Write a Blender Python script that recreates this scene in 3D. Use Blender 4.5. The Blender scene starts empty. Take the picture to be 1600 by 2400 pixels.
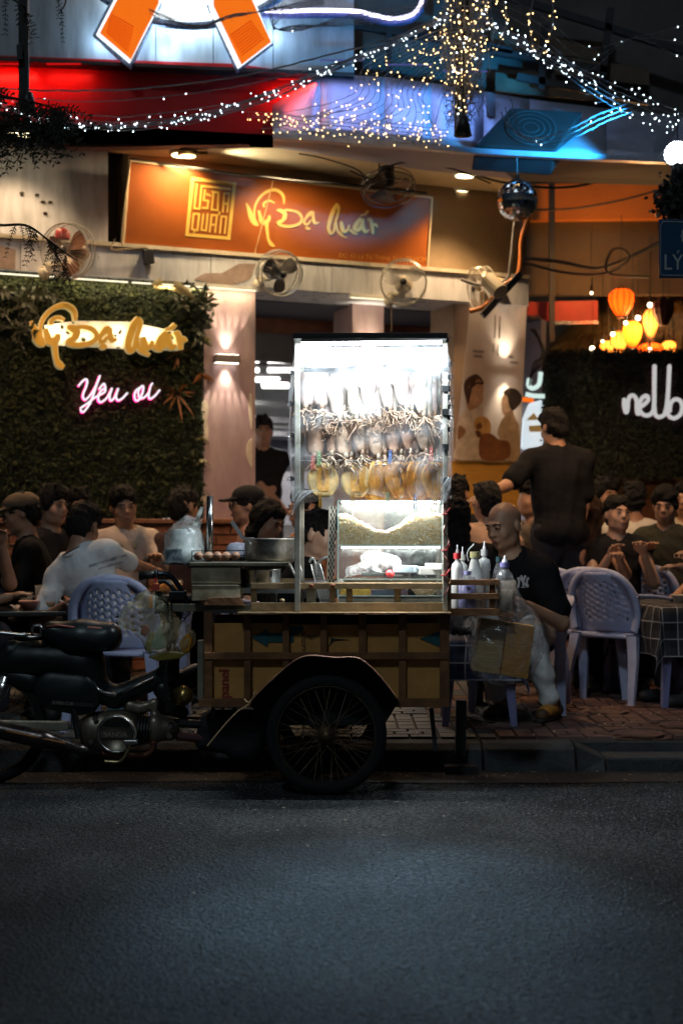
import bpy, bmesh, math, random
import numpy as np
from mathutils import Vector, Matrix, Euler
random.seed(7); np.random.seed(7)
R=math.radians; PI=math.pi
scene=bpy.context.scene
COL=scene.collection
# ------------------------------------------------ camera, sky, moon-like sun, exposure
F=3333.0; CX=800.0; HY=1240.0; CH=1.2        # focal length (px of the photo), principal column, horizon row, eye height
cam_d=bpy.data.cameras.new('camera'); cam=bpy.data.objects.new('camera',cam_d); COL.objects.link(cam)
cam.location=(0,0,CH); cam.rotation_euler=(R(90),0,0)
cam_d.sensor_fit='VERTICAL'; cam_d.sensor_height=36; cam_d.lens=F/2400*36; cam_d.shift_y=(HY-1200)/2400
cam_d.clip_start=0.05; cam_d.clip_end=400
cam_d.dof.use_dof=True; cam_d.dof.focus_distance=6.6; cam_d.dof.aperture_fstop=2.0
scene.camera=cam
world=bpy.data.worlds.new('World'); scene.world=world; world.use_nodes=True
wn=world.node_tree.nodes; wl=world.node_tree.links
sky=wn.new('ShaderNodeTexSky'); sky.sky_type='NISHITA'; sky.sun_disc=False
sky.sun_elevation=R(46); sky.sun_rotation=R(194)
wl.new(sky.outputs[0],wn['Background'].inputs[0]); wn['Background'].inputs[1].default_value=0.003
sun_d=bpy.data.lights.new('sun','SUN'); sun_d.energy=0.27; sun_d.angle=R(4); sun_d.color=(.70,.90,1)
sun=bpy.data.objects.new('sun',sun_d); COL.objects.link(sun); sun.rotation_euler=(R(44),0,R(-14))
scene.view_settings.view_transform='Standard'; scene.view_settings.look='None'
scene.view_settings.exposure=0; scene.view_settings.gamma=1; scene.view_settings.use_curve_mapping=False
scene.render.engine='CYCLES'
cy=scene.cycles; cy.use_denoising=True; cy.max_bounces=5; cy.diffuse_bounces=2; cy.glossy_bounces=2
cy.transmission_bounces=3; cy.transparent_max_bounces=16; cy.caustics_reflective=False; cy.caustics_refractive=False
cy.use_adaptive_sampling=True; cy.adaptive_threshold=.04; cy.sample_clamp_indirect=4; cy.sample_clamp_direct=0
try: cy.use_light_tree=True
except Exception: pass

# ------------------------------------------------ places
def P(x,y,Y): return Vector(((x-CX)/F*Y, Y, CH+(HY-y)/F*Y))      # photo pixel at a distance -> point
TH=math.atan(.42); D0=11.0; CT,ST=math.cos(TH),math.sin(TH)       # the facade runs 23 degrees off the kerb
def FR(u,w,z): return Vector((u*CT+w*ST, D0+u*ST-w*CT, z))        # facade frame: along, out of the wall, up
def fu(px,w=0):
    k=(px-CX)/F
    return (k*(D0-w*CT)-w*ST)/(CT-k*ST)
def fz(px,py,w=0):
    return CH+(HY-py)/F*(D0+fu(px,w)*ST-w*CT)
def PF(px,py,w=0): return FR(fu(px,w),w,fz(px,py,w))
NF=Vector((ST,-CT,0)); UF=Vector((CT,ST,0))

# ------------------------------------------------ materials
MATS={}
def rgb(c): return (c[0],c[1],c[2],1)
def M(name,col=(.5,.5,.5),rough=.6,metal=0,var=.18,scale=6,bump=0,bscale=70,col2=None,emit=None,es=0,
      trans=0,ior=1.45,alpha=1,coat=0,sheen=0,detail=4,spec=None,sss=0,vor=False,stretch=None,transl=0):
    if name in MATS: return MATS[name]
    m=bpy.data.materials.new(name); m.use_nodes=True; MATS[name]=m
    nt=m.node_tree; N=nt.nodes; L=nt.links; b=N['Principled BSDF']
    b.inputs['Roughness'].default_value=rough; b.inputs['Metallic'].default_value=metal
    b.inputs['Base Color'].default_value=rgb(col)
    if spec is not None: b.inputs['Specular IOR Level'].default_value=spec
    if var or bump:
        tc=N.new('ShaderNodeTexCoord'); oi=N.new('ShaderNodeObjectInfo')
        mu=N.new('ShaderNodeMath'); mu.operation='MULTIPLY'; mu.inputs[1].default_value=37; L.new(oi.outputs['Random'],mu.inputs[0])
        ad=N.new('ShaderNodeVectorMath'); ad.operation='ADD'; L.new(tc.outputs['Object'],ad.inputs[0]); L.new(mu.outputs[0],ad.inputs[1])
        src=ad.outputs[0]
        if stretch:
            mp=N.new('ShaderNodeMapping'); mp.inputs['Scale'].default_value=stretch; L.new(src,mp.inputs[0]); src=mp.outputs[0]
    if var:
        n=N.new('ShaderNodeTexNoise'); n.inputs['Scale'].default_value=scale; n.inputs['Detail'].default_value=detail; n.inputs['Roughness'].default_value=.65
        L.new(src,n.inputs['Vector'])
        cr=N.new('ShaderNodeValToRGB'); e=cr.color_ramp.elements; e[0].position=.3; e[1].position=.72
        c2=col2 if col2 else tuple(min(1,c*(1+var)) for c in col)
        c1=tuple(c*(1-var) for c in col)
        e[0].color=rgb(c1); e[1].color=rgb(c2)
        L.new(n.outputs['Fac'],cr.inputs[0]); L.new(cr.outputs[0],b.inputs['Base Color'])
        mr=N.new('ShaderNodeMapRange'); mr.inputs[3].default_value=max(0,rough-.12); mr.inputs[4].default_value=min(1,rough+.12)
        L.new(n.outputs['Fac'],mr.inputs[0]); L.new(mr.outputs[0],b.inputs['Roughness'])
    if bump:
        t=N.new('ShaderNodeTexVoronoi' if vor else 'ShaderNodeTexNoise'); t.inputs['Scale'].default_value=bscale
        if not vor: t.inputs['Detail'].default_value=5
        L.new(src,t.inputs['Vector'])
        bp=N.new('ShaderNodeBump'); bp.inputs['Strength'].default_value=bump; bp.inputs['Distance'].default_value=.02
        L.new(t.outputs[0],bp.inputs['Height']); L.new(bp.outputs[0],b.inputs['Normal'])
    if emit is not None:
        b.inputs['Emission Color'].default_value=rgb(emit); b.inputs['Emission Strength'].default_value=es
    if trans: b.inputs['Transmission Weight'].default_value=trans; b.inputs['IOR'].default_value=ior
    if alpha<1: b.inputs['Alpha'].default_value=alpha
    if coat: b.inputs['Coat Weight'].default_value=coat; b.inputs['Coat Roughness'].default_value=.15
    if sheen: b.inputs['Sheen Weight'].default_value=sheen
    if sss: b.inputs['Subsurface Weight'].default_value=sss; b.inputs['Subsurface Radius'].default_value=(.01,.004,.002)
    if transl:
        tr=N.new('ShaderNodeBsdfTranslucent'); mx=N.new('ShaderNodeMixShader'); mx.inputs[0].default_value=transl
        if var: L.new(cr.outputs[0],tr.inputs[0])
        else: tr.inputs[0].default_value=rgb(col)
        L.new(b.outputs[0],mx.inputs[1]); L.new(tr.outputs[0],mx.inputs[2]); L.new(mx.outputs[0],N['Material Output'].inputs[0])
    return m
def EM(name,col,s):
    if name in MATS: return MATS[name]
    m=bpy.data.materials.new(name); m.use_nodes=True; MATS[name]=m
    N=m.node_tree.nodes; N.remove(N['Principled BSDF']); e=N.new('ShaderNodeEmission'); e.inputs[0].default_value=rgb(col); e.inputs[1].default_value=s
    m.node_tree.links.new(e.outputs[0],N['Material Output'].inputs[0]); return m
def FILM(name,col=(.9,.95,1),haze=.2,haze2=.6,scale=9,rough=.12,stretch=(1,1,1),tint=(1,1,1)):
    """thin clear plastic or glass sheet: mostly see-through, with milky creases and a sheen"""
    if name in MATS: return MATS[name]
    m=bpy.data.materials.new(name); m.use_nodes=True; MATS[name]=m
    nt=m.node_tree; N=nt.nodes; L=nt.links; N.remove(N['Principled BSDF'])
    tc=N.new('ShaderNodeTexCoord'); mp=N.new('ShaderNodeMapping'); mp.inputs['Scale'].default_value=stretch; L.new(tc.outputs['Object'],mp.inputs[0])
    n=N.new('ShaderNodeTexNoise'); n.inputs['Scale'].default_value=scale; n.inputs['Detail'].default_value=6; n.inputs['Distortion'].default_value=1.2
    L.new(mp.outputs[0],n.inputs['Vector'])
    mr=N.new('ShaderNodeMapRange'); mr.inputs[1].default_value=.45; mr.inputs[2].default_value=.75; mr.inputs[3].default_value=haze; mr.inputs[4].default_value=haze2
    L.new(n.outputs['Fac'],mr.inputs[0])
    t=N.new('ShaderNodeBsdfTransparent'); t.inputs[0].default_value=rgb(tint)
    d=N.new('ShaderNodeBsdfDiffuse'); d.inputs[0].default_value=rgb(col)
    tl=N.new('ShaderNodeBsdfTranslucent'); tl.inputs[0].default_value=rgb(col)
    g=N.new('ShaderNodeBsdfGlossy'); g.inputs[0].default_value=rgb(col); g.inputs[1].default_value=rough
    bp=N.new('ShaderNodeBump'); bp.inputs['Strength'].default_value=.5; bp.inputs['Distance'].default_value=.02; L.new(n.outputs['Fac'],bp.inputs['Height']); L.new(bp.outputs[0],g.inputs['Normal'])
    a=N.new('ShaderNodeMixShader'); a.inputs[0].default_value=.5; L.new(d.outputs[0],a.inputs[1]); L.new(tl.outputs[0],a.inputs[2])
    b=N.new('ShaderNodeMixShader'); L.new(mr.outputs[0],b.inputs[0]); L.new(t.outputs[0],b.inputs[1]); L.new(a.outputs[0],b.inputs[2])
    lw=N.new('ShaderNodeLayerWeight'); lw.inputs[0].default_value=.5; pw=N.new('ShaderNodeMath'); pw.operation='POWER'; pw.inputs[1].default_value=3.0; L.new(lw.outputs['Facing'],pw.inputs[0]); fr=N.new('ShaderNodeMath'); fr.operation='MULTIPLY_ADD'; fr.inputs[1].default_value=.38; fr.inputs[2].default_value=.025; L.new(pw.outputs[0],fr.inputs[0])
    c=N.new('ShaderNodeMixShader'); L.new(fr.outputs[0],c.inputs[0]); L.new(b.outputs[0],c.inputs[1]); L.new(g.outputs[0],c.inputs[2])
    L.new(c.outputs[0],N['Material Output'].inputs[0]); return m

# ------------------------------------------------ mesh building
def V(*a): return Vector(a)
class MB:
    def __init__(s): s.v=[]; s.f=[]
    def add(s,vs,fs):
        o=len(s.v); s.v.extend([tuple(x) for x in vs]); s.f.extend([tuple(i+o for i in f) for f in fs]); return s
    def box(s,c,size,rot=None):
        x,y,z=[a/2 for a in size]; c=Vector(c)
        vs=[Vector(p) for p in ((-x,-y,-z),(x,-y,-z),(x,y,-z),(-x,y,-z),(-x,-y,z),(x,-y,z),(x,y,z),(-x,y,z))]
        if rot is not None:
            if not isinstance(rot,Matrix): rot=Euler(rot).to_matrix()
            vs=[rot@p for p in vs]
        return s.add([c+p for p in vs],[(0,3,2,1),(4,5,6,7),(0,1,5,4),(1,2,6,5),(2,3,7,6),(3,0,4,7)])
    def span(s,a,b): # box from corner to corner
        a=Vector(a);b=Vector(b); return s.box((a+b)/2,[abs(b[i]-a[i]) for i in range(3)])
    def beam(s,a,b,w,h,up=(0,0,1)): # rectangular bar
        a=Vector(a);b=Vector(b); d=(b-a).normalized(); up=Vector(up)
        sd=d.cross(up)
        if sd.length<1e-4: sd=d.cross(Vector((0,1,0)))
        sd.normalize(); u=sd.cross(d)
        vs=[]
        for p in (a,b):
            for i,j in ((-1,-1),(1,-1),(1,1),(-1,1)): vs.append(p+sd*w/2*i+u*h/2*j)
        return s.add(vs,[(0,3,2,1),(4,5,6,7),(0,1,5,4),(1,2,6,5),(2,3,7,6),(3,0,4,7)])
    def prism(s,poly,ext): # planar polygon (3-D points) pushed along ext
        n=len(poly); ext=Vector(ext); vs=[Vector(p) for p in poly]+[Vector(p)+ext for p in poly]
        fs=[tuple(range(n)),tuple(range(2*n-1,n-1,-1))]+[(i,n+i,n+(i+1)%n,(i+1)%n) for i in range(n)]
        return s.add(vs,fs)
    def tube(s,pts,r,n=6,closed=False,caps=True):
        pts=[Vector(p) for p in pts]; m=len(pts); vs=[]; up=None
        rr=r if isinstance(r,(list,tuple)) else [r]*m
        for i,p in enumerate(pts):
            a=pts[(i-1)%m] if (i>0 or closed) else p; b=pts[(i+1)%m] if (i<m-1 or closed) else p
            t=(b-a); t=t.normalized() if t.length>1e-9 else Vector((0,0,1))
            if up is None: up=t.orthogonal().normalized()
            up=(up-t*up.dot(t)); up=up.normalized() if up.length>1e-6 else t.orthogonal().normalized()
            w=t.cross(up)
            for k in range(n):
                a2=2*PI*k/n; vs.append(p+(up*math.cos(a2)+w*math.sin(a2))*rr[i])
        fs=[]
        for i in range(m if closed else m-1):
            for k in range(n):
                j=(i+1)%m; fs.append((i*n+k,i*n+(k+1)%n,j*n+(k+1)%n,j*n+k))
        if caps and not closed: fs+= [tuple(range(n-1,-1,-1)),tuple(range((m-1)*n,m*n))]
        return s.add(vs,fs)
    def cyl(s,a,b,r,r2=None,n=16): return s.tube([a,b],[r,r if r2 is None else r2],n)
    def ball(s,c,r,nu=10,nv=7,rot=None):
        c=Vector(c); r=(r,r,r) if not isinstance(r,(tuple,list)) else r; vs=[];fs=[]
        for j in range(nv+1):
            ph=PI*j/nv
            for i in range(nu):
                th=2*PI*i/nu; p=Vector((r[0]*math.sin(ph)*math.cos(th),r[1]*math.sin(ph)*math.sin(th),r[2]*math.cos(ph)))
                if rot is not None: p=rot@p
                vs.append(c+p)
        for j in range(nv):
            for i in range(nu): fs.append((j*nu+i,(j+1)*nu+i,(j+1)*nu+(i+1)%nu,j*nu+(i+1)%nu))
        return s.add(vs,fs)
    def lathe(s,c,prof,n=20,axis=(0,0,1),a0=0,a1=2*PI):
        c=Vector(c); ax=Vector(axis).normalized(); u=ax.orthogonal().normalized()
        if abs(ax.z)>.99: u=Vector((1,0,0))
        w=ax.cross(u); full=abs(a1-a0-2*PI)<1e-6; m=n if full else n+1; vs=[];fs=[]
        for (r,h) in prof:
            for k in range(m):
                a=a0+(a1-a0)*k/n; vs.append(c+ax*h+(u*math.cos(a)+w*math.sin(a))*max(r,1e-5))
        for i in range(len(prof)-1):
            for k in range(n if full else n):
                k2=(k+1)%m; fs.append((i*m+k,i*m+k2,(i+1)*m+k2,(i+1)*m+k))
        return s.add(vs,fs)
    def grid(s,fn,nu,nv): # fn(u,v)->point
        vs=[fn(i/nu,j/nv) for j in range(nv+1) for i in range(nu+1)]
        return s.add(vs,[(j*(nu+1)+i,j*(nu+1)+i+1,(j+1)*(nu+1)+i+1,(j+1)*(nu+1)+i) for j in range(nv) for i in range(nu)])
    def ring(s,c,r,rt,axis=(0,1,0),n=40,m=8): # torus
        c=Vector(c);ax=Vector(axis).normalized();u=ax.orthogonal().normalized();w=ax.cross(u)
        return s.tube([c+(u*math.cos(2*PI*k/n)+w*math.sin(2*PI*k/n))*r for k in range(n)],rt,m,closed=True)
    def mesh(s,name,origin=(0,0,0)):
        me=bpy.data.meshes.new(name); o=Vector(origin)
        me.from_pydata([(p[0]-o[0],p[1]-o[1],p[2]-o[2]) for p in s.v],[],s.f); me.validate(); me.update(); return me
    def build(s,name,mat,parent=None,smooth=False,base=None,bevel=0):
        """one mesh object; vertices are given in world space. base: where its origin stands when top-level"""
        if parent is not None: org=Vector(parent.get('_o',(0,0,0)))
        else: org=Vector(base) if base is not None else s.foot()
        me=s.mesh(name,org); return place(name,me,mat,parent,org,smooth,bevel)
    def foot(s):
        a=np.array(s.v); return Vector(((a[:,0].min()+a[:,0].max())/2,(a[:,1].min()+a[:,1].max())/2,a[:,2].min()))
ORG={}
def place(name,me,mat,parent,org,smooth=False,bevel=0):
    o=bpy.data.objects.new(name,me); COL.objects.link(o)
    if mat is not None:
        for m in (mat if isinstance(mat,(list,tuple)) else [mat]): me.materials.append(m)
    if smooth: me.polygons.foreach_set('use_smooth',[True]*len(me.polygons))
    if parent is not None: o.parent=parent
    else: o.location=org
    o['_o']=tuple(org)
    if bevel:
        b=o.modifiers.new('edge','BEVEL'); b.width=bevel; b.segments=2; b.limit_method='ANGLE'
    return o
def tag(o,label=None,cat=None,group=None,kind=None):
    if label: o['label']=label
    if cat: o['category']=cat
    if group: o['group']=group
    if kind: o['kind']=kind
    return o
def thing(name,label,cat,base,group=None):
    o=bpy.data.objects.new(name,None); COL.objects.link(o); o.location=base; o.empty_display_size=.05
    o['_o']=tuple(base); return tag(o,label,cat,group)
def copy_tree(o,parent=None):
    c=o.copy(); COL.objects.link(c); c.parent=parent
    for ch in list(o.children): copy_tree(ch,c)
    return c
def smooth_line(pts,n=8,closed=False):
    """Catmull-Rom through points of any dimension"""
    a=np.array(pts,float); m=len(a); out=[]
    for i in range(m if closed else m-1):
        g=lambda k: a[k%m] if closed else a[min(max(k,0),m-1)]
        p0,p1,p2,p3=g(i-1),g(i),g(i+1),g(i+2)
        for j in range(n):
            t=j/n; out.append(.5*((2*p1)+(-p0+p2)*t+(2*p0-5*p1+4*p2-p3)*t*t+(-p0+3*p1-3*p2+p3)*t**3))
    if not closed: out.append(a[-1])
    return np.array(out)
def ribbon(mb,pts,mp,ext,sub=6,smooth=True):
    """brush stroke: points (x,y,width) in a drawing plane, mp(x,y)->world, pushed along ext"""
    q=smooth_line(pts,sub) if smooth else np.array(pts,float); n=len(q); ext=Vector(ext); L=[];Rr=[]
    for i in range(n):
        a=q[max(i-1,0)];b=q[min(i+1,n-1)]; t=b[:2]-a[:2]; l=math.hypot(*t) or 1; nx,ny=-t[1]/l,t[0]/l; w=max(q[i][2],.4)/2
        L.append((q[i][0]+nx*w,q[i][1]+ny*w)); Rr.append((q[i][0]-nx*w,q[i][1]-ny*w))
    vs=[Vector(mp(*p)) for p in L]+[Vector(mp(*p)) for p in Rr]; vs=vs+[p+ext for p in vs]; fs=[]
    for i in range(n-1):
        fs+=[(i,i+1,n+i+1,n+i),(2*n+i,3*n+i,3*n+i+1,2*n+i+1),(i,2*n+i,2*n+i+1,i+1),(n+i,n+i+1,3*n+i+1,3*n+i)]
    fs+=[(0,n,3*n,2*n),(n-1,3*n-1,4*n-1,2*n-1)]
    return mb.add(vs,fs)
def text_mb(txt,mp,size,ext=None,shear=0,font_space=1.0,bold=0):
    """letters laid in the plane mp(x,y)->world (y up), size = cap-ish height in drawing units"""
    cu=bpy.data.curves.new('t','FONT'); cu.body=txt; cu.size=size; cu.shear=shear; cu.space_character=font_space; cu.offset=bold; cu.resolution_u=3
    o=bpy.data.objects.new('t',cu); COL.objects.link(o)
    dg=bpy.context.evaluated_depsgraph_get(); me=bpy.data.meshes.new_from_object(o.evaluated_get(dg))
    mb=MB(); mb.add([mp(v.co.x,v.co.y) for v in me.vertices],[tuple(p.vertices) for p in me.polygons])
    bpy.data.objects.remove(o); bpy.data.curves.remove(cu); bpy.data.meshes.remove(me)
    return mb
# ------------------------------------------------ blended solids (numpy distance field -> surface nets)
class SDF:
    def __init__(s,res=.01): s.p=[]; s.res=res
    def cap(s,a,b,ra,rb=None,k=.02,sub=False,flat=None):
        s.p.append(('c',np.array(a,float),np.array(b,float),ra,ra if rb is None else rb,k,sub,flat)); return s
    def ell(s,c,r,rot=None,k=.02,sub=False):
        r=(r,r,r) if not isinstance(r,(tuple,list)) else r
        s.p.append(('e',np.array(c,float),np.array(r,float),np.array(rot) if rot is not None else np.eye(3),0,k,sub,None)); return s
    def half(s,c,n,k=.004): # cut away the side that n points to
        s.p.append(('h',np.array(c,float),np.array(n,float)/np.linalg.norm(n),0,0,k,True,None)); return s
    def mesh(s):
        res=s.res; lo=np.full(3,1e9); hi=-lo
        def bb(q):
            if q[0]=='c':
                rr=max(q[3],q[4]); return np.minimum(q[1],q[2])-rr, np.maximum(q[1],q[2])+rr
            if q[0]=='e':
                e=np.sqrt(((q[3]*q[2])**2).sum(1)); return q[1]-e,q[1]+e
            return None
        for q in s.p:
            if not q[6]:
                a,b=bb(q); lo=np.minimum(lo,a); hi=np.maximum(hi,b)
        lo=lo-3*res; n=np.ceil((hi-lo)/res).astype(int)+4
        f=np.full(n,.2,np.float32); ax=[lo[i]+np.arange(n[i])*res for i in range(3)]
        for q in s.p:
            k=q[5]
            if q[0]=='h': i0=np.zeros(3,int); i1=n
            else:
                a,b=bb(q); pad=k+3*res; i0=np.clip(((a-pad-lo)/res).astype(int),0,n); i1=np.clip(np.ceil((b+pad-lo)/res).astype(int)+1,0,n)
            if (i1<=i0).any(): continue
            sl=tuple(slice(i0[i],i1[i]) for i in range(3))
            X,Y,Z=np.meshgrid(*[ax[i][sl[i]] for i in range(3)],indexing='ij'); p=np.stack([X,Y,Z],-1)
            if q[0]=='c':
                a,b=q[1],q[2]; ab=b-a; l2=max((ab**2).sum(),1e-12); pp=p-a
                t=np.clip((pp@ab)/l2,0,1)[...,None]; dv=pp-t*ab
                if q[7] is not None:
                    nn=np.array(q[7][0],float); dv=dv+nn*((dv@nn)*(1/q[7][1]-1))[...,None]
                d=np.sqrt((dv**2).sum(-1))-(q[3]+(q[4]-q[3])*t[...,0])
            elif q[0]=='e':
                pl=(p-q[1])@q[3]; k0=np.sqrt(((pl/q[2])**2).sum(-1)); k1=np.sqrt(((pl/q[2]**2)**2).sum(-1)); d=k0*(k0-1)/np.maximum(k1,1e-6)
            else: d=-((p-q[1])@q[2])
            g=f[sl]
            if q[6]:
                d=-d if q[0]!='h' else -d
                h=np.clip(.5-.5*(g-d)/k,0,1); f[sl]=g*(1-h)+d*h+k*h*(1-h)
            else:
                h=np.clip(.5+.5*(g-d)/k,0,1); f[sl]=g*(1-h)+d*h-k*h*(1-h)
        return nets(f,lo,res)
def nets(f,lo,res):
    ins=f<0; n=np.array(f.shape)
    c=np.zeros(n-1,np.int8)
    for dx in (0,1):
        for dy in (0,1):
            for dz in (0,1): c+=ins[dx:n[0]-1+dx,dy:n[1]-1+dy,dz:n[2]-1+dz]
    act=(c>0)&(c<8); idx=np.full(n-1,-1,int); w=np.argwhere(act); idx[act]=np.arange(len(w))
    acc=np.zeros((len(w),3)); cnt=np.zeros(len(w))
    cor=[(a,b,d) for a in (0,1) for b in (0,1) for d in (0,1)]
    for a in cor:
        for ax in range(3):
            if a[ax]: continue
            b=list(a); b[ax]=1
            fa=f[w[:,0]+a[0],w[:,1]+a[1],w[:,2]+a[2]]; fb=f[w[:,0]+b[0],w[:,1]+b[1],w[:,2]+b[2]]
            x=(fa<0)!=(fb<0); t=np.where(x,fa/np.where(x,fa-fb,1),0); pt=np.array(a,float)[None]+np.zeros((len(w),3)); pt[:,ax]+=t
            acc+=pt*x[:,None]; cnt+=x
    vs=(w+acc/np.maximum(cnt,1)[:,None])*res+lo
    fs=[]
    for ax in range(3):
        o=[(1,2),(2,0),(0,1)][ax]; sl0=[slice(None)]*3; sl1=[slice(None)]*3; sl0[ax]=slice(0,-1); sl1[ax]=slice(1,None)
        A=ins[tuple(sl0)]; B=ins[tuple(sl1)]; e=np.argwhere(A!=B)
        ok=(e[:,o[0]]>0)&(e[:,o[1]]>0)&(e[:,o[0]]<n[o[0]]-1)&(e[:,o[1]]<n[o[1]]-1); e=e[ok]
        if not len(e): continue
        q=[]
        for (i,j) in ((1,1),(0,1),(0,0),(1,0)):
            g=e.copy(); g[:,o[0]]-=i; g[:,o[1]]-=j; q.append(idx[g[:,0],g[:,1],g[:,2]])
        q=np.stack(q,1); a_in=A[e[:,0],e[:,1],e[:,2]]; q[~a_in]=q[~a_in][:,::-1]; fs.append(q)
    return vs,np.concatenate(fs) if fs else np.zeros((0,4),int)
def relax(vs,fs,it=1,lam=.5):
    for _ in range(it):
        s=np.zeros_like(vs); c=np.zeros(len(vs))
        for i in range(4):
            np.add.at(s,fs[:,i],vs[fs[:,(i+1)%4]]); np.add.at(c,fs[:,i],1)
        vs=vs*(1-lam)+lam*s/np.maximum(c,1)[:,None]
    return vs
def wobble(vs,amp,freq,seed=0):
    r=np.random.RandomState(seed); d=np.zeros_like(vs)
    for o in range(3):
        k=r.normal(size=(3,3))*freq*(1.8**o); ph=r.uniform(0,6.28,3)
        d+=np.sin(vs@k.T+ph)*amp/(1.7**o)
    return vs+d
def sdf_obj(name,s,mat,parent=None,it=1,wob=None,base=None):
    vs,fs=s.mesh()
    if it: vs=relax(vs,fs,it)
    if wob: vs=wobble(vs,*wob)
    if parent is not None: org=np.array(parent.get('_o',(0,0,0)))
    else: org=np.array(base) if base is not None else np.array([(vs[:,0].min()+vs[:,0].max())/2,(vs[:,1].min()+vs[:,1].max())/2,vs[:,2].min()])
    me=bpy.data.meshes.new(name); v=(vs-org)
    me.vertices.add(len(v)); me.vertices.foreach_set('co',v.ravel())
    me.loops.add(len(fs)*4); me.loops.foreach_set('vertex_index',fs.ravel().astype(np.int32))
    me.polygons.add(len(fs)); me.polygons.foreach_set('loop_start',np.arange(len(fs),dtype=np.int32)*4); me.polygons.foreach_set('loop_total',np.full(len(fs),4,np.int32))
    me.update(calc_edges=True); me.validate()
    return place(name,me,mat,parent,Vector(org),True)
def lamp(name,kind,loc,col,power,parent=None,size=.1,direction=None,spot=None,size_y=None,blend=.4):
    d=bpy.data.lights.new(name,kind); d.energy=power; d.color=col
    if kind=='AREA':
        d.size=size
        if size_y: d.shape='RECTANGLE'; d.size_y=size_y
    else: d.shadow_soft_size=size
    if kind=='SPOT': d.spot_size=spot; d.spot_blend=blend
    o=bpy.data.objects.new(name,d); COL.objects.link(o)
    org=Vector(parent.get('_o',(0,0,0))) if parent is not None else Vector((0,0,0))
    o.location=Vector(loc)-org
    if parent is not None: o.parent=parent
    if direction is not None: o.rotation_euler=Vector(direction).to_track_quat('-Z','Y').to_euler()
    return o
ORD=['first','second','third','fourth','fifth','sixth','seventh','eighth','ninth','tenth','eleventh','twelfth','thirteenth','fourteenth','fifteenth','sixteenth','seventeenth','eighteenth','nineteenth','twentieth','twenty-first','twenty-second','twenty-third','twenty-fourth']
# ================================================= ROAD, KERB, PAVEMENT
def asphalt():
    m=bpy.data.materials.new('asphalt'); m.use_nodes=True; nt=m.node_tree;N=nt.nodes;L=nt.links;b=N['Principled BSDF']
    tc=N.new('ShaderNodeTexCoord')
    v=N.new('ShaderNodeTexVoronoi'); v.inputs['Scale'].default_value=85; L.new(tc.outputs['Object'],v.inputs['Vector'])
    n=N.new('ShaderNodeTexNoise'); n.inputs['Scale'].default_value=48; n.inputs['Detail'].default_value=6; n.inputs['Roughness'].default_value=.75; L.new(tc.outputs['Object'],n.inputs['Vector'])
    n2=N.new('ShaderNodeTexNoise'); n2.inputs['Scale'].default_value=1.6; n2.inputs['Detail'].default_value=5; L.new(tc.outputs['Object'],n2.inputs['Vector'])
    cr=N.new('ShaderNodeValToRGB'); e=cr.color_ramp.elements; e[0].position=.43;e[1].position=.60; e[0].color=(.005,.006,.007,1); e[1].color=(.13,.145,.155,1)
    L.new(n.outputs['Fac'],cr.inputs[0])
    mx=N.new('ShaderNodeMix'); mx.data_type='RGBA'; mx.blend_type='MULTIPLY'; mx.inputs['Factor'].default_value=1
    r2=N.new('ShaderNodeValToRGB'); r2.color_ramp.elements[0].position=.36; r2.color_ramp.elements[0].color=(.30,.30,.31,1); r2.color_ramp.elements[1].position=.7; r2.color_ramp.elements[1].color=(1.15,1.15,1.15,1)
    L.new(n2.outputs['Fac'],r2.inputs[0]); L.new(cr.outputs[0],mx.inputs['A']); L.new(r2.outputs[0],mx.inputs['B']); L.new(mx.outputs['Result'],b.inputs['Base Color'])
    b.inputs['Roughness'].default_value=.74; b.inputs['Specular IOR Level'].default_value=.3
    ad=N.new('ShaderNodeMath'); ad.operation='ADD'; L.new(v.outputs['Distance'],ad.inputs[0]); L.new(n.outputs['Fac'],ad.inputs[1])
    bp=N.new('ShaderNodeBump'); bp.inputs['Strength'].default_value=1; bp.inputs['Distance'].default_value=.02; L.new(ad.outputs[0],bp.inputs['Height']); L.new(bp.outputs[0],b.inputs['Normal'])
    return m
ASPH=asphalt()
mb=MB(); mb.grid(lambda u,v:(-40+80*u,-20+27.3*v,0),1,1); tag(mb.build('road',ASPH,base=(0,0,0)),kind='structure')
mb=MB(); mb.grid(lambda u,v:(-120+240*u,-120+300*v,-.012),1,1); tag(mb.build('ground',M('dark_ground',(.03,.03,.03),.9),base=(0,0,0)),kind='structure')
# gutter strip of grime and leaf litter along the kerb
mb=MB(); mb.grid(lambda u,v:(-6+12*u,6.72+.3*v+.03*math.sin(u*31),.004),24,1); tag(mb.build('gutter',M('gutter_grime',(.022,.018,.016),.75,var=.5,scale=14,bump=.4,bscale=120),base=(0,0,0)),kind='structure')
mb=MB(); rnd=random.Random(3)
for i in range(520):
    x=rnd.uniform(-2.2,2.3); y=rnd.choice([rnd.gauss(6.93,.05),rnd.gauss(6.8,.12),rnd.uniform(5.2,6.95)]); 
    if i%13==0: y=rnd.uniform(4.2,6.4)
    a=rnd.uniform(0,PI); l=rnd.uniform(.004,.013)*(2 if i%17==0 else 1); w=rnd.uniform(.0015,.004)
    dx,dy=math.cos(a),math.sin(a)*.6; z=.006
    mb.add([(x-dx*l,y-dy*l,z),(x+dy*w,y-dx*w,z+.002),(x+dx*l,y+dy*l,z+.003),(x-dy*w,y+dx*w,z+.001)],[(0,1,2,3)])
tag(mb.build('leaf_litter',M('dry_litter',(.42,.36,.26),.8,var=.5,scale=30),base=(0,6.9,0)),'scattered dry leaf scraps and grit along the gutter','litter',kind='stuff')
mb=MB()
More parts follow.
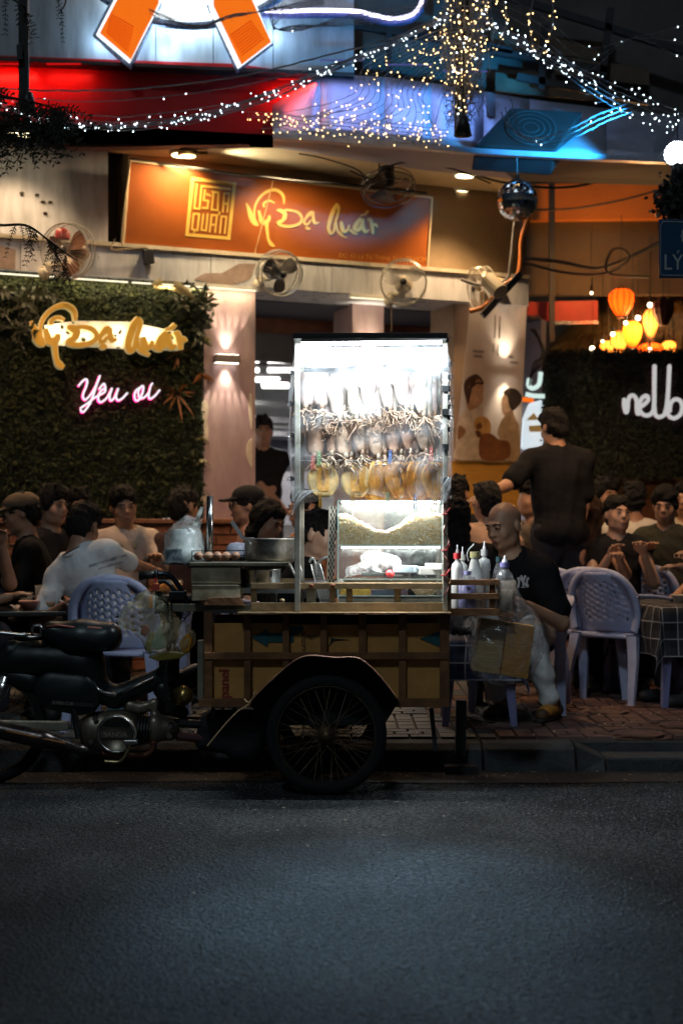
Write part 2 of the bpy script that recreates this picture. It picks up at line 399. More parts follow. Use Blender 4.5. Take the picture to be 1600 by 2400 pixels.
for i in range(130):
    y=rnd.uniform(7.06,8.6); x=rnd.uniform(-.26,.26)*y; a=rnd.uniform(0,PI); l=rnd.uniform(.004,.016); w=l*rnd.uniform(.25,.8); dx,dy=math.cos(a),math.sin(a); z=.146
    mb.add([(x-dx*l,y-dy*l,z),(x+dy*w,y-dx*w,z+.004),(x+dx*l,y+dy*l,z+.001),(x-dy*w,y+dx*w,z+.003)],[(0,1,2,3)])
tag(mb.build('pavement_litter',M('paper_scraps',(.55,.52,.46),.8,var=.5,scale=30),base=(0,7.6,.13)),'small paper scraps and cigarette ends lying on the pavement tiles','litter',kind='stuff')
mb=MB(); rn_=np.random.RandomState(4)
for i in range(24000):
    y=3.3+3.45*rn_.rand()**1.25; x=(rn_.rand()*2-1)*.262*y; r=rn_.uniform(.0016,.0042); a=rn_.rand()*6.3; h=r*rn_.uniform(.5,1.0)
    mb.add([(x+r*math.cos(a),y+r*math.sin(a),.0),(x+r*math.cos(a+2.2),y+r*math.sin(a+2.2),.0),(x+r*math.cos(a+4.1),y+r*math.sin(a+4.1),.0),(x+r*.3,y-r*.2,h)],[(0,1,3),(1,2,3),(2,0,3)])
tag(mb.build('gravel',M('chippings',(.15,.165,.18),.5,var=.8,scale=40),base=(0,5,0)),'fine stone chippings standing proud of the worn asphalt','gravel',kind='stuff')
# kerb: raised stones, then a dropped slab on the right where the ramp is
KM=M('kerb_concrete',(.045,.048,.050),.85,var=.4,scale=7,bump=.35,bscale=60)
kerb=tag(MB().span((-9,7.24,-.1),(9,7.27,.115)).build('kerb',KM,base=(0,7.25,0)),kind='structure')
rnd=random.Random(5)
x=-4.2
while x<1.15:
    w=.98; e=min(x+w,1.16); j=rnd.uniform(-.006,.006)
    mb=MB(); mb.add([(x+.006,7.0+j,-.02),(e-.006,7.0+j,-.02),(e-.006,7.05+j,.105),(x+.006,7.05+j,.105),(x+.006,7.10,.128+j),(e-.006,7.10,.128+j),(x+.006,7.235,.13),(e-.006,7.235,.13),(x+.006,7.235,-.02),(e-.006,7.235,-.02)],
        [(0,1,2,3),(3,2,5,4),(4,5,7,6),(0,3,4,6,8),(1,9,7,5,2)]); mb.build('kerb_stone',KM,kerb,bevel=.006); x+=w
mb=MB(); mb.add([(1.17,7.06,-.02),(1.30,7.02,-.02),(1.30,7.06,.06),(1.17,7.07,.115),(1.17,7.235,.13),(1.30,7.235,.07),(1.17,7.235,-.02),(1.30,7.235,-.02)],[(0,1,2,3),(3,2,5,4),(0,3,4,6),(1,7,5,2)]); mb.build('kerb_stone',KM,kerb)
for i in range(4):
    x=1.31+i*1.2; MB().box((x+.595,7.13,.028),(1.19,.20+.012*(i%2),.085)).build('kerb_slab',KM,kerb,bevel=.012)
# pavement tiles, each one its own piece
pave=tag(MB().span((-9,7.27,-.1),(9,14.5,.118)).build('pavement',M('pavement_bed',(.05,.045,.042),.95,var=.3,scale=20),base=(0,7.3,0)),kind='structure')
def tile_mesh(kind,seed):
    rn=random.Random(seed); mb=MB(); t=.012
    def pad(x0,x1,y0,y1):
        h=.006+rn.uniform(-.001,.001); g=.0035
        x0+=g;x1-=g;y0+=g;y1-=g; b=.004
        mb.add([(x0,y0,0),(x1,y0,0),(x1,y1,0),(x0,y1,0),(x0+b,y0+b,h+t),(x1-b,y0+b,h+t),(x1-b,y1-b,h+t),(x0+b,y1-b,h+t)],[(4,5,6,7),(0,1,5,4),(1,2,6,5),(2,3,7,6),(3,0,4,7)])
    s=.295
    if kind==0:
        for i in range(3):
            for j in range(2): pad(-s/2+s*i/3,-s/2+s*(i+1)/3,-s/2+s*j/2,-s/2+s*(j+1)/2)
    elif kind==1:
        for j in range(3):
            o=.5 if j%2 else 0
            xs=[0,.5,1] if not o else [0,.25,.75,1]
            for i in range(len(xs)-1): pad(-s/2+s*xs[i],-s/2+s*xs[i+1],-s/2+s*j/3,-s/2+s*(j+1)/3)
    else: # ring pattern
        pts=[(.5*s*math.cos(a),.5*s*math.sin(a)) for a in [PI/4+i*PI/4 for i in range(8)]]
        h=t+.006; inner=[(x*.55,y*.55,h) for x,y in pts]; mb.add(inner,[tuple(range(8))])
        for i in range(8):
            (xa,ya),(xb,yb)=pts[i],pts[(i+1)%8]
            mb.add([(xa*.64,ya*.64,h),(xa*.96,ya*.96,h),(xb*.96,yb*.96,h),(xb*.64,yb*.64,h)],[(0,1,2,3)])
        for sx in (-1,1):
            for sy in (-1,1): mb.add([(sx*s*.49,sy*s*.49,h),(sx*s*.49,sy*s*.30,h),(sx*s*.30,sy*s*.49,h)],[(0,1,2) if sx*sy<0 else (0,2,1)])
        mb.add([(-s/2,-s/2,.004),(s/2,-s/2,.004),(s/2,s/2,.004),(-s/2,s/2,.004)],[(0,1,2,3)])
    return mb.mesh('tile')
TG=M('tile_grey',(.085,.09,.092),.72,var=.45,scale=5,bump=.25,bscale=90); TRd=M('tile_red',(.105,.058,.052),.7,var=.45,scale=5,bump=.25,bscale=90)
tms=[]
for k in range(3):
    for mt in (TG,TRd):
        me=tile_mesh(k,k+4); me.materials.append(mt); tms.append(me)
rnd=random.Random(11); cnt=0
for j in range(13):
    for i in range(-10,13):
        x=i*.3+.05+(.006 if i>5 else 0); y=7.43+j*.3
        if abs(x)>.27*y: continue
        red=(x>1.12) or (rnd.random()<.35 and x>.6)
        me=tms[2*((i+2*j)%3 if red else (1 if rnd.random()<.7 else 0))+(1 if red else 0)]
        o=bpy.data.objects.new('paving_tile',me); COL.objects.link(o); o.parent=pave
        o.location=Vector((x,y,.119+rnd.uniform(-.003,.003)))-Vector(pave['_o']); o.rotation_euler=(rnd.uniform(-.008,.008),rnd.uniform(-.008,.008),rnd.choice((0,PI/2,PI))); cnt+=1
print('tiles',cnt)
# ================================================= FACADE
WHITE=M('painted_white',(.70,.68,.70),.55,var=.08,scale=3)
CREAM=M('soffit_cream',(.62,.52,.36),.7,var=.12,scale=2,bump=.05)
def fbox(u0,u1,w0,w1,z0,z1,mb=None):
    mb=mb or MB(); a=[FR(u,w,z) for z in (z0,z1) for (u,w) in ((u0,w1),(u1,w1),(u1,w0),(u0,w0))]
    return mb.add(a,[(0,3,2,1),(4,5,6,7),(0,1,5,4),(1,2,6,5),(2,3,7,6),(3,0,4,7)])
def bld(mb,name,mat,par,**k): return mb.build(name,mat,par,**k)
rest=thing('restaurant_building','corner restaurant front with white fascia, pink pillar and open kitchen doorway','building',FR(0,0,0))
U=lambda px,w=0: fu(px,w)
uL=-4.2; uR=U(1216)
# low brick wall under the planted panel and the pillar (each brick a piece)
BR=M('brick_red',(.23,.085,.045),.8,var=.35,scale=12,bump=.4,bscale=60); MORT=M('mortar',(.16,.12,.10),.95,var=.3,scale=20)
zb=1.27
base_w=bld(fbox(uL,U(592),-.2,.10,.12,zb-.03),'brick_base',MORT,rest)
cap=bld(fbox(uL,U(592)+.03,-.2,.145,zb-.03,zb+.005),'coping',M('coping_wood',(.22,.09,.045),.6,var=.3,scale=9),rest,bevel=.006)
bmesh_=MB(); bmesh_.box((0,0,0),(.205,.05,.062)); bme=bmesh_.mesh('brick'); bme.materials.append(BR)
rnd=random.Random(2); bo=Vector(rest['_o']); nb=0
for r in range(0,15):
    z=zb-.075-r*.075
    u=U(592)-.105-(.108 if r%2 else 0)
    while u>-3.05 and z>.2:
        if not(r>7 and u<U(40)):
            o=bpy.data.objects.new('brick',bme); COL.objects.link(o); o.parent=base_w; o.location=FR(u,.085+rnd.uniform(0,.008),z)-bo; o.rotation_euler=(0,0,TH+rnd.uniform(-.01,.01)); nb+=1
        u-=.216
print('bricks',nb)
# pillars
PINK=M('pillar_plaster',(.50,.31,.33),.45,var=.34,scale=6,col2=(.46,.33,.31),bump=.10,bscale=12,stretch=(1.6,1.6,.5))
pil=bld(fbox(U(472),U(592),-.35,.06,zb+.005,3.0),'pillar',PINK,rest)
# flaked paint patches on the pillar, a few millimetres proud
FLK=M('flaked_cream',(.62,.5,.38),.7,var=.2,scale=20)
def flake(poly,w=.064):
    mb=MB(); pts=smooth_line(poly,3,closed=True); mb.prism([PF(x,y,w) for x,y in pts],-NF*.004); bld(mb,'peeling_patch',FLK,pil)
flake([(474,938),(484,940),(489,955),(486,985),(489,1010),(487,1032),(480,1034),(477,1000),(473,975)])
flake([(585,925),(591,930),(591,1005),(586,990),(583,960)])
flake([(588,1030),(591,1032),(591,1090),(584,1088),(577,1065),(580,1040)])
flake([(470,1165),(480,1158),(487,1165),(480,1180),(472,1182)])
bld(fbox(U(826,-.3),U(899,-.3),-.7,-.3,.12,3.0),'pillar',PINK,rest)
bld(fbox(U(1060),uR,-.4,.02,.12,3.0),'pillar',M('pillar_tan',(.34,.24,.18),.6,var=.2,scale=4),rest)
# fascia band with metal edge and seam
FASC=M('fascia_panel',(.66,.66,.70),.30,var=.22,scale=5,coat=.2,stretch=(2.5,2.5,.5),bump=.05,bscale=4)
xs=[uL,U(40),U(330),U(480),U(604),U(760),U(900),U(1090),uR]
for i in range(len(xs)-1): bld(fbox(xs[i]+.002,xs[i+1]-.002,-.4,.15+.002*(i%2),3.0,3.215),'fascia_panel',FASC,rest)
bld(fbox(uL,uR,-.4,.17,3.217,3.245),'ledge',M('ledge_cream',(.6,.52,.4),.6,var=.25,scale=9),rest)
bld(fbox(U(455,.15),U(604,.15),.12,.165,2.975,2.998),'light_edge',M('edge_white',(.8,.76,.66),.5),rest)
bld(fbox(U(820,.15),U(905,.15),.12,.165,2.975,2.998),'light_edge',M('edge_white'),rest)
# grey ghost stickers on the fascia
GH=M('fascia_stain',(.36,.26,.22),.5,var=.3,scale=10)
for poly in ([(0,575),(38,585),(36,632),(0,628)],[(455,655),(480,640),(520,640),(560,665),(545,668),(500,664)],[(520,640),(560,618),(600,618),(588,652),(560,664)]):
    mb=MB(); mb.prism([PF(x,y,.156) for x,y in poly],-NF*.002); bld(mb,'faded_sticker',GH,rest)
# wall above the band, left of the sign
LW=M('upper_wall',(.48,.50,.58),.5,var=.32,scale=4,bump=.12,bscale=7,stretch=(2.2,2.2,.45))
bld(fbox(uL,U(252),-.3,.02,3.245,4.0),'upper_wall',LW,rest)
bld(fbox(U(252),U(300),-.6,-.3,3.245,4.0),'upper_wall',M('dark_gap',(.06,.05,.04),.9),rest)
bld(fbox(U(300),uR,-.3,.0,3.245,4.0),'upper_wall',M('upper_brown',(.28,.20,.12),.7,var=.2,scale=3),rest)
for (x,y) in ((52,453),(88,457),(102,473),(119,474),(107,500)):
    MB().ball(PF(x,y,.025),(.018,.012,.012),8,5).build('wall_hole',M('hole_dark',(.05,.04,.03),.9),rest)
# soffit between the facade and the kerb-parallel canopy front
YC=10.12; zs=3.93
a=FR(uL-1,0,zs); b=FR(uR+.05,0,zs)
mb=MB(); mb.prism([Vector((-4.6,YC,zs)),Vector((1.36,YC+.10,zs)),b,a],(0,0,.05)); bld(mb,'soffit',CREAM,rest)
# ---- red fascia of the canopy front, grey wall above
REDM=M('red_fascia',(.62,.02,.02),.35,var=.12,scale=3)
mb=MB(); mb.prism([P(-60,128,10.1),P(560,150,10.1),P(752,178,10.1),P(752,260,10.1),P(640,318,10.1),P(250,331,10.1),P(-60,331,10.1)],(0,.05,0)); bld(mb,'red_fascia',REDM,rest)
mb=MB(); mb.prism([P(-60,331,10.08),P(250,331,10.08),P(640,318,10.08),P(640,336,10.08),P(250,345,10.08),P(-60,342,10.08)],(0,.10,0)); bld(mb,'canopy_edge',M('canopy_dark',(.12,.05,.06),.6,var=.3),rest)
GW=M('grey_wall',(.40,.43,.46),.5,var=.35,scale=4,bump=.12,bscale=7,stretch=(2.2,2.2,.4))
seams=[-60,365,500,640,830]
def topy(x): return 134+.05*(x)
for i in range(4):
    x0,x1=seams[i],seams[i+1]; mb=MB(); mb.prism([P(x0+1,-60,10.12),P(x1-1,-60,10.12),P(x1-1,topy(x1),10.12),P(x0+1,topy(x0),10.12)],(0,.06,0)); bld(mb,'wall_panel',GW,rest)
mb=MB(); mb.prism([P(-60,131,9.98),P(830,170,9.98),P(830,178,9.98),P(-60,139,9.98)],(0,.14,0)); bld(mb,'drip_ledge',M('ledge_dark',(.08,.075,.07),.7),rest)
# ---- big awning, purple-lit sheet panels that slope out to a gutter edge
AWN=M('awning_sheet',(.42,.43,.55),.4,var=.15,scale=3,bump=.1,bscale=4,metal=.2)
tops=[(640,250),(752,176),(900,184),(1010,198),(1132,218),(1240,236),(1420,258),(1600,276),(1700,288)]
bots=[(640,316),(752,322),(900,334),(1010,342),(1132,352),(1240,358),(1420,366),(1540,371),(1700,380)]
for i in range(len(tops)-1):
    t0,t1=P(*tops[i],10.06),P(*tops[i+1],10.06); b0,b1=P(*bots[i],9.45),P(*bots[i+1],9.45)
    def f(u,v): 
        p=(t0.lerp(t1,u)).lerp(b0.lerp(b1,u),v); p.z-=.03*math.sin(PI*v); return p
    mb=MB(); mb.grid(f,4,6); o=bld(mb,'awning_sheet',AWN,rest,smooth=True); sm=o.modifiers.new('s','SOLIDIFY'); sm.thickness=.012
mb=MB()
for i in range(len(bots)-1): mb.beam(P(bots[i][0],bots[i][1]+5,9.42),P(bots[i+1][0],bots[i+1][1]+5,9.42),.06,.035)
bld(mb,'gutter_edge',M('gutter_metal',(.45,.46,.58),.35,metal=.3),rest)
# lilac underside behind the gutter
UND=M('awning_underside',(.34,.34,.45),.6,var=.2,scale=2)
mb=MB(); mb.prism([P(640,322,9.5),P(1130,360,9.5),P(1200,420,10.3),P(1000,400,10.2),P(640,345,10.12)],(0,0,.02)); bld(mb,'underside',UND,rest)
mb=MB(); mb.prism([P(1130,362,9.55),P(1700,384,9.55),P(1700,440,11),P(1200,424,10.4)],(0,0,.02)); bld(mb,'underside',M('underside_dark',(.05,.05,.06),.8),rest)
# dark roof structure over the awning (purlins)
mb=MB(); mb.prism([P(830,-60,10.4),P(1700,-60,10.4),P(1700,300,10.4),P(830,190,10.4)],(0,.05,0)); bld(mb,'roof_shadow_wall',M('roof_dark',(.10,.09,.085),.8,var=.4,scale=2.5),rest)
DK=M('purlin_steel',(.05,.05,.055),.6,metal=.5)
for (x0,y0,x1,y1) in ((830,60,1200,120),(1150,120,1420,165),(1210,180,1520,240),(1150,-20,1600,120),(910,50,910,200),(1275,60,1268,210),(1060,0,1060,60),(1430,20,1410,180)):
    MB().beam(P(x0,y0,10.2),P(x1,y1,10.2),.04,.05).build('purlin',DK,rest)
for i,(x0,x1,y) in enumerate(((1150,1420,70),(1160,1440,170),(1300,1520,130))):
    mb=MB(); mb.prism([P(x0,y,10.3),P(x1,y+30,10.3),P(x1,y+70,10.3),P(x0,y+44,10.3)],(0,.03,0)); bld(mb,'roof_board',M('roof_board',(.14,.10,.07),.8,var=.4,scale=4),rest)
# interior seen through the two openings
INW=M('interior_dark',(.05,.05,.07),.7,var=.3,scale=2)
bld(fbox(U(592)-.6,U(1100)+.9,-4.6,-4.5,.12,2.99),'kitchen_wall',M('kitchen_tile',(.62,.64,.62),.4,var=.15,scale=3),rest)
bld(fbox(U(592)-.62,U(592)-.6,-4.5,-.4,.12,2.99),'kitchen_wall',M('kitchen_tile'),rest)
bld(fbox(U(1100)+.9,U(1100)+.95,-4.5,-.4,.12,2.99),'kitchen_wall',M('lilac_wall',(.22,.21,.28),.6,var=.2,scale=2),rest)
bld(fbox(U(592)-.6,U(1100)+.9,-4.6,-.4,2.99,3.02),'kitchen_ceiling',INW,rest)
bld(fbox(U(592)-.6,U(1100)+.9,-4.6,-.2,.10,.14),'kitchen_floor',M('floor_tile',(.25,.2,.17),.3,var=.2),rest)
bld(fbox(U(592)-.1,U(830,-1.2),-1.25,-1.2,2.62,2.99),'bulkhead',M('bulkhead_purple',(.075,.07,.10),.5,var=.3,scale=1.5),rest)
bld(fbox(U(592)-.1,U(1060,-1.2),-1.28,-1.18,2.86,2.985),'bulkhead_strip',M('strip_rust',(.16,.05,.025),.6,var=.8,scale=2.5),rest)
bld(fbox(U(895,-1.2),U(1110,-1.2),-1.3,-1.2,2.40,2.985),'bulkhead',INW,rest)
bld(fbox(U(895,-2),U(1110,-2),-2.05,-2.0,.14,2.45),'partition',M('lilac_wall'),rest)
# stainless shelves and hood
SS=M('stainless',(.62,.63,.62),.25,metal=.9,var=.1,scale=5)
uk0,uk1=U(560,-3.6),U(740,-3.6)
for (yy,dz,dep) in ((938,.05,.45),(975,.06,.4),(1010,.05,.5),(1060,.04,.5)):
    z=fz(640,yy,-3.6); bld(fbox(uk0,uk1,-4.1,-4.1+dep,z-dz,z),'steel_shelf',SS,rest)
bld(fbox(uk0,uk1,-4.4,-3.5,fz(640,1230,-3.5),fz(640,1105,-3.5)),'steel_counter',SS,rest)
bld(fbox(uk0,uk1,-4.0,-3.9,fz(640,1078,-3.9),fz(640,1030,-3.9)),'dark_shelf_back',INW,rest)
bld(fbox(uk0,uk1,-3.6,-3.2,fz(640,838,-3.4),fz(640,815,-3.4)),'hood',SS,rest)
# yellow timber counter panel under the poster, and dim wall at the right of it
bld(fbox(U(1035,.10),U(1217,.10),.03,.10,fz(1120,1290,.1),fz(1120,1082,.1)),'counter_panel',M('timber_yellow',(.55,.27,.04),.5,var=.15,scale=5,stretch=(1,1,8)),rest)
# ---- back wall on the right, beam, red strip
YB=16.2
mb=MB(); mb.prism([P(1150,300,YB),P(1800,300,YB),P(1800,1300,YB),P(1150,1300,YB)],(0,.1,0)); tag(mb.build('wall_right_back',M('back_brown',(.10,.062,.035),.85,var=.4,scale=2),base=P(1500,1300,YB)),kind='structure')
arc=thing('neighbour_building','shadowy shopfront with orange painted beam behind the right hedge panel','building',P(1450,1300,13.2))
mb=MB(); mb.prism([P(1225,432,13.2),P(1560,426,13.2),P(1560,512,13.2),P(1225,516,13.2)],(0,.25,0)); bld(mb,'orange_beam',M('orange_paint',(.50,.15,.02),.55,var=.15,scale=2),arc)
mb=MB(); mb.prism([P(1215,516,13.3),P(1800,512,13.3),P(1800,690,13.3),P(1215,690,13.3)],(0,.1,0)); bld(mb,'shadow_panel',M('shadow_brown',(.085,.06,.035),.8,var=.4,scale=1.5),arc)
mb=MB(); mb.prism([P(1235,708,13.1),P(1400,704,13.1),P(1400,752,13.1),P(1235,752,13.1)],(0,.08,0)); bld(mb,'red_board',M('red_board',(.35,.02,.012),.5,var=.2),arc)
MB().beam(P(1235,758,13.05),P(1400,756,13.05),.03,.03).build('rail',SS,arc)
for x in (1292,1216): MB().beam(P(x,430,13.0),P(x,800,13.0),.05,.05).build('post',DK,arc)
# red-brown plank dado under the hedge panel, every plank a piece
PLK=M('plank_red',(.20,.07,.025),.55,var=.35,scale=6,stretch=(6,6,.6))
dado=thing('plank_partition','red brown vertical plank partition below the right hedge panel','partition',P(1450,1500,12.1))
for i in range(26):
    x=1250+i*18; mb=MB(); mb.box((P(x,1100,12.1).x,12.1+(.006 if i%2 else 0),.78),(.062,.03,1.34)); mb.build('plank',PLK,dado)
mb=MB(); mb.beam(P(1245,1128,12.05),P(1720,1132,12.05),.06,.05); mb.build('top_rail',PLK,dado)
# ================================================= LEAF-COVERED PANEL (left) with letters and neon
LEAF=M('hedge_leaf',(.022,.034,.015),.8,var=.6,scale=7,col2=(.058,.072,.030),transl=.25)
def leaf_cloud(mb,n,place_fn,size,rn,tilt=.9):
    for i in range(n):
        p,nrm=place_fn(rn); p=Vector(p); d=Vector((rn.gauss(0,1),rn.gauss(0,1),rn.gauss(0,1)-.3)); d=(d-nrm*d.dot(nrm)*.45).normalized()
        d=(d+nrm*rn.uniform(0,tilt)).normalized(); s=d.cross(nrm); s=s.normalized() if s.length>.01 else d.orthogonal()
        l=size*rn.uniform(.6,1.3); w=l*.32; m=p+d*l*.5; up=d.cross(s).normalized()*l*.12
        mb.add([p,m+s*w+up,p+d*l,m-s*w+up],[(0,1,2,3)])
hedge=thing('hedge_panel','tall artificial leaf panel carrying yellow brush lettering and a pink neon sign','hedge panel',PF(200,1212,.05))
fbox(uL,U(468),.0,.05,zb+.01,2.995).build('backing_board',M('hedge_backing',(.02,.022,.014),.95),hedge)
mb=MB(); rn=random.Random(21); z0,z1=zb+.02,2.99; u0,u1=U(-40),U(468)
def lp(r):
    return FR(r.uniform(u0,u1),.05+r.uniform(0,.035),r.uniform(z0,z1)),NF
leaf_cloud(mb,42000,lp,.024,rn); o=mb.build('leaves',LEAF,hedge); o['kind']='stuff'
mb=MB(); leaf_cloud(mb,900,lambda r:(lambda q:(q[0]+NF*.02,q[1]))(lp(r)),.052,rn); o=mb.build('larger_leaves',M('hedge_leaf_big',(.030,.040,.016),.8,var=.6,scale=5,col2=(.06,.065,.025),transl=.25,spec=.2),hedge); o['kind']='stuff'
# trailing artificial plants at the corners (each its own plant)
LEAFB=M('broad_leaf',(.30,.26,.12),.45,var=.35,scale=8,transl=.3); LEAFD=M('dark_fern',(.05,.055,.03),.5,var=.4,scale=8,transl=.2); LEAFO=M('dry_orange_leaf',(.30,.11,.03),.5,var=.4,scale=8,transl=.3)
def plant(name,label,px,py,w,n,length,width,mat,rn,droop=.5,spread=PI,base_ang=0,grp=None,segs=4):
    c=PF(px,py,w); t=thing(name,label,'plant',c,grp)
    for i in range(n):
        a=base_ang+rn.uniform(-spread,spread); L=length*rn.uniform(.6,1.15); out=rn.uniform(.15,.6)
        d=(UF*math.sin(a)+Vector((0,0,1))*math.cos(a)+NF*out).normalized(); s=d.cross(NF); s=s.normalized() if s.length>.01 else UF
        vs=[];fs=[]
        for k in range(segs+1):
            q=k/segs; p=c+d*L*q+Vector((0,0,-droop*L*q*q)); ww=width*math.sin(PI*min(max(.12+.86*q,0),1))
            vs+=[p-s*ww/2,p+NF*ww*.15,p+s*ww/2]
        for k in range(segs):
            b=k*3; fs+=[(b,b+1,b+4,b+3),(b+1,b+2,b+5,b+4)]
        MB().add(vs,fs).build('leaf',mat,t,smooth=True)
    return t
def bush(name,label,px,py,w,n,sx,sz,size,mat,rn):
    c=PF(px,py,w); t=thing(name,label,'plant',c); ml=MB(); ms=MB()
    for k in range(9):
        a=rn.uniform(0,2*PI); tip=c+UF*math.cos(a)*sx*rn.uniform(.5,1.2)+Vector((0,0,math.sin(a)*sz*rn.uniform(.5,1.2)))+NF*rn.uniform(.02,.10); ms.tube([c,c.lerp(tip,.5)+NF*.04,tip],.003,4)
        for i in range(n//9):
            q=rn.uniform(.2,1.05); p=c.lerp(tip,q)+NF*.04*math.sin(PI*min(q,1)); d=Vector((rn.gauss(0,1),rn.gauss(0,.7),rn.gauss(-.4,.8))).normalized(); s=d.cross(NF); s=s.normalized() if s.length>.05 else UF; l=size*rn.uniform(.5,1.2); ml.add([p,p+d*l*.5+s*l*.17,p+d*l,p+d*l*.5-s*l*.17],[(0,1,2,3)])
    ms.build('stems',mat,t); o=ml.build('leaves',mat,t); o['kind']='stuff'
rn=random.Random(4)
plant('lily_plant','cream broad-leaved plant hanging from the fascia above the leaf panel',392,672,.12,7,.20,.09,M('cream_leaf',(.55,.45,.24),.5,var=.3,scale=8,transl=.3),rn,.6,1.6)
bush('fern','dark bushy fern at the top corner of the leaf panel beside the pillar',448,695,.08,330,.17,.15,.07,LEAFD,rn)
bush('fern','shaded fern hanging below the fascia near the pillar edge',462,758,.07,220,.08,.20,.06,LEAFD,rn)
bush('fern','dark fern at the top left end of the leaf panel',40,690,.08,380,.24,.14,.07,LEAFD,rn)
bush('fern','drooping fern just left of the yellow brush letters',32,770,.07,260,.14,.20,.06,LEAFD,rn)
plant('spiky_plant','orange spiky bromeliad low on the leaf panel beside the pink neon',415,925,.07,16,.17,.018,LEAFO,rn,.25,PI)
plant('spiky_plant','small orange spiky plant under the last yellow brush letter',418,830,.07,10,.12,.016,LEAFO,rn,.4,PI)
plant('vine','yellow-green vine leaves on the pillar edge beside the neon',476,800,.08,7,.1,.05,LEAFB,rn,.7,1.5)
plant('vine','orange vine leaves on the pillar edge below the wall lamp',474,885,.08,6,.09,.05,LEAFO,rn,.7,1.5)
plant('vine','pale vine sprig near the bottom of the pillar edge',474,1085,.08,16,.10,.025,LEAFB,rn,.9,1.2)
plant('vine','thin vine sprig halfway down the pillar edge',470,1030,.08,8,.08,.025,LEAFB,rn,.9,1.2)
# white backlight board + brush letters
STR=[[(50,205,14),(85,285,60),(115,360,80),(150,405,70),(185,425,20)],[(150,400,20),(138,280,26),(165,190,30),(220,120,34),(290,75,40),(360,60,44),(420,82,44),(455,130,38),(460,200,20)],
[(245,240,30),(240,205,30),(275,178,30),(320,175,26),(360,195,12)],[(185,275,34),(200,330,48),(215,380,62),(255,395,66),(295,360,50),(300,320,30)],[(272,380,50),(276,470,40),(290,560,36),(318,608,56),(356,632,26)],
[(382,262,22),(430,270,58),(470,300,62),(455,355,52),(405,395,36)],[(470,258,24),(550,262,34),(620,285,40),(655,335,36),(635,385,38),(570,415,40),(480,425,40),(405,410,40),(395,385,30),(430,365,24),(490,350,14)],
[(672,388,26),(700,330,36),(745,285,56),(782,268,30)],[(778,265,30),(778,330,42),(795,378,40),(842,372,14)],[(676,385,34),(715,395,30),(755,350,26)],[(695,420,34),(720,440,46),(748,432,24)],
[(1038,170,26),(1000,240,56),(965,330,58),(945,420,52),(965,478,44),(1000,455,34),(1018,370,34),(1048,270,36),(1052,215,46),(1035,175,30)],[(1028,340,22),(1036,430,34),(1075,480,38),(1145,518,18)],
[(1080,350,40),(1090,410,62),(1110,452,50),(1150,435,38),(1170,385,24)],[(1175,430,30),(1215,462,34),(1262,474,14)],
[(1300,310,50),(1250,370,62),(1225,420,50),(1270,430,54),(1310,370,50),(1318,315,40)],[(1315,330,44),(1320,400,50),(1345,448,44),(1385,425,24)],[(1285,285,12),(1345,268,34),(1378,232,30)],
[(1368,330,26),(1400,320,44),(1420,400,50),(1426,468,34)],[(1420,380,34),(1455,370,40),(1478,398,22)]]
lets=thing('brush_letter_sign','yellow three-dimensional brush letters with white backlight on the leaf panel','sign',PF(250,870,.1))
mapA=lambda x,y:PF(60+x*.2551,700+y*.2551,.17)
mb=MB(); mb.prism([PF(x,y,.10) for x,y in ((105,762),(180,752),(300,754),(410,776),(420,812),(418,822),(296,818),(180,812),(108,808))],-NF*.02); mb.build('backlight_board',M('sign_white',(.85,.8,.7),.5,emit=(1,.86,.6),es=.13),lets)
YEL=M('letter_yellow',(.78,.42,.05),.4,var=.15,scale=6,col2=(.8,.48,.10),emit=(1,.55,.05),es=.10)
YELE=M('letter_edge',(.75,.62,.30),.5,emit=(1,.8,.35),es=.22)
for i,s in enumerate(STR):
    mb=MB(); ribbon(mb,[(a,b,c+14) for a,b,c in s],lambda x,y,i=i:PF(60+x*.2551,700+y*.2551,.163+.0008*i),-NF*.05); mb.build('letter_side',YELE,lets)
    mb=MB(); ribbon(mb,s,lambda x,y,i=i:PF(60+x*.2551,700+y*.2551,.170+.0008*i),-NF*.006); mb.build('letter_stroke',YEL,lets)
lamp('backlight','AREA',PF(260,785,.16),(1,.85,.6),2.5,lets,size=1.0,size_y=.12,direction=-NF)
# neon: bent tubes
def neon(t,strokes,org,sc,w,mat,r,n=7,sub=6,edge=None):
    for s in strokes:
        q=smooth_line(s,sub); pts=[PF(org[0]+x*sc,org[1]+y*sc,w) for x,y in q]
        mb=MB(); mb.tube(pts,r,n); mb.ball(pts[0],r,n,4); mb.ball(pts[-1],r,n,4); mb.build('neon_tube',mat,t,smooth=True)
NEON=EM('neon_white',(1,.93,.97),1.05)
ny=thing('neon_sign','white script neon reading Yêu ơi with pink glow on the leaf panel','neon sign',PF(275,985,.09))
YS=[[(110,310),(170,240),(220,205),(250,230),(235,320),(190,430),(180,500),(205,545),(255,520),(330,430),(400,300),(460,150)],[(460,150),(400,320),(330,530),(270,650),(190,745),(145,730),(150,680),(240,620),(350,530),(450,470),(540,420),(550,370),(500,380),(450,450),(435,540),(470,585),(540,550),(600,480),(660,360)],
[(455,365),(525,280),(555,345)],[(660,365),(625,480),(640,560),(700,520),(765,365)],[(765,365),(730,490),(765,555),(840,520),(915,440)],
[(1130,345),(1060,400),(1040,490),(1060,550),(1110,550),(1170,440),(1185,330),(1150,330),(1100,420),(1130,520),(1210,500),(1280,420)],[(1300,345),(1275,470),(1300,530),(1380,480),(1455,390)],[(1310,315),(1335,275)]]
neon(ny,YS,(170,860),.1403,.13,NEON,.0075)
PGL=EM('neon_pink_back',(1,.02,.25),5)
neon(ny,YS,(168.6,861.5),.1403,.112,PGL,.0075,n=5,sub=4)
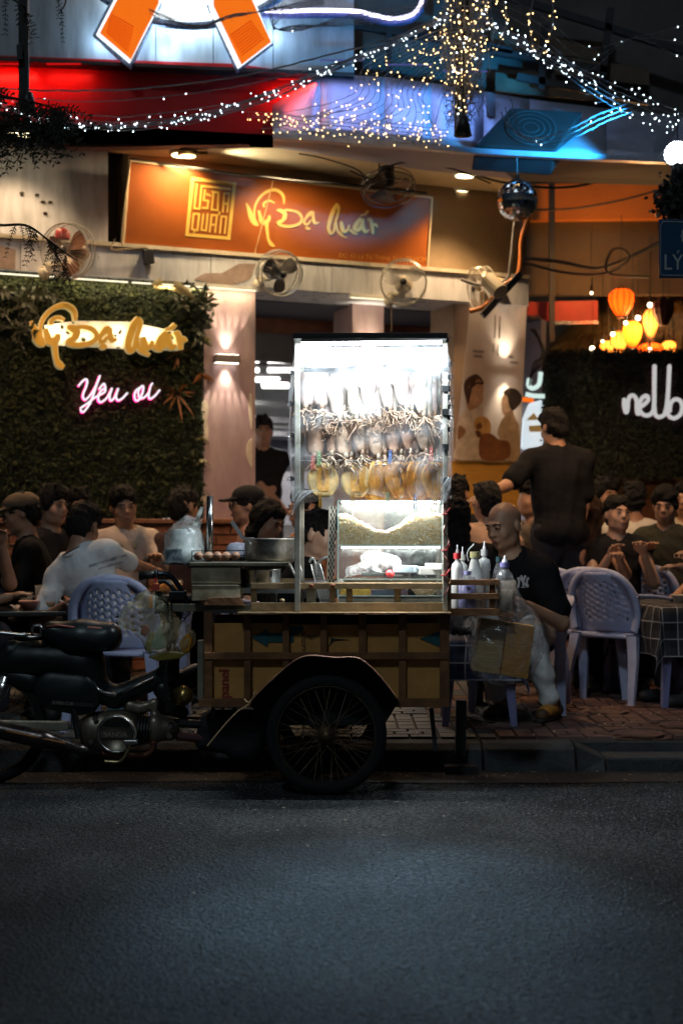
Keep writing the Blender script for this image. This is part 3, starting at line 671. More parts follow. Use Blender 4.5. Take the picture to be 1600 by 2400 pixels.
# ================================================= MAIN BROWN SIGNBOARD
board=thing('signboard','long brown and orange signboard with yellow square emblem and brush lettering','sign',PF(650,645,.15))
zt0,zt1,zB0,zB1=fz(301,377,.2),fz(1010,464,.2),fz(287,587,.16),fz(1000,638,.16)
BRD=M('sign_brown',(.42,.10,.014),.45,var=.25,scale=1.6,col2=(.42,.11,.014))
def SB(px,py,d=0): # a point on the leaning board, by photo pixel
    # board leans out at its top
    zc=fz(px,py,.15); w=.13+.09*max(0,(zc-3.24)/.62); return PF(px,py,w+d)
cs=[(304,377),(655,421),(1012,464),(1000,638),(640,611),(288,587)]
for a,b,c,d in ((0,1,4,5),(1,2,3,4)):
    mb=MB(); mb.prism([SB(*cs[i]) for i in (a,b,c,d)],-NF*.02); mb.build('panel',BRD,board)
TRIM=M('sign_trim',(.55,.42,.26),.5,var=.2)
for a,b in ((0,1),(1,2),(2,3),(5,0),(3,4),(4,5)): mb=MB(); mb.beam(SB(*cs[a],.004),SB(*cs[b],.004),.014,.014); mb.build('trim',TRIM,board)
mb=MB(); mb.beam(SB(640,424,.008),SB(593,612,.008),.012,.006); mb.build('hanging_cord',M('cord_tan',(.6,.35,.15),.7),board)
ORL=M('sign_line',(.75,.30,.05),.5); 
mb=MB(); ribbon(mb,[(290,567,4),(640,600,4),(1000,622,3)],lambda x,y:SB(x,y,.004),-NF*.002,smooth=False); mb.build('line',ORL,board)
GOLD=M('sign_gold',(.85,.55,.12),.45,var=.15,scale=6)
bx=lambda x,y:(420+x*.3189,400+y*.3189)
logo=[[(90,42),(420,85)],[(420,85),(375,512)],[(375,512),(45,485)],[(45,485),(90,42)]]
k=0
def seg(mb,a,b,w,k):
    dx,dy=b[0]-a[0],b[1]-a[1]; l=math.hypot(dx,dy); e=w*.5/l; p=(a[0]-dx*e,a[1]-dy*e); q=(b[0]+dx*e,b[1]+dy*e)
    ribbon(mb,[(*p,w),(*q,w)],lambda x,y:SB(*bx(x,y),.006+.0006*(k%6)),-NF*.003,smooth=False)
mb=MB()
for s in logo:
    s=[(x*.93+.07*232,y*.93+.07*281) for x,y in s]; seg(mb,s[0],s[1],24,k); k+=1
mb.build('emblem_frame',GOLD,board)
glyphs={'u':[[(130,100),(112,275),(150,280),(165,112),(372,135)]],'s':[[(190,145),(180,215),(215,222),(208,275),(175,272)],[(205,172),(228,182)]],'d':[[(245,155),(290,160),(283,290),(240,285),(252,165)]],
'a':[[(322,300),(332,165),(368,168),(354,300)],[(327,240),(360,244)]],'q':[[(107,315),(95,430),(135,438),(148,318),(107,315)],[(112,435),(112,450)]],'u2':[[(178,322),(165,435),(198,440),(210,320)]],'a2':[[(225,448),(240,325),(278,328),(265,450)],[(232,395),(268,398)]],'n':[[(300,455),(312,335),(348,338),(335,458)],[(293,318),(298,306)]]}
for g in glyphs.values():
    mb=MB()
    for pl in g:
        for a,b in zip(pl[:-1],pl[1:]): seg(mb,a,b,13,k); k+=1
    mb.build('emblem_letter',GOLD,board)
for i,s in enumerate(STR):
    mb=MB(); q=[(500+(x-60)*.675,87+.728*y+.027*x,w*.52) for x,y,w in s]
    ribbon(mb,q,lambda x,y,i=i:SB(*bx(x,y),.005+.0007*i),-NF*.003); mb.build('brush_stroke',M('sign_script',(.92,.56,.14),.5,var=.2,scale=5),board)
mb=text_mb('ĐC: 62 Lý Tự Trọng, Q.1, TP.HCM',lambda x,y:SB(793+x*.98,603-y+x*.048,.006),14.5); mb.build('address_text',M('sign_text',(.75,.33,.06),.5),board)
# ================================================= WALL LAMPS (up-down sconces)
SCB=M('sconce_body',(.30,.24,.22),.5,metal=.3)
def sconce(px,py,w,label,power,wid=.19,out=-.16,rays=False):
    c=PF(px,py,w); t=thing('wall_lamp',label,'wall lamp',c,None)
    Rm=Matrix.Rotation(TH,3,'Z')
    MB().box(c+NF*.04,(wid,.075,.058),Rm).build('body',SCB,t,bevel=.004)
    mb=MB()
    for i in range(9): mb.box(c+NF*.04+UF*(i-4)*wid/9.2+Vector((0,0,.034)),(.004,.07,.012),Rm)
    mb.build('fins',SCB,t)
    mb=MB()
    for i in range(9): mb.box(c+NF*.04+UF*(i-4)*wid/9.2-Vector((0,0,.034)),(.004,.07,.012),Rm)
    mb.build('fins',SCB,t)
    MB().box(c+NF*.04+Vector((0,0,.0305)),(wid*.9,.06,.003),Rm).build('light_slot',EM('sconce_glow',(1,.93,.78),9),t)
    MB().box(c+NF*.04-Vector((0,0,.0305)),(wid*.9,.06,.003),Rm).build('light_slot',EM('sconce_glow',(1,.9,.7),9),t)
    for d in (1,-1):
        lamp('beam','SPOT',c+NF*.04+Vector((0,0,.055*d)),(1,.88,.66),power,t,size=.03,direction=Vector((0,0,d))+NF*out,spot=R(75),blend=1)
        if rays:
            for s in (-.85,-.5,-.17,.17,.5,.85): lamp('beam','SPOT',c+NF*.045+UF*s*wid*.42+Vector((0,0,.045*d)),(1,.88,.66),power*1.1,t,size=.003,direction=Vector((0,0,d))+UF*s*.36+NF*-.13,spot=R(13),blend=.6)
    return t
sconce(528,843,.06,'up-and-down wall lamp on the pink pillar beside the leaf panel',14,rays=True)
sconce(1163,872,.02,'up-and-down wall lamp glowing behind the hanging banner',16,.22,.30)
# the second pillar's lamp sits behind the cart cabinet; only its upward beam shows
sconce(862,850,-.3,'up-and-down wall lamp on the pillar hidden behind the squid cabinet',16)
# ================================================= HANGING BANNER
ban=thing('banner','translucent photo banner of two people and a brown dog hanging on the pillar','banner',PF(1140,1080,.16))
def BN(px,py,d=0):
    v=(py-705)/375; w=.15+.02*math.sin((px-1065)/26)*max(0,1-v)+d; return PF(px,py,w)
BM=M('banner_cloth',(.62,.52,.46),.5,var=.10,scale=3,transl=.6)
mb=MB(); mb.grid(lambda u,v:BN((1102+(1065-1102)*v)*(1-u)+(1234+(1217-1234)*v)*u,(701+(1076-701)*v)*(1-u)+(713+(1079-713)*v)*u),10,20); mb.build('sheet',BM,ban,smooth=True)
def pr(poly,col,d,name='print',sm=True):
    q=smooth_line([(1040+x*.1786,680+y*.1786) for x,y in poly],4,closed=True) if sm else [(1040+x*.1786,680+y*.1786) for x,y in poly]
    mb=MB(); c=np.mean(q,0); n=len(q); mb.add([BN(x,y,d) for x,y in q]+[BN(c[0],c[1],d)],[(i,(i+1)%n,n) for i in range(n)]); mb.build(name,M('print_%02d%02d%02d'%tuple(int(c*99) for c in col),col,.55,var=.25,scale=14,transl=.35),ban)
pr([(170,1800),(230,1620),(330,1560),(480,1520),(520,1640),(400,1850),(300,1950),(170,2050)],(.62,.50,.42),.0015,'shirt_print')
pr([(160,2050),(330,1880),(450,1860),(480,2100),(500,2215),(150,2215)],(.60,.48,.36),.0020,'shirt_print')
pr([(300,1420),(460,1400),(470,1500),(350,1580),(310,1540)],(.42,.22,.13),.0025,'neck_print')
pr([(340,1230),(430,1170),(505,1210),(520,1290),(505,1370),(515,1420),(480,1500),(400,1510),(330,1430),(310,1330)],(.55,.31,.19),.0030,'face_print')
pr([(255,1270),(290,1170),(400,1105),(470,1130),(525,1230),(450,1200),(390,1240),(350,1330),(330,1420),(320,1500),(285,1420)],(.08,.035,.025),.0035,'hair_print')
pr([(700,1880),(760,1700),(880,1580),(940,1700),(980,1800),(990,2215),(840,2215),(760,2000)],(.50,.34,.20),.0020,'shirt_print')
pr([(760,1400),(830,1370),(900,1560),(880,1640),(780,1640),(750,1540)],(.60,.42,.28),.0030,'face_print')
pr([(770,1340),(860,1285),(960,1310),(1020,1400),(990,1500),(900,1580),(850,1500),(830,1400)],(.06,.045,.035),.0035,'hair_print')
pr([(390,1760),(430,1670),(540,1660),(610,1750),(600,1880),(540,1930),(430,1870)],(.55,.30,.10),.0040,'dog_print')
pr([(470,1930),(600,1880),(720,1960),(860,2000),(830,2215),(490,2215)],(.24,.09,.03),.0045,'dog_print')
pr([(420,1770),(480,1740),(500,1800),(440,1830)],(.20,.07,.03),.0050,'dog_print'); pr([(410,1850),(470,1850),(490,1920),(440,1930)],(.12,.04,.02),.0050,'dog_print')
pr([(190,1780),(280,1830),(260,1900),(180,1960)],(.36,.18,.09),.0040,'arm_print')
for (x,y,l) in ((660,330,300),(720,345,290),(640,700,120),(700,710,150)): pr([(x,y),(x+22,y),(x+14,y+l),(x-8,y+l)],(.33,.27,.22),.002,'text_print',False)
for (x,y,w) in ((375,785,150),(385,850,120),(850,860,60),(860,930,110)): pr([(x,y),(x+w,y+8),(x+w,y+40),(x,y+30)],(.30,.25,.22),.002,'text_print',False)
# glowing sign between banner and right hedge panel
gs=thing('light_box_sign','small white lightbox with gold crest and orange bar beside the banner','sign',P(1245,1075,11.9))
mb=MB(); mb.prism([P(x,y,11.9) for x,y in ((1222,1050),(1226,980),(1240,945),(1275,935),(1275,1060),(1250,1058))],(0,.08,0)); mb.build('box',M('lightbox_white',(.8,.85,.9),.4,emit=(.75,.9,1),es=.75),gs,bevel=.01)
mb=MB(); mb.prism([P(x,y,11.88) for x,y in ((1232,985),(1250,967),(1262,984))],(0,.01,0)); mb.prism([P(x,y,11.88) for x,y in ((1238,998),(1270,996),(1270,1012),(1240,1012))],(0,.01,0)); mb.build('crest',M('crest_gold',(.4,.25,.08),.5,emit=(.6,.35,.1),es=.25),gs)
mb=MB(); mb.prism([P(x,y,11.9) for x,y in ((1222,930),(1250,934),(1250,942),(1222,940))],(0,.05,0)); mb.build('orange_bar',EM('bar_orange',(1,.16,.01),1.1),gs)
for s in ([(1231,924),(1250,928),(1275,929)],[(1240,887),(1238,903),(1248,910),(1262,900),(1266,872)]):
    mb=MB(); mb.tube([P(x,y,11.85) for x,y in smooth_line(s,6)],.02,7); mb.build('neon_tube',EM('neon_mint',(.78,1,.92),.85),gs,smooth=True)
# ================================================= RIGHT LEAF PANEL + neon word
YH=11.9
hr=thing('hedge_panel','dark leaf panel with white neon greeting in front of the thatched roof','hedge panel',P(1450,1125,YH))
MB().span(P(1272,826,YH),P(1720,1120,YH+.06)).build('backing_board',M('hedge_backing'),hr)
mb=MB(); rn=random.Random(8); a=P(1270,822,YH); b=P(1720,1122,YH); top=lambda x:.17*(1-(x-a.x)/(b.x-a.x))
leaf_cloud(mb,24000,lambda r:((r.uniform(a.x,b.x),YH-r.uniform(0,.035),r.uniform(b.z,a.z+.01)),Vector((0,-1,0))),.026,rn); o=mb.build('leaves',M('hedge_leaf_dark',(.03,.035,.022),.6,var=.4,scale=9),hr); o['kind']='stuff'
ns=thing('neon_sign','white rounded neon letters reading nello on the dark leaf panel','neon sign',P(1520,985,YH-.08))
NS=[[(210,950),(210,1080),(240,1220),(270,1230),(290,1150),(300,980),(340,880),(410,850),(470,900),(500,1000),(500,1150),(515,1260),(545,1270)],[(560,1130),(680,1050),(760,950),(740,870),(680,870),(610,930),(560,1060),(570,1190),(650,1290),(750,1310),(850,1250),(895,1100),(905,600),(910,180)],[(905,180),(900,700),(910,1200),(960,1330),(1050,1340),(1150,1250),(1210,900),(1250,180)],[(1250,180),(1225,700),(1200,1180),(1240,1320),(1340,1375),(1440,1340),(1520,1250),(1545,1100),(1500,980),(1420,940),(1340,960),(1275,1050),(1260,1200)]]
def mapN(x,y,Y): return P(1440+x*.102,840+y*.102,Y)
for s in NS:
    q=smooth_line(s,6); pts=[mapN(x,y,YH-.07) for x,y in q]; mb=MB(); mb.tube(pts,.0175,8); mb.ball(pts[0],.0175,8,5); mb.ball(pts[-1],.0175,8,5); mb.build('neon_tube',EM('neon_soft',(1,.98,.95),.52),ns,smooth=True)
    pts=[mapN(x-14,y+8,YH-.045) for x,y in q]; mb=MB(); mb.tube(pts,.013,6); mb.build('neon_back',EM('neon_red_back',(1,.01,.15),.5),ns,smooth=True)
mb=MB(); mb.tube([P(*p,YH-.05) for p in smooth_line([(1335,852),(1400,860),(1440,862),(1458,880),(1463,930)],6)],.004,5); mb.build('cable',M('cable_brown',(.05,.03,.02),.7),ns)
# ================================================= BIG RIBBON SIGN AT THE TOP
rs=thing('ribbon_sign','large lit rosette sign with two orange ribbon tails on the upper wall','sign',P(430,160,9.95))
tz=lambda x,y:(200+x*.2934,y*.2934)
def RS(x,y,Y): return P(*tz(x,y),Y)
DOT=M('sign_edge_blue',(.10,.13,.30),.4,var=.9,scale=60,col2=(.35,.45,.7))
def rib(back,white,orange,slats):
    mb=MB(); mb.prism([RS(x,y,9.95) for x,y in back],(0,.05,0)); mb.build('back_plate',DOT,rs)
    mb=MB(); mb.prism([RS(x,y,9.92) for x,y in white],(0,.03,0)); mb.build('white_edge',EM('ribbon_white',(.9,.97,1),1.3),rs)
    mb=MB(); mb.prism([RS(x,y,9.90) for x,y in orange],(0,.02,0)); mb.build('ribbon_tail',M('ribbon_orange',(.8,.2,.01),.4,emit=(1,.17,.004),es=.85),rs)
    for (p,q) in slats:
        mb=MB(); mb.beam(RS(*p,9.897),RS(*q,9.897),.004,.009); mb.build('tail_slat',M('slat_orange',(.6,.13,.0),.5,emit=(1,.12,.0),es=.45),rs)
rib([(225,-40),(58,285),(355,548),(610,30),(610,-40)],[(250,-40),(88,275),(350,497),(598,20),(598,-40)],[(275,-40),(118,262),(362,470),(585,22),(585,-40)],
    [((170+4*i,255-18*i),(345+11*i*.5,408-24*i)) for i in range(0,9)])
rib([(970,55),(1205,572),(1495,345),(1340,-40),(970,-40)],[(985,60),(1215,540),(1488,335),(1335,-40),(985,-40)],[(1025,45),(1245,510),(1480,330),(1315,-40),(1025,-40)],
    [((1245-11*i,445-20*i),(1425-12*i,305-18*i)) for i in range(0,9)])
c=RS(840,-1031,9.93); rad=1071*.2934/F*9.93
mb=MB(); mb.prism([c+Vector((math.cos(a)*rad,0,math.sin(a)*rad)) for a in [2*PI*i/64 for i in range(64)]],(0,.04,0)); mb.build('rosette_disc',EM('rosette_white',(1,.98,.95),1.5),rs)
mb=MB(); c2=c+Vector((0,.02,0)); mb.ring(c2,rad+.085,.022,(0,1,0),64,6); mb.build('rosette_ring',EM('ribbon_white',(1,1,1),1),rs)
mb=MB(); mb.ring(c2+Vector((0,.03,0)),rad+.13,.03,(0,1,0),64,6); mb.build('rosette_edge',DOT,rs)
lamp('halo','AREA',RS(800,60,10.0),(.60,.85,1),14,rs,size=1.0,size_y=.3,direction=(0,1,-.25))
for x,y in ((120,560),(640,640),(1500,520)): lamp('halo','POINT',RS(x,y-250,10.06),(.5,.75,1),1.6,rs,size=.08)
for x,y in ((330,300),(1280,320)): lamp('halo','POINT',RS(x,y,10.05),(.55,.8,1),2.2,rs,size=.08)
# purple LED tube along the top
lt=thing('led_tube','wavy violet-white LED tube running along the top of the wall','light tube',P(800,40,10.0))
q=[P(x,y,10.0) for x,y in smooth_line([(598,23),(660,26),(740,24),(830,26),(870,34),(915,43),(955,38),(978,22),(992,-10),(1000,-60)],6)]
mb=MB(); mb.tube(q,.014,8); mb.build('tube',EM('violet_led',(.80,.75,1),4),lt,smooth=True)
mb=MB(); mb.tube([p+Vector((0,.05,-.01)) for p in q],.028,8); mb.build('backing',M('violet_backing',(.10,.10,.25),.6,var=.8,scale=50),lt)
# ================================================= CEILING LAMPS, FLOODLIGHT, RED STRIPS, ADDED VIOLET LAMPS
def downlight(px,py,label,power,Y=None,col=(1,.78,.45),direct=None,spot=R(120)):
    k=(px-CX)/F; Y=(zs-CH)*F/(HY-py); c=Vector((k*Y,Y,zs)); t=thing('ceiling_lamp',label,'ceiling lamp',c)
    MB().lathe(c,[(.005,-.022),(.085,-.022),(.095,-.012),(.098,0)],20).build('rim',M('lamp_rim',(.7,.68,.6),.4),t,smooth=True)
    MB().lathe(c-Vector((0,0,.024)),[(0,0),(.078,0)],20).build('diffuser',EM('warm_diffuser',(1,.80,.45),9),t)
    lamp('glow','SPOT',c-Vector((0,0,.04)),col,power,t,size=.07,direction=direct or (0,0,-1),spot=spot,blend=.6)
    return t
downlight(1074,446,'round warm ceiling lamp above the right end of the signboard',110,direct=(-.25,.25,-1),spot=R(125))
# uplighter fitting that washes the soffit, over the left of the signboard
k=P(440,356,10.22); t=thing('soffit_lamp','small brass spotlight under the soffit above the signboard','ceiling lamp',k)
MB().lathe(k+Vector((0,0,-.0)),[(.0,-.03),(.07,-.03),(.075,.0),(.05,.01)],18).build('housing',M('brass_lamp',(.55,.38,.15),.35,metal=.8),t,smooth=True)
MB().box(k+Vector((.10,0,-.012)),(.09,.05,.02)).build('bracket',M('brass_lamp'),t)
MB().lathe(k-Vector((0,0,.032)),[(0,0),(.06,0)],18).build('lens',EM('brass_glow',(1,.72,.35),6),t)
lamp('throw','SPOT',k+Vector((.05,-.10,-.05)),(1,.72,.38),46,t,size=.05,direction=(-.45,.2,-1),spot=R(140),blend=.7)
lamp('throw','SPOT',k+Vector((.70,-.12,-.03)),(1,.74,.40),60,t,size=.05,direction=(.1,.42,-1),spot=R(120),blend=.7)  # added beam without a fitting, brightens the middle of the board
lamp('wash','SPOT',k+Vector((.12,.05,-.10)),(1,.85,.55),40,t,size=.03,direction=(.9,.12,.16),spot=R(60),blend=.8)
# extra ceiling lamps, added to light the diners and the wall
for i,(x,y,pw,lab) in enumerate(((-2.2,9.45,55,'added warm ceiling lamp at the left end of the soffit'),(-1.15,10.0,210,'added warm ceiling lamp over the left diners'),(.95,10.6,130,'added warm ceiling lamp behind the awning'))):
    c=Vector((x,y+.3,zs)); t=thing('ceiling_lamp',lab,'ceiling lamp',c)
    MB().lathe(c,[(.005,-.022),(.085,-.022),(.095,-.012),(.098,0)],20).build('rim',M('lamp_rim'),t,smooth=True)
    MB().lathe(c-Vector((0,0,.024)),[(0,0),(.078,0)],20).build('diffuser',EM('warm_diffuser',(1,.8,.45),9),t)
    lamp('glow','SPOT',c-Vector((0,0,.04)),(1,.66,.34),pw,t,size=.08,direction=(0,.0,-1),spot=R(112),blend=.7)
# red strip lights behind the drip ledge
for (x,y,pw) in ((20,150,1.7),(150,150,.6),(690,186,1.2)):
    c=P(x,y,9.98); t=thing('strip_light','red strip light under the ledge, %s'%('at the far left end' if x<100 else 'left of the pole' if x<300 else 'at the awning end'),'strip light',c)
    MB().box(c,(.24,.02,.006)).build('tube',EM('red_led',(1,.01,.01),.6),t)
    lamp('glow','AREA',c-Vector((0,.0,.02)),(1,.05,.03),pw,t,size=.3,size_y=.02,direction=(0,.45,-1))
# violet lamps added to tint the awning, no strip is known there
for i,(x,y,pw,col) in enumerate(((800,196,1.5,(.30,.38,1)),(960,206,1.7,(.24,.38,1)),(1090,222,1.5,(.18,.38,1)))):
    c=P(x,y,9.8)+Vector((0,0,.16)); t=thing('strip_light','added violet light over the awning, %s from the red fascia'%ORD[i],'strip light',c)
    MB().box(c,(.3,.02,.005)).build('tube',EM('violet_fill',(.3,.3,1),.25),t)
    lamp('glow','AREA',c-Vector((0,0,.02)),col,pw,t,size=.4,size_y=.03,direction=(0,-.05,-1))
# LED floodlight at the right edge
c=P(1584,360,8.8); t=thing('floodlight','round white LED floodlight shining along the awning at the picture edge','floodlight',c)
ax=Vector((-.55,-.8,0)).normalized()
MB().lathe(c,[(.03,-.12),(.075,-.08),(.085,0),(.08,.01)],20,axis=ax).build('housing',M('flood_black',(.02,.02,.02),.5),t,smooth=True)
mb=MB(); u=ax.cross(Vector((0,0,1))).normalized()
for r,n in ((0,1),(.022,6),(.045,12),(.066,18)):
    for i in range(n):
        a=2*PI*i/n; mb.ball(c+ax*.012+u*r*math.cos(a)+Vector((0,0,r*math.sin(a))),.011,6,4)
mb.build('led_cluster',EM('flood_led',(.85,.92,1),9),t)
lamp('beam','SPOT',c+Vector((-.11,.02,.10)),(.03,.45,1),270,t,size=.05,direction=(-.60,.62,.28),spot=R(50),blend=.5)
# fluorescent tubes in the kitchen
for i,(x0,x1,y,w) in enumerate(((588,606,845,-3.2),(628,720,846,-3.2),(588,606,868,-2.9),(628,700,868,-2.9),(590,655,890,-2.6),(615,676,905,-2.4))):
    a=PF(x0,y,w); b=PF(x1,y,w); t=thing('fluorescent_lamp','white fluorescent tube in the kitchen, %s from the top'%ORD[i],'fluorescent lamp',a.lerp(b,.5),'kitchen tubes')
    MB().cyl(a,b,.022,n=10).build('tube',EM('tube_white',(1,.98,.93),5),t,smooth=True)
    MB().beam(a+Vector((0,0,.04)),b+Vector((0,0,.04)),.06,.03).build('holder',WHITE,t)
c=FR(fu(650,-2.6),-2.6,2.4); lamp('glow','AREA',PF(650,900,-2.5),(1,.97,.92),120,t,size=.8,size_y=.5,direction=(0,0,-1))

# warm LED strips tucked under the fascia edge
for i,(x0,x1,pw,lab) in enumerate(((150,300,1.4,'warm LED strip under the fascia over the yellow brush letters'),(310,445,1.4,'warm LED strip under the fascia over the cream plant'),(458,600,1.6,'warm LED strip under the fascia above the pink pillar'),(822,904,2,'warm LED strip under the fascia above the middle pillar'),(-40,130,.8,'warm LED strip under the fascia at the far left'))):
    a=FR(fu(x0,.14),.14,2.972); b=FR(fu(x1,.14),.14,2.972); t=thing('strip_light',lab,'strip light',a.lerp(b,.5))
    MB().beam(a,b,.02,.008).build('strip',EM('warm_strip',(1,.88,.6),1.6),t)
    L=lamp('glow','AREA',a.lerp(b,.5)-Vector((0,0,.012)),(1,.80,.45),pw,t,size=.5,size_y=.03,direction=-NF*.55+Vector((0,0,-1)))
# dark-shaded pendants added over the tables to light the diners from above
for (x,y,Y,pw,lab) in ((66,262,8.45,120,'added dark-shaded warm pendant lamp among the twigs at the left'),(1084,318,8.55,115,'added dark-shaded warm pendant lamp at the foot of the light bundle'),(1586,428,8.72,125,'added dark-shaded warm pendant lamp inside the hanging plant above the street sign')):
    c=P(x,y,Y); t=thing('added_pendant',lab,'pendant lamp',c)
    MB().lathe(c,[(.012,.12),(.03,.11),(.055,.0),(.052,.0),(.028,.105)],18).build('shade',M('shade_black',(.02,.02,.02),.5),t,smooth=True)
    MB().ball(c+Vector((0,0,.075)),.018,10,7).build('bulb',EM('pendant_bulb',(1,.7,.35),1.5),t,smooth=True)
    MB().cyl(c+Vector((0,0,.07)),c+Vector((0,0,.5)),.004,n=5).build('cord',M('steel_dark',(.12,.12,.13),.4,metal=.7),t)
    lamp('glow','SPOT',c-Vector((0,0,.012)),(1,.58,.28),pw,t,size=.05,direction=(0,.42,-1),spot=R(112),blend=.9)
# ================================================= STRING LIGHTS
WIRE=M('light_wire',(.28,.27,.30),.5,var=.2); BWARM=EM('bulb_warm',(1,.62,.24),10); BCOOL=EM('bulb_cool',(.72,.90,1),11); 
for _m in (BWARM,BCOOL): _m.cycles.emission_sampling='NONE'
BOFF=M('bulb_clear',(.5,.5,.55),.2)
OCT=[(1,0,0),(-1,0,0),(0,1,0),(0,-1,0),(0,0,1),(0,0,-1)]; OCF=[(0,2,4),(2,1,4),(1,3,4),(3,0,4),(2,0,5),(1,2,5),(3,1,5),(0,3,5)]
def bulbs(mb,c,r):
    mb.add([(c[0]+a*r,c[1]+b*r,c[2]+d*r*1.3) for a,b,d in OCT],OCF)
def light_string(ctrl,Y0,Y1,label,lit,every,rn,jit=5,r=.0032,bulb=.0037,share=1,off=True):
    q=smooth_line(ctrl,10); n=len(q); pts=[]
    for i,(x,y) in enumerate(q):
        pts.append(P(x+rn.uniform(-1,1),y+rn.uniform(-1,1),Y0+(Y1-Y0)*i/(n-1)))
    t=thing('string_light',label,'string light',pts[n//2],'fairy light strings')
    mb=MB(); mb.tube(pts,r,4)
    ml=MB(); md=MB(); acc=0
    for a,b in zip(pts[:-1],pts[1:]):
        L=(b-a).length; acc+=L*1.65
        while acc>every:
            acc-=every; p=a.lerp(b,rn.random())+Vector((rn.gauss(0,jit)*.0022,rn.gauss(0,jit)*.002,rn.gauss(-1,jit)*.0026))
            mb.tube([a.lerp(b,.5),p],.0012,3)
            if rn.random()<share: bulbs(ml,p,bulb*rn.uniform(.75,1.2))
            elif off: bulbs(md,p,bulb*.6)
    mb.build('wire',WIRE,t)
    if ml.v: o=ml.build('bulbs',lit,t); o['kind']='stuff'
    if md.v: o=md.build('unlit_bulbs',BOFF,t); o['kind']='stuff'
    return t
rn=random.Random(12); nS=0
# cool bundle sweeping from the pole knot to the far left
for i in range(9):
    o=rn.uniform(-16,16); o2=rn.uniform(-22,14)
    light_string([(1050,40+o*.4),(900,112+o*.6),(765,170+o*.8),(612,236+o),(459,274+o2),(330,290+o2),(255,292+o2),(102,276+o2),(-30,236+o2)],9.0,8.7,'cool fairy light string in the bundle crossing the red fascia, %s of nine'%ORD[i],BCOOL,.14,rn,6,share=.62)
light_string([(1060,20),(930,85),(796,122),(561,178),(306,209),(100,212),(-30,204)],8.9,8.8,'thick unlit wire strand high across the red fascia',BCOOL,.18,rn,3,r=.006,share=.02)
light_string([(1050,60),(930,108),(796,147),(510,210),(255,237),(100,232),(-30,210)],8.9,8.8,'thin cool string just under the thick wire strand',BCOOL,.25,rn,3,share=.35)
# warm fan hanging from the knot over the awning
for i in range(13):
    tx=640+i*31; ty=272+22*math.sin(i*1.3)+i*3
    light_string([(1052-i*.5,60+i*8),(980-(980-tx)*.35,150+i*6),((1000+tx)/2,225+i*4),(tx,ty+rn.uniform(-8,10)),(tx-60,ty+rn.uniform(0,14))],9.0,9.15,'warm fairy light string fanning over the awning, %s from the red fascia'%ORD[i],BWARM,.115,rn,9,r=.002,share=.7)
for i in range(5):
    y=272+9*i; light_string([(570+20*i,y-12),(700,y),(820,y+8),(950,y+20),(1050,y+34)],9.2,9.1,'warm fairy light string lying along the awning edge, %s from the top'%ORD[i],BWARM,.06,rn,10,r=.002,share=.75)
# cool thick strand to the right
for i in range(5):
    o=(i-2)*9
    light_string([(1120,40+o),(1190,82+o*.6),(1310,150+o),(1420,215+o*1.4),(1510,255+o*1.6),(1640,305+o)],9.0,9.2,'cool string running down from the knot to the floodlight, %s from the top'%ORD[i],BCOOL,.075,rn,8,r=.002,share=.75)
# loops hanging below the awning corner
for i,(a,b) in enumerate((((1182,250),60),((1196,232),84),((1172,262),40))):
    x,y=a; light_string([(x,y),(x+25,y+b),(x+80,y+b+22),(x+150,y+b+5),(x+230,y+b-34),(x+300,y+b-60)],8.9,9.1,'loose unlit loop under the awning corner, %s of three'%ORD[i],BCOOL,.07,rn,3,share=.08)
# top-left tangle over the rosette
for i in range(7):
    y=6+7*i; light_string([(350,20+rn.uniform(-6,10)),(380+10*i,44+y*.3),(470,58+y*.2),(540,44-y*.2),(680,8+y*.3),(760,-10+y*.4)],9.3,9.2,'unlit wire loop in front of the rosette sign, %s of seven'%ORD[i],BCOOL,.12,rn,4,r=.0022,share=.03)
for i in range(8):
    light_string([(630+8*i,-10+4*i),(640,60+i),(700,72-2*i),(800,40+3*i),(960,10+4*i),(1010,-8)],9.2,9.1,'unlit violet-lit wire below the LED tube, %s of eight'%ORD[i],BCOOL,.11,rn,4,r=.0022,share=.04)
for i,(x,y) in enumerate(((1290,-20),(1180,-10))):
    light_string([(x,y),(x+4,60),(x-30,130),(x-50,60),(x-40,-10)],9.2,9.2,'short warm string dangling at the top right, %s of two'%ORD[i],BWARM,.04,rn,7,share=.8)
for i in range(3):
    light_string([(1150,-20+18*i),(1260,30+24*i),(1370,110+28*i),(1480,90),(1600,60+40*i)],9.4,9.4,'faint cool string across the dark roof, %s of three'%ORD[i],BCOOL,.16,rn,6,share=.22,r=.0015)
# the wound bundle on the lamp post: post + windings + hanging strands
lp=thing('light_bundle','pillar of wound wire and warm fairy lights hanging above the awning','string light',P(1085,305,9.0))
mb=MB()
for i in range(46):
    x=rn.gauss(1088,27); top=-30+rn.uniform(0,40); bot=rn.choice([rn.uniform(180,300),rn.uniform(250,305)])
    if abs(x-1088)>38: bot-=80
    q=[P(x+rn.uniform(-8,8)*k,top+(bot-top)*k/5,9.0+rn.uniform(-.09,.09)) for k in range(6)]; mb.tube(q,.0026,3)
for k in range(38):
    y=-10+k*8.2; w=.14*(1-.45*max(0,(y-110)/200)); c=P(1092-.06*y,y,9.0); pts=[c+Vector((w*math.cos(a)*rn.uniform(.8,1.15),w*.6*math.sin(a),rn.uniform(-.02,.02))) for a in [2*PI*i/12 for i in range(12)]]; mb.tube(pts,.0024,3,closed=True)
mb.build('wire',WIRE,lp)
ml=MB(); mc=MB()
for i in range(210):
    y=rn.uniform(-20,300)*rn.uniform(.55,1); x=rn.gauss(1090-.06*y,36 if y<150 else 22); bulbs(ml if rn.random()<.86 else mc,P(x,y,8.95+rn.uniform(-.12,.12)),.0040*rn.uniform(.7,1.2))
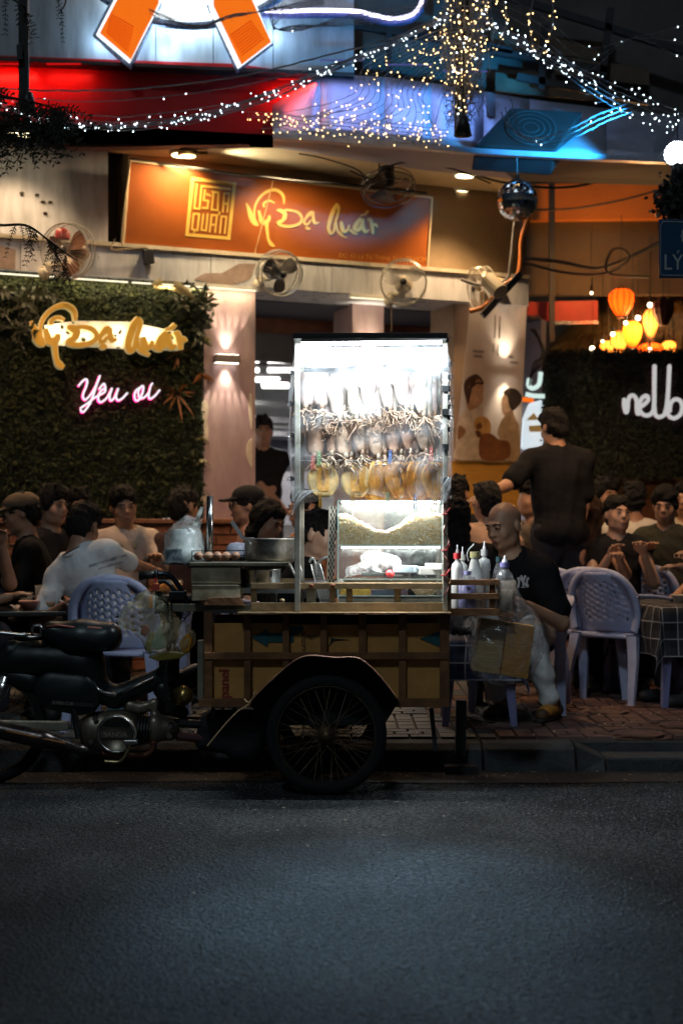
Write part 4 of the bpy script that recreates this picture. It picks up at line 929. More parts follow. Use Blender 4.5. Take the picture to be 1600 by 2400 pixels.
o=ml.build('bulbs',BWARM,lp); o['kind']='stuff'; o=mc.build('bulbs',BCOOL,lp); o['kind']='stuff'
MB().cyl(P(1085,-80,9.05),P(1078,318,9.05),.05,.04,10).build('post',M('post_dark',(.03,.03,.03),.7),lp)
# ================================================= MIRROR BALL
c=P(1211,470,9.4); rb=.135
t=thing('mirror_ball','silver mirror ball hanging on a wire under the awning','mirror ball',c-Vector((0,0,rb)))
mb=MB(); nv=18
for j in range(nv):
    p0,p1=PI*j/nv,PI*(j+1)/nv; nu=max(4,int(36*math.sin((p0+p1)/2)))
    for i in range(nu):
        t0,t1=2*PI*i/nu,2*PI*(i+1)/nu; g=.04
        a0,a1=t0+(t1-t0)*g,t1-(t1-t0)*g; b0,b1=p0+(p1-p0)*g,p1-(p1-p0)*g; jit=rn.uniform(-.012,.012)
        q=[Vector((math.sin(b)*math.cos(a),math.sin(b)*math.sin(a),math.cos(b))) for b,a in ((b0,a0),(b1,a0),(b1,a1),(b0,a1))]
        mb.add([c+q[0]*(rb+jit*.06),c+q[1]*rb,c+q[2]*(rb-jit*.06),c+q[3]*rb],[(0,1,2,3)])
o=mb.build('mirror_facets',M('mirror_facet',(.95,.95,.97),.06,metal=1,var=0),t); o['kind']='stuff'
MB().ball(c,rb*.985,20,14).build('core',M('ball_core',(.03,.03,.035),.5),t,smooth=True)
mb=MB(); mb.cyl(c+Vector((0,0,rb-.005)),c+Vector((0,0,rb+.03)),.018,n=10); mb.cyl(c+Vector((0,0,rb)),P(1211,355,9.4),.003,n=5); mb.build('hanger',M('steel_dark',(.12,.12,.13),.4,metal=.7),t)
# ================================================= FANS
FCR=M('fan_clear',(.55,.53,.50),.25,var=.1,alpha=.55); FDK=M('fan_dark',(.03,.03,.035),.4); FWH=M('fan_cream',(.68,.60,.46),.45,var=.1)
def wall_fan(c,ax,rad,label,bladecol,mount,arm=True,guard=True):
    c=Vector(c); ax=Vector(ax).normalized(); t=thing('wall_fan',label,'fan',mount)
    u=ax.cross(Vector((0,0,1))).normalized(); v=u.cross(ax)
    mb=MB()
    for h,r in ((.0,rad),(.05,rad*.97),(-.05,rad*.97)): mb.ring(c+ax*h,r,.005,ax,40,5)
    for i in range(36):
        a=2*PI*i/36; d=u*math.cos(a)+v*math.sin(a)
        mb.tube([c+ax*.075+d*rad*.14,c+ax*.07+d*rad*.6,c+ax*.05+d*rad*.9,c+d*rad],.0013,3,caps=False)
        mb.tube([c-ax*.075+d*rad*.14,c-ax*.07+d*rad*.6,c-ax*.05+d*rad*.9,c+d*rad],.0013,3,caps=False)
    mb.build('guard',M('fan_wire',(.6,.58,.52),.35,metal=.5),t)
    for b in range(3):
        a0=2*PI*b/3+.4; mb=MB()
        def f(p,q):
            rr=rad*(.15+.72*q); a=a0+(p-.5)*(1.35-.3*q)*(.6+.8*math.sin(PI*min(1,q*.9+.1))*.5); d=u*math.cos(a)+v*math.sin(a); return c+d*rr+ax*(.03*(p-.5))
        mb.grid(f,6,6); mb.build('blade',bladecol,t,smooth=True)
    MB().lathe(c,[(0,.085),(rad*.14,.08),(rad*.15,.06)],16,axis=ax).build('badge',FDK,t,smooth=True)
    MB().lathe(c,[(.03,-.06),(.06,-.08),(.07,-.14),(.05,-.20),(.0,-.21)],16,axis=ax).build('motor',bladecol if bladecol!=FCR else FWH,t,smooth=True)
    mb=MB(); mb.tube([c-ax*.17,c-ax*.2-Vector((0,0,.08)),Vector(mount)+Vector((0,0,.05)),Vector(mount)],[.022,.02,.024,.03],8); mb.build('bracket',FWH,t,smooth=True)
    mb=MB(); mb.ball(Vector(mount),(.045,.045,.05),10,7); mb.build('mount',FWH,t,smooth=True)
    return t
wall_fan(PF(655,640,.42),(.42,-.85,-.32),.165,'tilted dark-bladed wall fan below the middle of the signboard',M('fan_smoke',(.10,.09,.085),.35),PF(606,668,.18))
wall_fan(PF(945,662,.40),(-.05,-1,-.06),.175,'clear-bladed cream wall fan under the right end of the signboard',M('fan_clear'),PF(912,705,.19))
wall_fan(PF(160,588,.42),(-.35,-.9,-.1),.19,'wall fan with pink hub half hidden by twigs on the left fascia',M('fan_brown',(.22,.10,.06),.4),PF(105,640,.18))
wall_fan(PF(1128,675,.42),(-.95,-.30,-.15),.165,'cream wall fan seen edge-on beside the hanging banner',M('fan_beige',(.5,.36,.20),.45),PF(1175,690,.16))
# teddy-like red toy cap on the left fan
MB().lathe(PF(147,560,.38),[(.05,0),(.052,.03),(.045,.055),(.02,.072),(0,.076)],14).build('toy_hat',M('red_knob',(.45,.03,.03),.4),None,smooth=True)
tag(bpy.data.objects['toy_hat'],'red domed toy hat on top of the left wall fan','toy hat')
# hanging ceiling fan over the signboard
c=P(905,470,10.3); t=thing('ceiling_fan','dark orbit fan hanging under the soffit over the signboard','fan',c)
zt=zs
MB().box((c.x,c.y,zs-.03),(.13,.1,.06)).build('mount',M('steel_dark'),t)
mb=MB(); mb.beam((c.x-.05,c.y,zs-.05),(c.x-.05,c.y,zs-.16),.012,.03); mb.beam((c.x+.05,c.y,zs-.05),(c.x+.05,c.y,zs-.16),.012,.03); mb.build('yoke',M('steel_dark'),t)
axc=Vector((.12,-.35,-1)).normalized(); hub=Vector((c.x,c.y,zs-.17))
MB().lathe(hub,[(0,-.06),(.055,-.055),(.06,.03),(.04,.1),(.0,.1)],16,axis=axc).build('motor',FDK,t,smooth=True)
mb=MB(); g=hub+axc*.1; u=axc.orthogonal().normalized(); v=axc.cross(u); rad=.2
for h,r in ((0,rad),(.05,rad*.93),(-.045,rad*.93)): mb.ring(g+axc*h,r,.004,axc,36,5)
for i in range(30):
    a=2*PI*i/30; d=u*math.cos(a)+v*math.sin(a); mb.tube([g+axc*.06+d*.03,g+axc*.055+d*rad*.7,g+d*rad],.0013,3); mb.tube([g-axc*.06+d*.03,g-axc*.05+d*rad*.7,g+d*rad],.0013,3)
mb.build('guard',M('steel_dark'),t)
for b in range(3):
    a0=2*PI*b/3; mb=MB(); mb.grid(lambda p,q:g+(u*math.cos(a0+(p-.5)*1.2)+v*math.sin(a0+(p-.5)*1.2))*rad*(.15+.72*q)+axc*.03*(p-.5),5,5); mb.build('blade',M('fan_maroon',(.06,.015,.012),.4),t,smooth=True)
# black junction box on the fascia
t=thing('junction_box','black box hanging by its cable on the white fascia left of the fans','box',PF(350,615,.17))
mb=MB(); mb.prism([PF(x,y,.22) for x,y in ((337,585),(358,584),(364,616),(342,618))],-NF*.06); mb.build('case',FDK,t,bevel=.004)
mb=MB(); mb.tube([PF(x,y,.2) for x,y in smooth_line([(347,585),(340,580),(300,583),(262,583),(270,560)],5)],.005,5); mb.build('cable',M('cable_tan',(.35,.25,.15),.7),t)
# conduit, bracket and grey speaker at the right of the sign
t=thing('cctv_bracket','cream bracket with cylinder lamp and orange conduit climbing to the mirror ball','bracket',PF(1120,700,.2))
mb=MB(); mb.tube([P(x,y,10.9) for x,y in smooth_line([(1100,730),(1140,715),(1178,670),(1215,640),(1222,560),(1240,505)],6)],.02,7); mb.build('orange_conduit',M('conduit_orange',(.5,.16,.04),.35,var=.3,scale=9),t,smooth=True)
mb=MB(); mb.tube([P(x,y,10.85) for x,y in smooth_line([(1080,655),(1130,668),(1185,655),(1195,620),(1205,520)],6)],.012,6); mb.build('grey_cable',M('cable_grey',(.18,.17,.18),.5),t,smooth=True)
a=P(1142,655,10.7); b=P(1172,685,10.6); MB().cyl(a,b,.062,n=16).build('lamp_head',FWH,t,smooth=False)
MB().beam(P(1130,740,10.8),P(1220,640,10.9),.03,.05).build('strut',M('steel_dark'),t)
# air-conditioner outdoor unit on the awning
t=thing('air_conditioner','dark grilled air conditioner box tilted on the awning','air conditioner',P(1245,350,9.5))
q=[P(1195,252,9.62),P(1365,262,9.62),P(1300,352,9.40),P(1112,340,9.40)]; n=(q[1]-q[0]).cross(q[3]-q[0]).normalized()
if n.y>0: n=-n
mb=MB(); mb.prism(q,-n*.22); mb.build('case',M('ac_dark',(.02,.02,.022),.5,var=.2),t,bevel=.01)
cc=(q[0]+q[1]+q[2]+q[3])/4+n*.006; e1=(q[1]-q[0]).normalized(); e2=n.cross(e1)
mb=MB()
for r in (.05,.09,.13,.165): mb.tube([cc+e1*math.cos(a)*r+e2*math.sin(a)*r for a in [2*PI*i/28 for i in range(28)]],.004,4,closed=True)
mb.build('grille',M('ac_grille',(.06,.06,.065),.5),t)
mb=MB(); mb.prism([cc+e1*math.cos(a)*.16+e2*math.sin(a)*.16 for a in [2*PI*i/28 for i in range(28)]],n*.002); mb.build('fan_opening',M('ac_black',(.004,.004,.005),.8),t)
mb=MB(); mb.prism([P(1140,215,9.9),P(1158,218,9.9),P(1158,275,9.8),P(1140,272,9.8)],(0,.04,0)); mb.build('side_bracket',DK,t)
# ================================================= STREET SIGN at the right edge
t=thing('street_sign','blue enamel street name sign with white border at the right picture edge','sign',P(1640,650,7.6))
YS_=7.6
mb=MB(); mb.prism([P(x,y,YS_) for x,y in ((1543,513),(1760,518),(1758,652),(1544,651))],(0,.012,0)); mb.build('enamel_panel',M('sign_blue',(.012,.06,.15),.4,var=.15,scale=8),t,bevel=.003)
BWH=M('sign_white_paint',(.5,.52,.5),.5,var=.1)
mb=MB()
for a,b in (((1553,519),(1756,524)),((1547,528),(1547,640)),((1551,645),(1756,647)),((1553,519),(1547,528)),((1547,640),(1551,645))): mb.beam(P(*a,YS_-.003),P(*b,YS_-.003),.002,.004)
mb.build('border',BWH,t)
sc_=YS_/F
text_mb('ĐƯỜNG',lambda x,y:P(1592+x,567-y,YS_-.004),40).build('lettering',BWH,t)
text_mb('LÝ TỰ TRỌNG',lambda x,y:P(1553+x*.82,632-y,YS_-.004),52).build('lettering',BWH,t)
MB().cyl(P(1660,500,YS_+.03),(P(1660,500,YS_).x,YS_+.03,.1),.03,n=10).build('pole',M('pole_grey',(.15,.15,.16),.5,metal=.5),t)
# dark hanging plant above the sign
t=plant('hanging_plant','dark hanging plant in silhouette above the street sign',1575,470,0,2,.1,.03,LEAFD,rn)
t.location=P(1580,470,8.6)
for ch in list(t.children): bpy.data.objects.remove(ch)
c=P(1582,470,8.6); t['_o']=tuple(c)
mb=MB(); leaf_cloud(mb,420,lambda r:((c.x+r.gauss(0,.05),c.y+r.gauss(0,.05),c.z+r.gauss(0,.065)),Vector((0,-1,0))),.05,rn); o=mb.build('leaves',M('leaf_black',(.012,.014,.01),.7),t); o['kind']='stuff'
mb=MB(); mb.tube([c+Vector((0,0,.05)),c+Vector((.01,0,.12)),P(1570,380,8.6)],.004,5); mb.build('stem',DK,t)
# ================================================= CABLES
CB=M('cable_black',(.02,.018,.018),.6)
def cable(ctrl,Y,r,label,name='cable',mat=None):
    mb=MB(); q=smooth_line(ctrl,8); mb.tube([P(x,y,Y) for x,y in q],r,5); tag(mb.build(name,mat or CB,smooth=True),label,'cable')
cable([(1085,400),(1180,428),(1300,440),(1400,425),(1530,375)],10.8,.010,'black cable sagging below the awning towards the floodlight')
cable([(1220,490),(1330,490),(1450,470),(1560,440)],12.6,.010,'dark cable sagging across the orange beam')
cable([(1215,605),(1300,612),(1400,628),(1480,600),(1560,560)],12.4,.016,'thick dark cable bundle sagging under the orange beam')
cable([(1225,615),(1330,640),(1420,640),(1470,610),(1460,585),(1430,590),(1425,640),(1520,650)],12.35,.012,'looped dark cable coil left of the street sign')
cable([(820,400),(870,420),(900,395),(960,380),(1060,396),(1150,430)],10.05,.006,'thin cable strung under the awning past the ceiling fan')
cable([(700,360),(760,372),(840,400),(860,440)],10.1,.005,'thin cable running to the ceiling fan')
cable([(306,377),(292,480),(285,560),(290,585),(265,584)],10.05,.006,'tan cable hanging down the left end of the signboard',mat=M('cable_tan'))
cable([(305,373),(640,418),(800,432),(1000,452)],10.2,.008,'dark cable along the top edge of the signboard')
cable([(917,712),(917,790),(918,860)],11.2,.006,'brown fan cord hanging in the doorway',mat=M('cable_brown'))
for i in range(5): cable([(1240+3*i,770),(1262+4*i,800+8*i),(1270-5*i,850),(1240,880+6*i)],11.6,.006,'tangled cable beside the banner, %s of five'%ORD[i])
# ================================================= THATCHED ROOF AND LANTERNS (right)
th=thing('thatched_roof','thatched parasol roof glowing gold above the right hedge panel','roof',P(1560,830,14.6))
ap=P(1590,480,14.6); rad=1.32; h=ap.z-P(1500,815,14.6).z
THM=M('thatch',(.34,.25,.11),.8,var=.5,scale=14,stretch=(1,1,1))
MB().lathe(ap-Vector((0,0,h)),[(rad,0),(rad*.02,h-.02),(0,h)],40).build('underlay',M('thatch_under',(.16,.10,.04),.9,var=.3),th)
mb=MB(); r2=random.Random(9)
for i in range(7000):
    a=r2.uniform(PI,2*PI); q=r2.uniform(.06,1.0)**.6; l=r2.uniform(.14,.3)
    d=Vector((math.cos(a),math.sin(a),-h/rad)).normalized(); p=ap+Vector((math.cos(a)*rad*q,math.sin(a)*rad*q,-h*q))+Vector((math.cos(a),math.sin(a),1))*.018*r2.random(); s=Vector((-math.sin(a),math.cos(a),0))*.006
    e=p+d*l+Vector((r2.gauss(0,.015),r2.gauss(0,.015),r2.gauss(.01,.012)))
    mb.add([p-s,p+s,e],[(0,1,2)])
o=mb.build('thatch',THM,th); o['kind']='stuff'
MB().cyl(ap-Vector((0,0,.1)),Vector((ap.x,ap.y,.1)),.04,n=10).build('post',M('bamboo',(.25,.16,.07),.6),th)
def lantern(px,py,w,hh,Y,mat,label,lit,power):
    c=P(px,py,Y); k=Y/F; w*=k; hh*=k; t=thing('lantern',label,'lantern',c-Vector((0,0,hh/2)),'hanging lanterns')
    prof=[(.30,.5),(.62,.46),(.95,.30),(1.0,.12),(.86,-.14),(.55,-.38),(.34,-.5)]
    mb=MB(); mb.lathe(c,[(w/2*r,hh*z) for r,z in prof],12); mb.build('shade',mat,t)
    mb=MB()
    for i in range(12):
        a=2*PI*i/12; mb.tube([c+Vector((w/2*r*1.01*math.cos(a),w/2*r*1.01*math.sin(a),hh*z)) for r,z in prof],.004,3)
    mb.build('ribs',M('lantern_rib',(.10,.03,.01),.6),t)
    mb=MB(); mb.cyl(c+Vector((0,0,hh*.5)),c+Vector((0,0,hh*.56)),w*.16,n=10); mb.cyl(c-Vector((0,0,hh*.5)),c-Vector((0,0,hh*.56)),w*.18,n=10); mb.build('caps',M('lantern_cap',(.06,.03,.015),.6),t)
    mb=MB(); mb.tube([c+Vector((0,0,hh*.55)),c+Vector((0,0,.75))],.004,4); mb.build('cord',CB,t)
    if lit: lamp('candle','POINT',c,(1,.42,.12),power,t,size=.05)
def LM(n,col,es): return M(n,col,.6,var=.15,scale=4,emit=col,es=es,transl=.5)
LO=LM('lantern_orange',(1,.17,.015),.75); LC=LM('lantern_cream',(1,.50,.13),.6); LD=M('lantern_unlit',(.10,.015,.01),.6,var=.3)
for (x,y,w,hh,Y,m,lab,lit) in ((1455,709,62,64,12.2,LO,'large orange diamond lantern, topmost of the cluster',1),(1481,784,46,60,12.3,LO,'orange lantern below the topmost one',1),(1524,758,38,66,12.4,LC,'cream melon lantern right of the orange ones',1),(1450,802,40,50,12.5,LC,'cream lantern low in the cluster centre',1),(1553,730,52,60,12.1,LD,'unlit dark red lantern near the street sign',0),(1524,822,60,34,12.5,LO,'wide orange lantern just above the hedge top',1),(1566,816,34,34,12.5,LC,'small cream lantern at the picture edge',1),(1425,816,40,34,12.6,LC,'small cream lantern at the left of the cluster',1)):
    lantern(x,y,w,hh,Y,m,lab,lit,3)
for i,(x,y,r) in enumerate(((1385,687,4),(1522,715,7.5),(1494,745,7.5),(1465,757,6),(1435,783,6.5),(1387,817,7.5),(1521,820,7),(1411,800,4))):
    c=P(x,y,12.15); t=thing('light_bulb','bare glowing bulb among the lanterns, %s from the top'%ORD[i],'bulb',c)
    MB().ball(c,r/F*12.15*.8,10,8).build('globe',EM('bulb_glow',(1,.80,.48),9),t,smooth=True)
    mb=MB(); mb.cyl(c+Vector((0,0,.015)),c+Vector((0,0,.06)),.012,n=8); mb.tube([c+Vector((0,0,.06)),c+Vector((0,0,.6))],.003,4); mb.build('socket',CB,t)
lamp('glow','POINT',P(1400,620,12.5),(1,.45,.12),18,t,size=.08)  # added lamp with no bulb of its own, brightens the orange beam
lamp('glow','POINT',P(1490,770,12.25),(1,.60,.22),45,t,size=.12)
lamp('glow','POINT',P(1500,860,13.2),(1,.5,.18),40,t,size=.12)
# ================================================= POLE AND TREE TWIGS (left)
t=thing('utility_pole','thin dark pole rising past the red fascia at the left','pole',P(57,1700,8.6))
MB().beam(P(57,-80,8.6),P(57,250,8.6),.055,.055,(0,1,0)).build('shaft',M('pole_black',(.015,.016,.018),.6),t)
MB().beam(P(46,106,8.55),P(48,140,8.55),.03,.03,(0,1,0)).build('clamp',DK,t)
BARK=M('bark_dark',(.035,.028,.02),.9,var=.3,bump=.4); TL=M('twig_leaf',(.02,.026,.012),.6,var=.4,scale=20,transl=.2)
tree=thing('tree','dark feathery tree boughs hanging into the left edge','tree',Vector((-2.6,7.6,.12)))
mb=MB(); mb.tube([(-2.6,7.6,.1),(-2.55,7.6,1.5),(-2.5,7.62,2.8),(-2.42,7.65,4.2)],[.12,.1,.085,.05],10); mb.build('trunk',BARK,tree,smooth=True)
mt=MB(); ml=MB(); r3=random.Random(31)
def frond(p,d,L,n=9,drop=.5):
    d=Vector(d).normalized(); s=d.cross(Vector((0,1,.2))).normalized(); pts=[]
    for k in range(n+1):
        q=k/n; pts.append(p+d*L*q+Vector((0,0,-drop*L*q*q)))
    mt.tube(pts,[.003*(1-k/n*.7) for k in range(n+1)],4)
    for k in range(1,n+1):
        tt=(pts[k]-pts[k-1]).normalized(); s=tt.cross(Vector((.1,1,0))).normalized()
        for sg in (-1,1):
            e=(tt*.5+s*sg*1.0+Vector((0,r3.gauss(0,.5),r3.gauss(-.25,.25)))).normalized(); l=L*.19*r3.uniform(.6,1.2); w=l*.16; b=pts[k]; c=e.cross(Vector((0,1,0))).normalized()
            ml.add([b,b+e*l*.5+c*w,b+e*l,b+e*l*.5-c*w],[(0,1,2,3)])
def bough(ctrl,Y,r,n,L,ang=(0,PI*2),dens=1):
    q=smooth_line(ctrl,6); pts=[P(x,y,Y+.05*math.sin(i)) for i,(x,y) in enumerate(q)]
    mt.tube(pts,[r*(1-.7*i/len(pts)) for i in range(len(pts))],5)
    for i in range(n):
        p=pts[r3.randrange(len(pts)//4,len(pts))]; a=r3.uniform(*ang); frond(p,(math.cos(a),r3.gauss(0,.35),math.sin(a)),L*r3.uniform(.55,1.2))
bough([(-160,120),(-20,215),(60,235),(120,250)],7.4,.012,36,.17,(-2.6,.4))
bough([(-160,200),(-20,262),(60,270),(150,250)],7.5,.012,42,.18,(-2.8,.2))
bough([(-160,250),(-30,300),(70,310)],7.5,.012,30,.16,(-2.9,.0))
bough([(-140,-120),(0,-20),(60,20),(40,60)],7.4,.010,6,.13,(-2.2,-.9))
bough([(60,-90),(130,-30),(155,0),(140,30)],7.3,.008,4,.10,(-2.2,-.9))
bough([(-160,480),(-20,525),(60,528),(110,560),(150,590),(180,610)],7.2,.009,15,.11,(-2.4,-.7))
bough([(110,560),(140,610),(165,660)],7.2,.005,7,.10,(-2.4,-.7))
bough([(-120,250),(-80,400),(-160,480)],7.3,.02,2,.1)
mt.build('boughs',BARK,tree); o=ml.build('crown',TL,tree); o['kind']='stuff'
# ================================================= PLASTIC CHAIRS
CHM=M('chair_plastic',(.46,.51,.80),.38,var=.22,scale=7,col2=(.55,.60,.86),bump=.05,bscale=40)
def make_chair(label):
    t=thing('plastic_armchair',label,'chair',(0,0,0),'moulded plastic armchairs')
    def bk(u,v): # back shell
        x=(u-.5)*2; z=.43+.37*v; half=.215*math.sqrt(max(.02,1-max(0,(v-.45)/.57)**2.2)); xx=x*half
        return Vector((xx,.20+.10*v-.10*(xx/.22)**2+.02,z))
    nu,nv=22,20; mb=MB(); vs=[bk(i/nu,j/nv) for j in range(nv+1) for i in range(nu+1)]; fs=[]
    for j in range(nv):
        for i in range(nu):
            if 3<=i<nu-3 and 4<=j<nv-3 and i%2==1 and j%2==(0 if (i//2)%2 else 1): continue
            fs.append((j*(nu+1)+i,j*(nu+1)+i+1,(j+1)*(nu+1)+i+1,(j+1)*(nu+1)+i))
    mb.add(vs,fs); o=mb.build('backrest',CHM,t,smooth=True); s=o.modifiers.new('s','SOLIDIFY'); s.thickness=.009
    mb=MB(); mb.grid(lambda u,v:Vector(((u-.5)*(.44-.05*v),-.23+.45*v,.425-.018*math.sin(PI*u)*math.sin(PI*v)-.02*max(0,.15-v)*6*(1-v))),10,10); o=mb.build('seat',CHM,t,smooth=True); s=o.modifiers.new('s','SOLIDIFY'); s.thickness=.012
    mb=MB(); mb.tube([(-.215,-.22,.40),(.215,-.22,.40),(.20,.215,.405),(-.20,.215,.405)],.018,6,closed=True); mb.build('seat_apron',CHM,t,smooth=True)
    arch=smooth_line([(-.215,.22,.44),(-.23,.215,.55),(-.21,.25,.68),(-.13,.285,.775),(0,.30,.805),(.13,.285,.775),(.21,.25,.68),(.23,.215,.55),(.215,.22,.44)],6)
    mb=MB(); vs=[];fs=[]; n=len(arch)
    for i,p in enumerate(arch):
        p=Vector(p); d=(Vector((p.x,0,(p.z-.55)*.9))).normalized(); y=Vector((0,1,0))
        for a,b in ((-.022,-.012),(.022,-.016),(.024,.016),(-.022,.012)): vs.append(p+d*a+y*b)
    for i in range(n-1):
        for k in range(4): fs.append((i*4+k,i*4+(k+1)%4,(i+1)*4+(k+1)%4,(i+1)*4+k))
    mb.add(vs,fs); mb.build('back_rim',CHM,t,smooth=True)
    for sx in (-1,1):
        arm=smooth_line([(sx*.225,.235,.66),(sx*.27,.14,.655),(sx*.285,0,.64),(sx*.285,-.12,.625),(sx*.275,-.2,.60)],5); mb=MB(); vs=[];fs=[]; n=len(arm)
        for i,p in enumerate(arm):
            p=Vector(p); 
            for a,b in ((-.026,-.008),(.026,-.010),(.022,.008),(-.022,.010)): vs.append(p+Vector((a,0,b)))
        for i in range(n-1):
            for k in range(4): fs.append((i*4+k,i*4+(k+1)%4,(i+1)*4+(k+1)%4,(i+1)*4+k))
        fs+=[(0,1,2,3),tuple(range(n*4-4,n*4))]; mb.add(vs,fs); mb.build('armrest',CHM,t,smooth=True)
        for fr in (1,0):
            pts=[(sx*.278,-.205,.60),(sx*.245,-.215,.41),(sx*.262,-.255,0)] if fr else [(sx*.20,.215,.42),(sx*.225,.25,.25),(sx*.245,.31,0)]
            ws=[.022,.034,.021] if fr else [.034,.030,.020]; mb=MB(); vs=[];fs=[]
            for p,w in zip(pts,ws):
                p=Vector(p)
                for a,b in ((-1,-1),(1,-1),(1,1),(-1,1)): vs.append(p+Vector((a*w,b*w*.7,0)))
            for i in range(2):
                for k in range(4): fs.append((i*4+k,i*4+(k+1)%4,(i+1)*4+(k+1)%4,(i+1)*4+k))
            fs+=[(0,1,2,3),(11,10,9,8)]; mb.add(vs,fs); mb.build('leg',CHM,t,bevel=.005)
    return t
PZ=.135
chair0=make_chair('pale violet plastic armchair nearest the kerb beside the plaid table')
def put_chair(px,Y,yaw,label,first=False,sc=1):
    o=chair0 if first else copy_tree(chair0)
    o.location=((px-CX)/F*Y,Y,PZ); o.rotation_euler=(0,0,R(yaw)); o.scale=(sc,sc,sc); o['label']=label; return o
put_chair(1458,8.98,138,'pale violet plastic armchair nearest the kerb beside the plaid table',True)
put_chair(1380,9.25,166,'violet plastic armchair just behind the one by the plaid table')
put_chair(1496,9.95,176,'violet plastic armchair with only its curved top showing behind the plaid table')
put_chair(1322,9.35,150,'shaded violet plastic armchair beside the standing waiter')
put_chair(300,7.74,170,'violet plastic armchair holding the diner in the white polo shirt')
put_chair(20,8.75,150,'violet plastic armchair at the left edge behind the beer glasses')
put_chair(1222,8.45,-14,'violet plastic armchair under the bald man')
put_chair(650,8.55,60,'violet plastic armchair behind the cart wheel')
# ================================================= TABLES
def plaid(name,a,b,k,lw):
    m=bpy.data.materials.new(name); m.use_nodes=True; MATS[name]=m; nt=m.node_tree;N=nt.nodes;L=nt.links;bs=N['Principled BSDF']; bs.inputs['Roughness'].default_value=.85
    uv=N.new('ShaderNodeUVMap'); sp=N.new('ShaderNodeSeparateXYZ'); L.new(uv.outputs[0],sp.inputs[0]); outs=[]
    for i in (0,1):
        mu=N.new('ShaderNodeMath'); mu.operation='MULTIPLY'; mu.inputs[1].default_value=k; L.new(sp.outputs[i],mu.inputs[0])
        fr=N.new('ShaderNodeMath'); fr.operation='FRACT'; L.new(mu.outputs[0],fr.inputs[0])
        lt=N.new('ShaderNodeMath'); lt.operation='LESS_THAN'; lt.inputs[1].default_value=lw; L.new(fr.outputs[0],lt.inputs[0])
        ba=N.new('ShaderNodeMath'); ba.operation='GREATER_THAN'; ba.inputs[1].default_value=.55; L.new(fr.outputs[0],ba.inputs[0])
        outs.append((lt,ba))
    s1=N.new('ShaderNodeMath'); s1.operation='ADD'; L.new(outs[0][0].outputs[0],s1.inputs[0]); L.new(outs[1][0].outputs[0],s1.inputs[1]); s1.use_clamp=True
    s2=N.new('ShaderNodeMath'); s2.operation='ADD'; L.new(outs[0][1].outputs[0],s2.inputs[0]); L.new(outs[1][1].outputs[0],s2.inputs[1])
    h=N.new('ShaderNodeMath'); h.operation='MULTIPLY'; h.inputs[1].default_value=.5; L.new(s2.outputs[0],h.inputs[0])
    m1=N.new('ShaderNodeMix'); m1.data_type='RGBA'; m1.inputs['A'].default_value=rgb(a); m1.inputs['B'].default_value=rgb(tuple(c*.35 for c in a)); L.new(h.outputs[0],m1.inputs['Factor'])
    m2=N.new('ShaderNodeMix'); m2.data_type='RGBA'; L.new(m1.outputs['Result'],m2.inputs['A']); m2.inputs['B'].default_value=rgb(b); L.new(s1.outputs[0],m2.inputs['Factor']); L.new(m2.outputs['Result'],bs.inputs['Base Color'])
    return m
PLB=plaid('plaid_blue',(.05,.075,.16),(.42,.45,.55),11,.08); PLD=plaid('plaid_black',(.030,.032,.04),(.34,.34,.36),10,.06)
def cloth(cx,cy,zt,hw,hd,drop,rot,mat,name,label,seed=0):
    rn=random.Random(seed); Rm=Matrix.Rotation(R(rot),3,'Z'); mb=MB(); n=36; ex=drop
    def f(u,v):
        a=(u-.5)*2*(hw+ex); b=(v-.5)*2*(hd+ex); ax=max(0,abs(a)-hw); bx=max(0,abs(b)-hd); d=math.hypot(ax,bx) if (ax and bx) else max(ax,bx)
        x=math.copysign(min(abs(a),hw)+.10*ax,a); y=math.copysign(min(abs(b),hd)+.10*bx,b)
        if d>0:
            wv=.018*math.sin(9*(a+b)+seed)+.012*math.sin(17*(a-b)+2*seed); k=min(1,d/.1); x+=wv*k*(1 if ax else .3); y+=wv*k*(1 if bx else .3)
        return Rm@Vector((x,y,0))+Vector((cx,cy,zt-d+(.0)))
    mb.grid(f,n,n); o=mb.build(name,mat,None,smooth=True,base=(cx,cy,zt-drop)); me=o.data; uv=me.uv_layers.new()
    us=[((i%(n+1))/n*(2*(hw+ex)),(i//(n+1))/n*(2*(hd+ex))) for i in range((n+1)*(n+1))]
    for l in me.loops: uv.data[l.index].uv=us[l.vertex_index]
    return tag(o,label,'tablecloth')
TBT=M('table_plastic',(.20,.21,.40),.4,var=.1); TBD=M('table_dark',(.035,.032,.03),.35,var=.3)
def table(cx,cy,zt,hw,hd,rot,label,legm,topm):
    t=thing('table',label,'table',(cx,cy,PZ)); Rm=Matrix.Rotation(R(rot),3,'Z'); o=Vector((cx,cy,0))
    MB().box(o+Vector((0,0,zt-.015)),(2*hw-.01,2*hd-.01,.028),Rm).build('tabletop',topm,t,bevel=.006)
    for sx in (-1,1):
        for sy in (-1,1):
            a=o+Rm@Vector((sx*(hw-.07),sy*(hd-.07),zt-.03)); b=o+Rm@Vector((sx*(hw-.03),sy*(hd-.03),PZ)); mb=MB(); d=(b-a)
            vs=[]
            for p,w in ((a,.032),(b,.019)):
                for i,j in ((-1,-1),(1,-1),(1,1),(-1,1)): vs.append(p+Rm@Vector((i*w,j*w,0)))
            mb.add(vs,[(0,3,2,1),(4,5,6,7),(0,1,5,4),(1,2,6,5),(2,3,7,6),(3,0,4,7)]); mb.build('leg',legm,t,bevel=.004)
    return t
table(.755,7.88,.60,.215,.23,-3,'plastic table under the blue plaid cloth behind the cart',TBT,TBT); cloth(.755,7.88,.604,.225,.24,.215,-3,PLB,'tablecloth','blue plaid cloth hanging behind the bag of takeaway boxes',3)
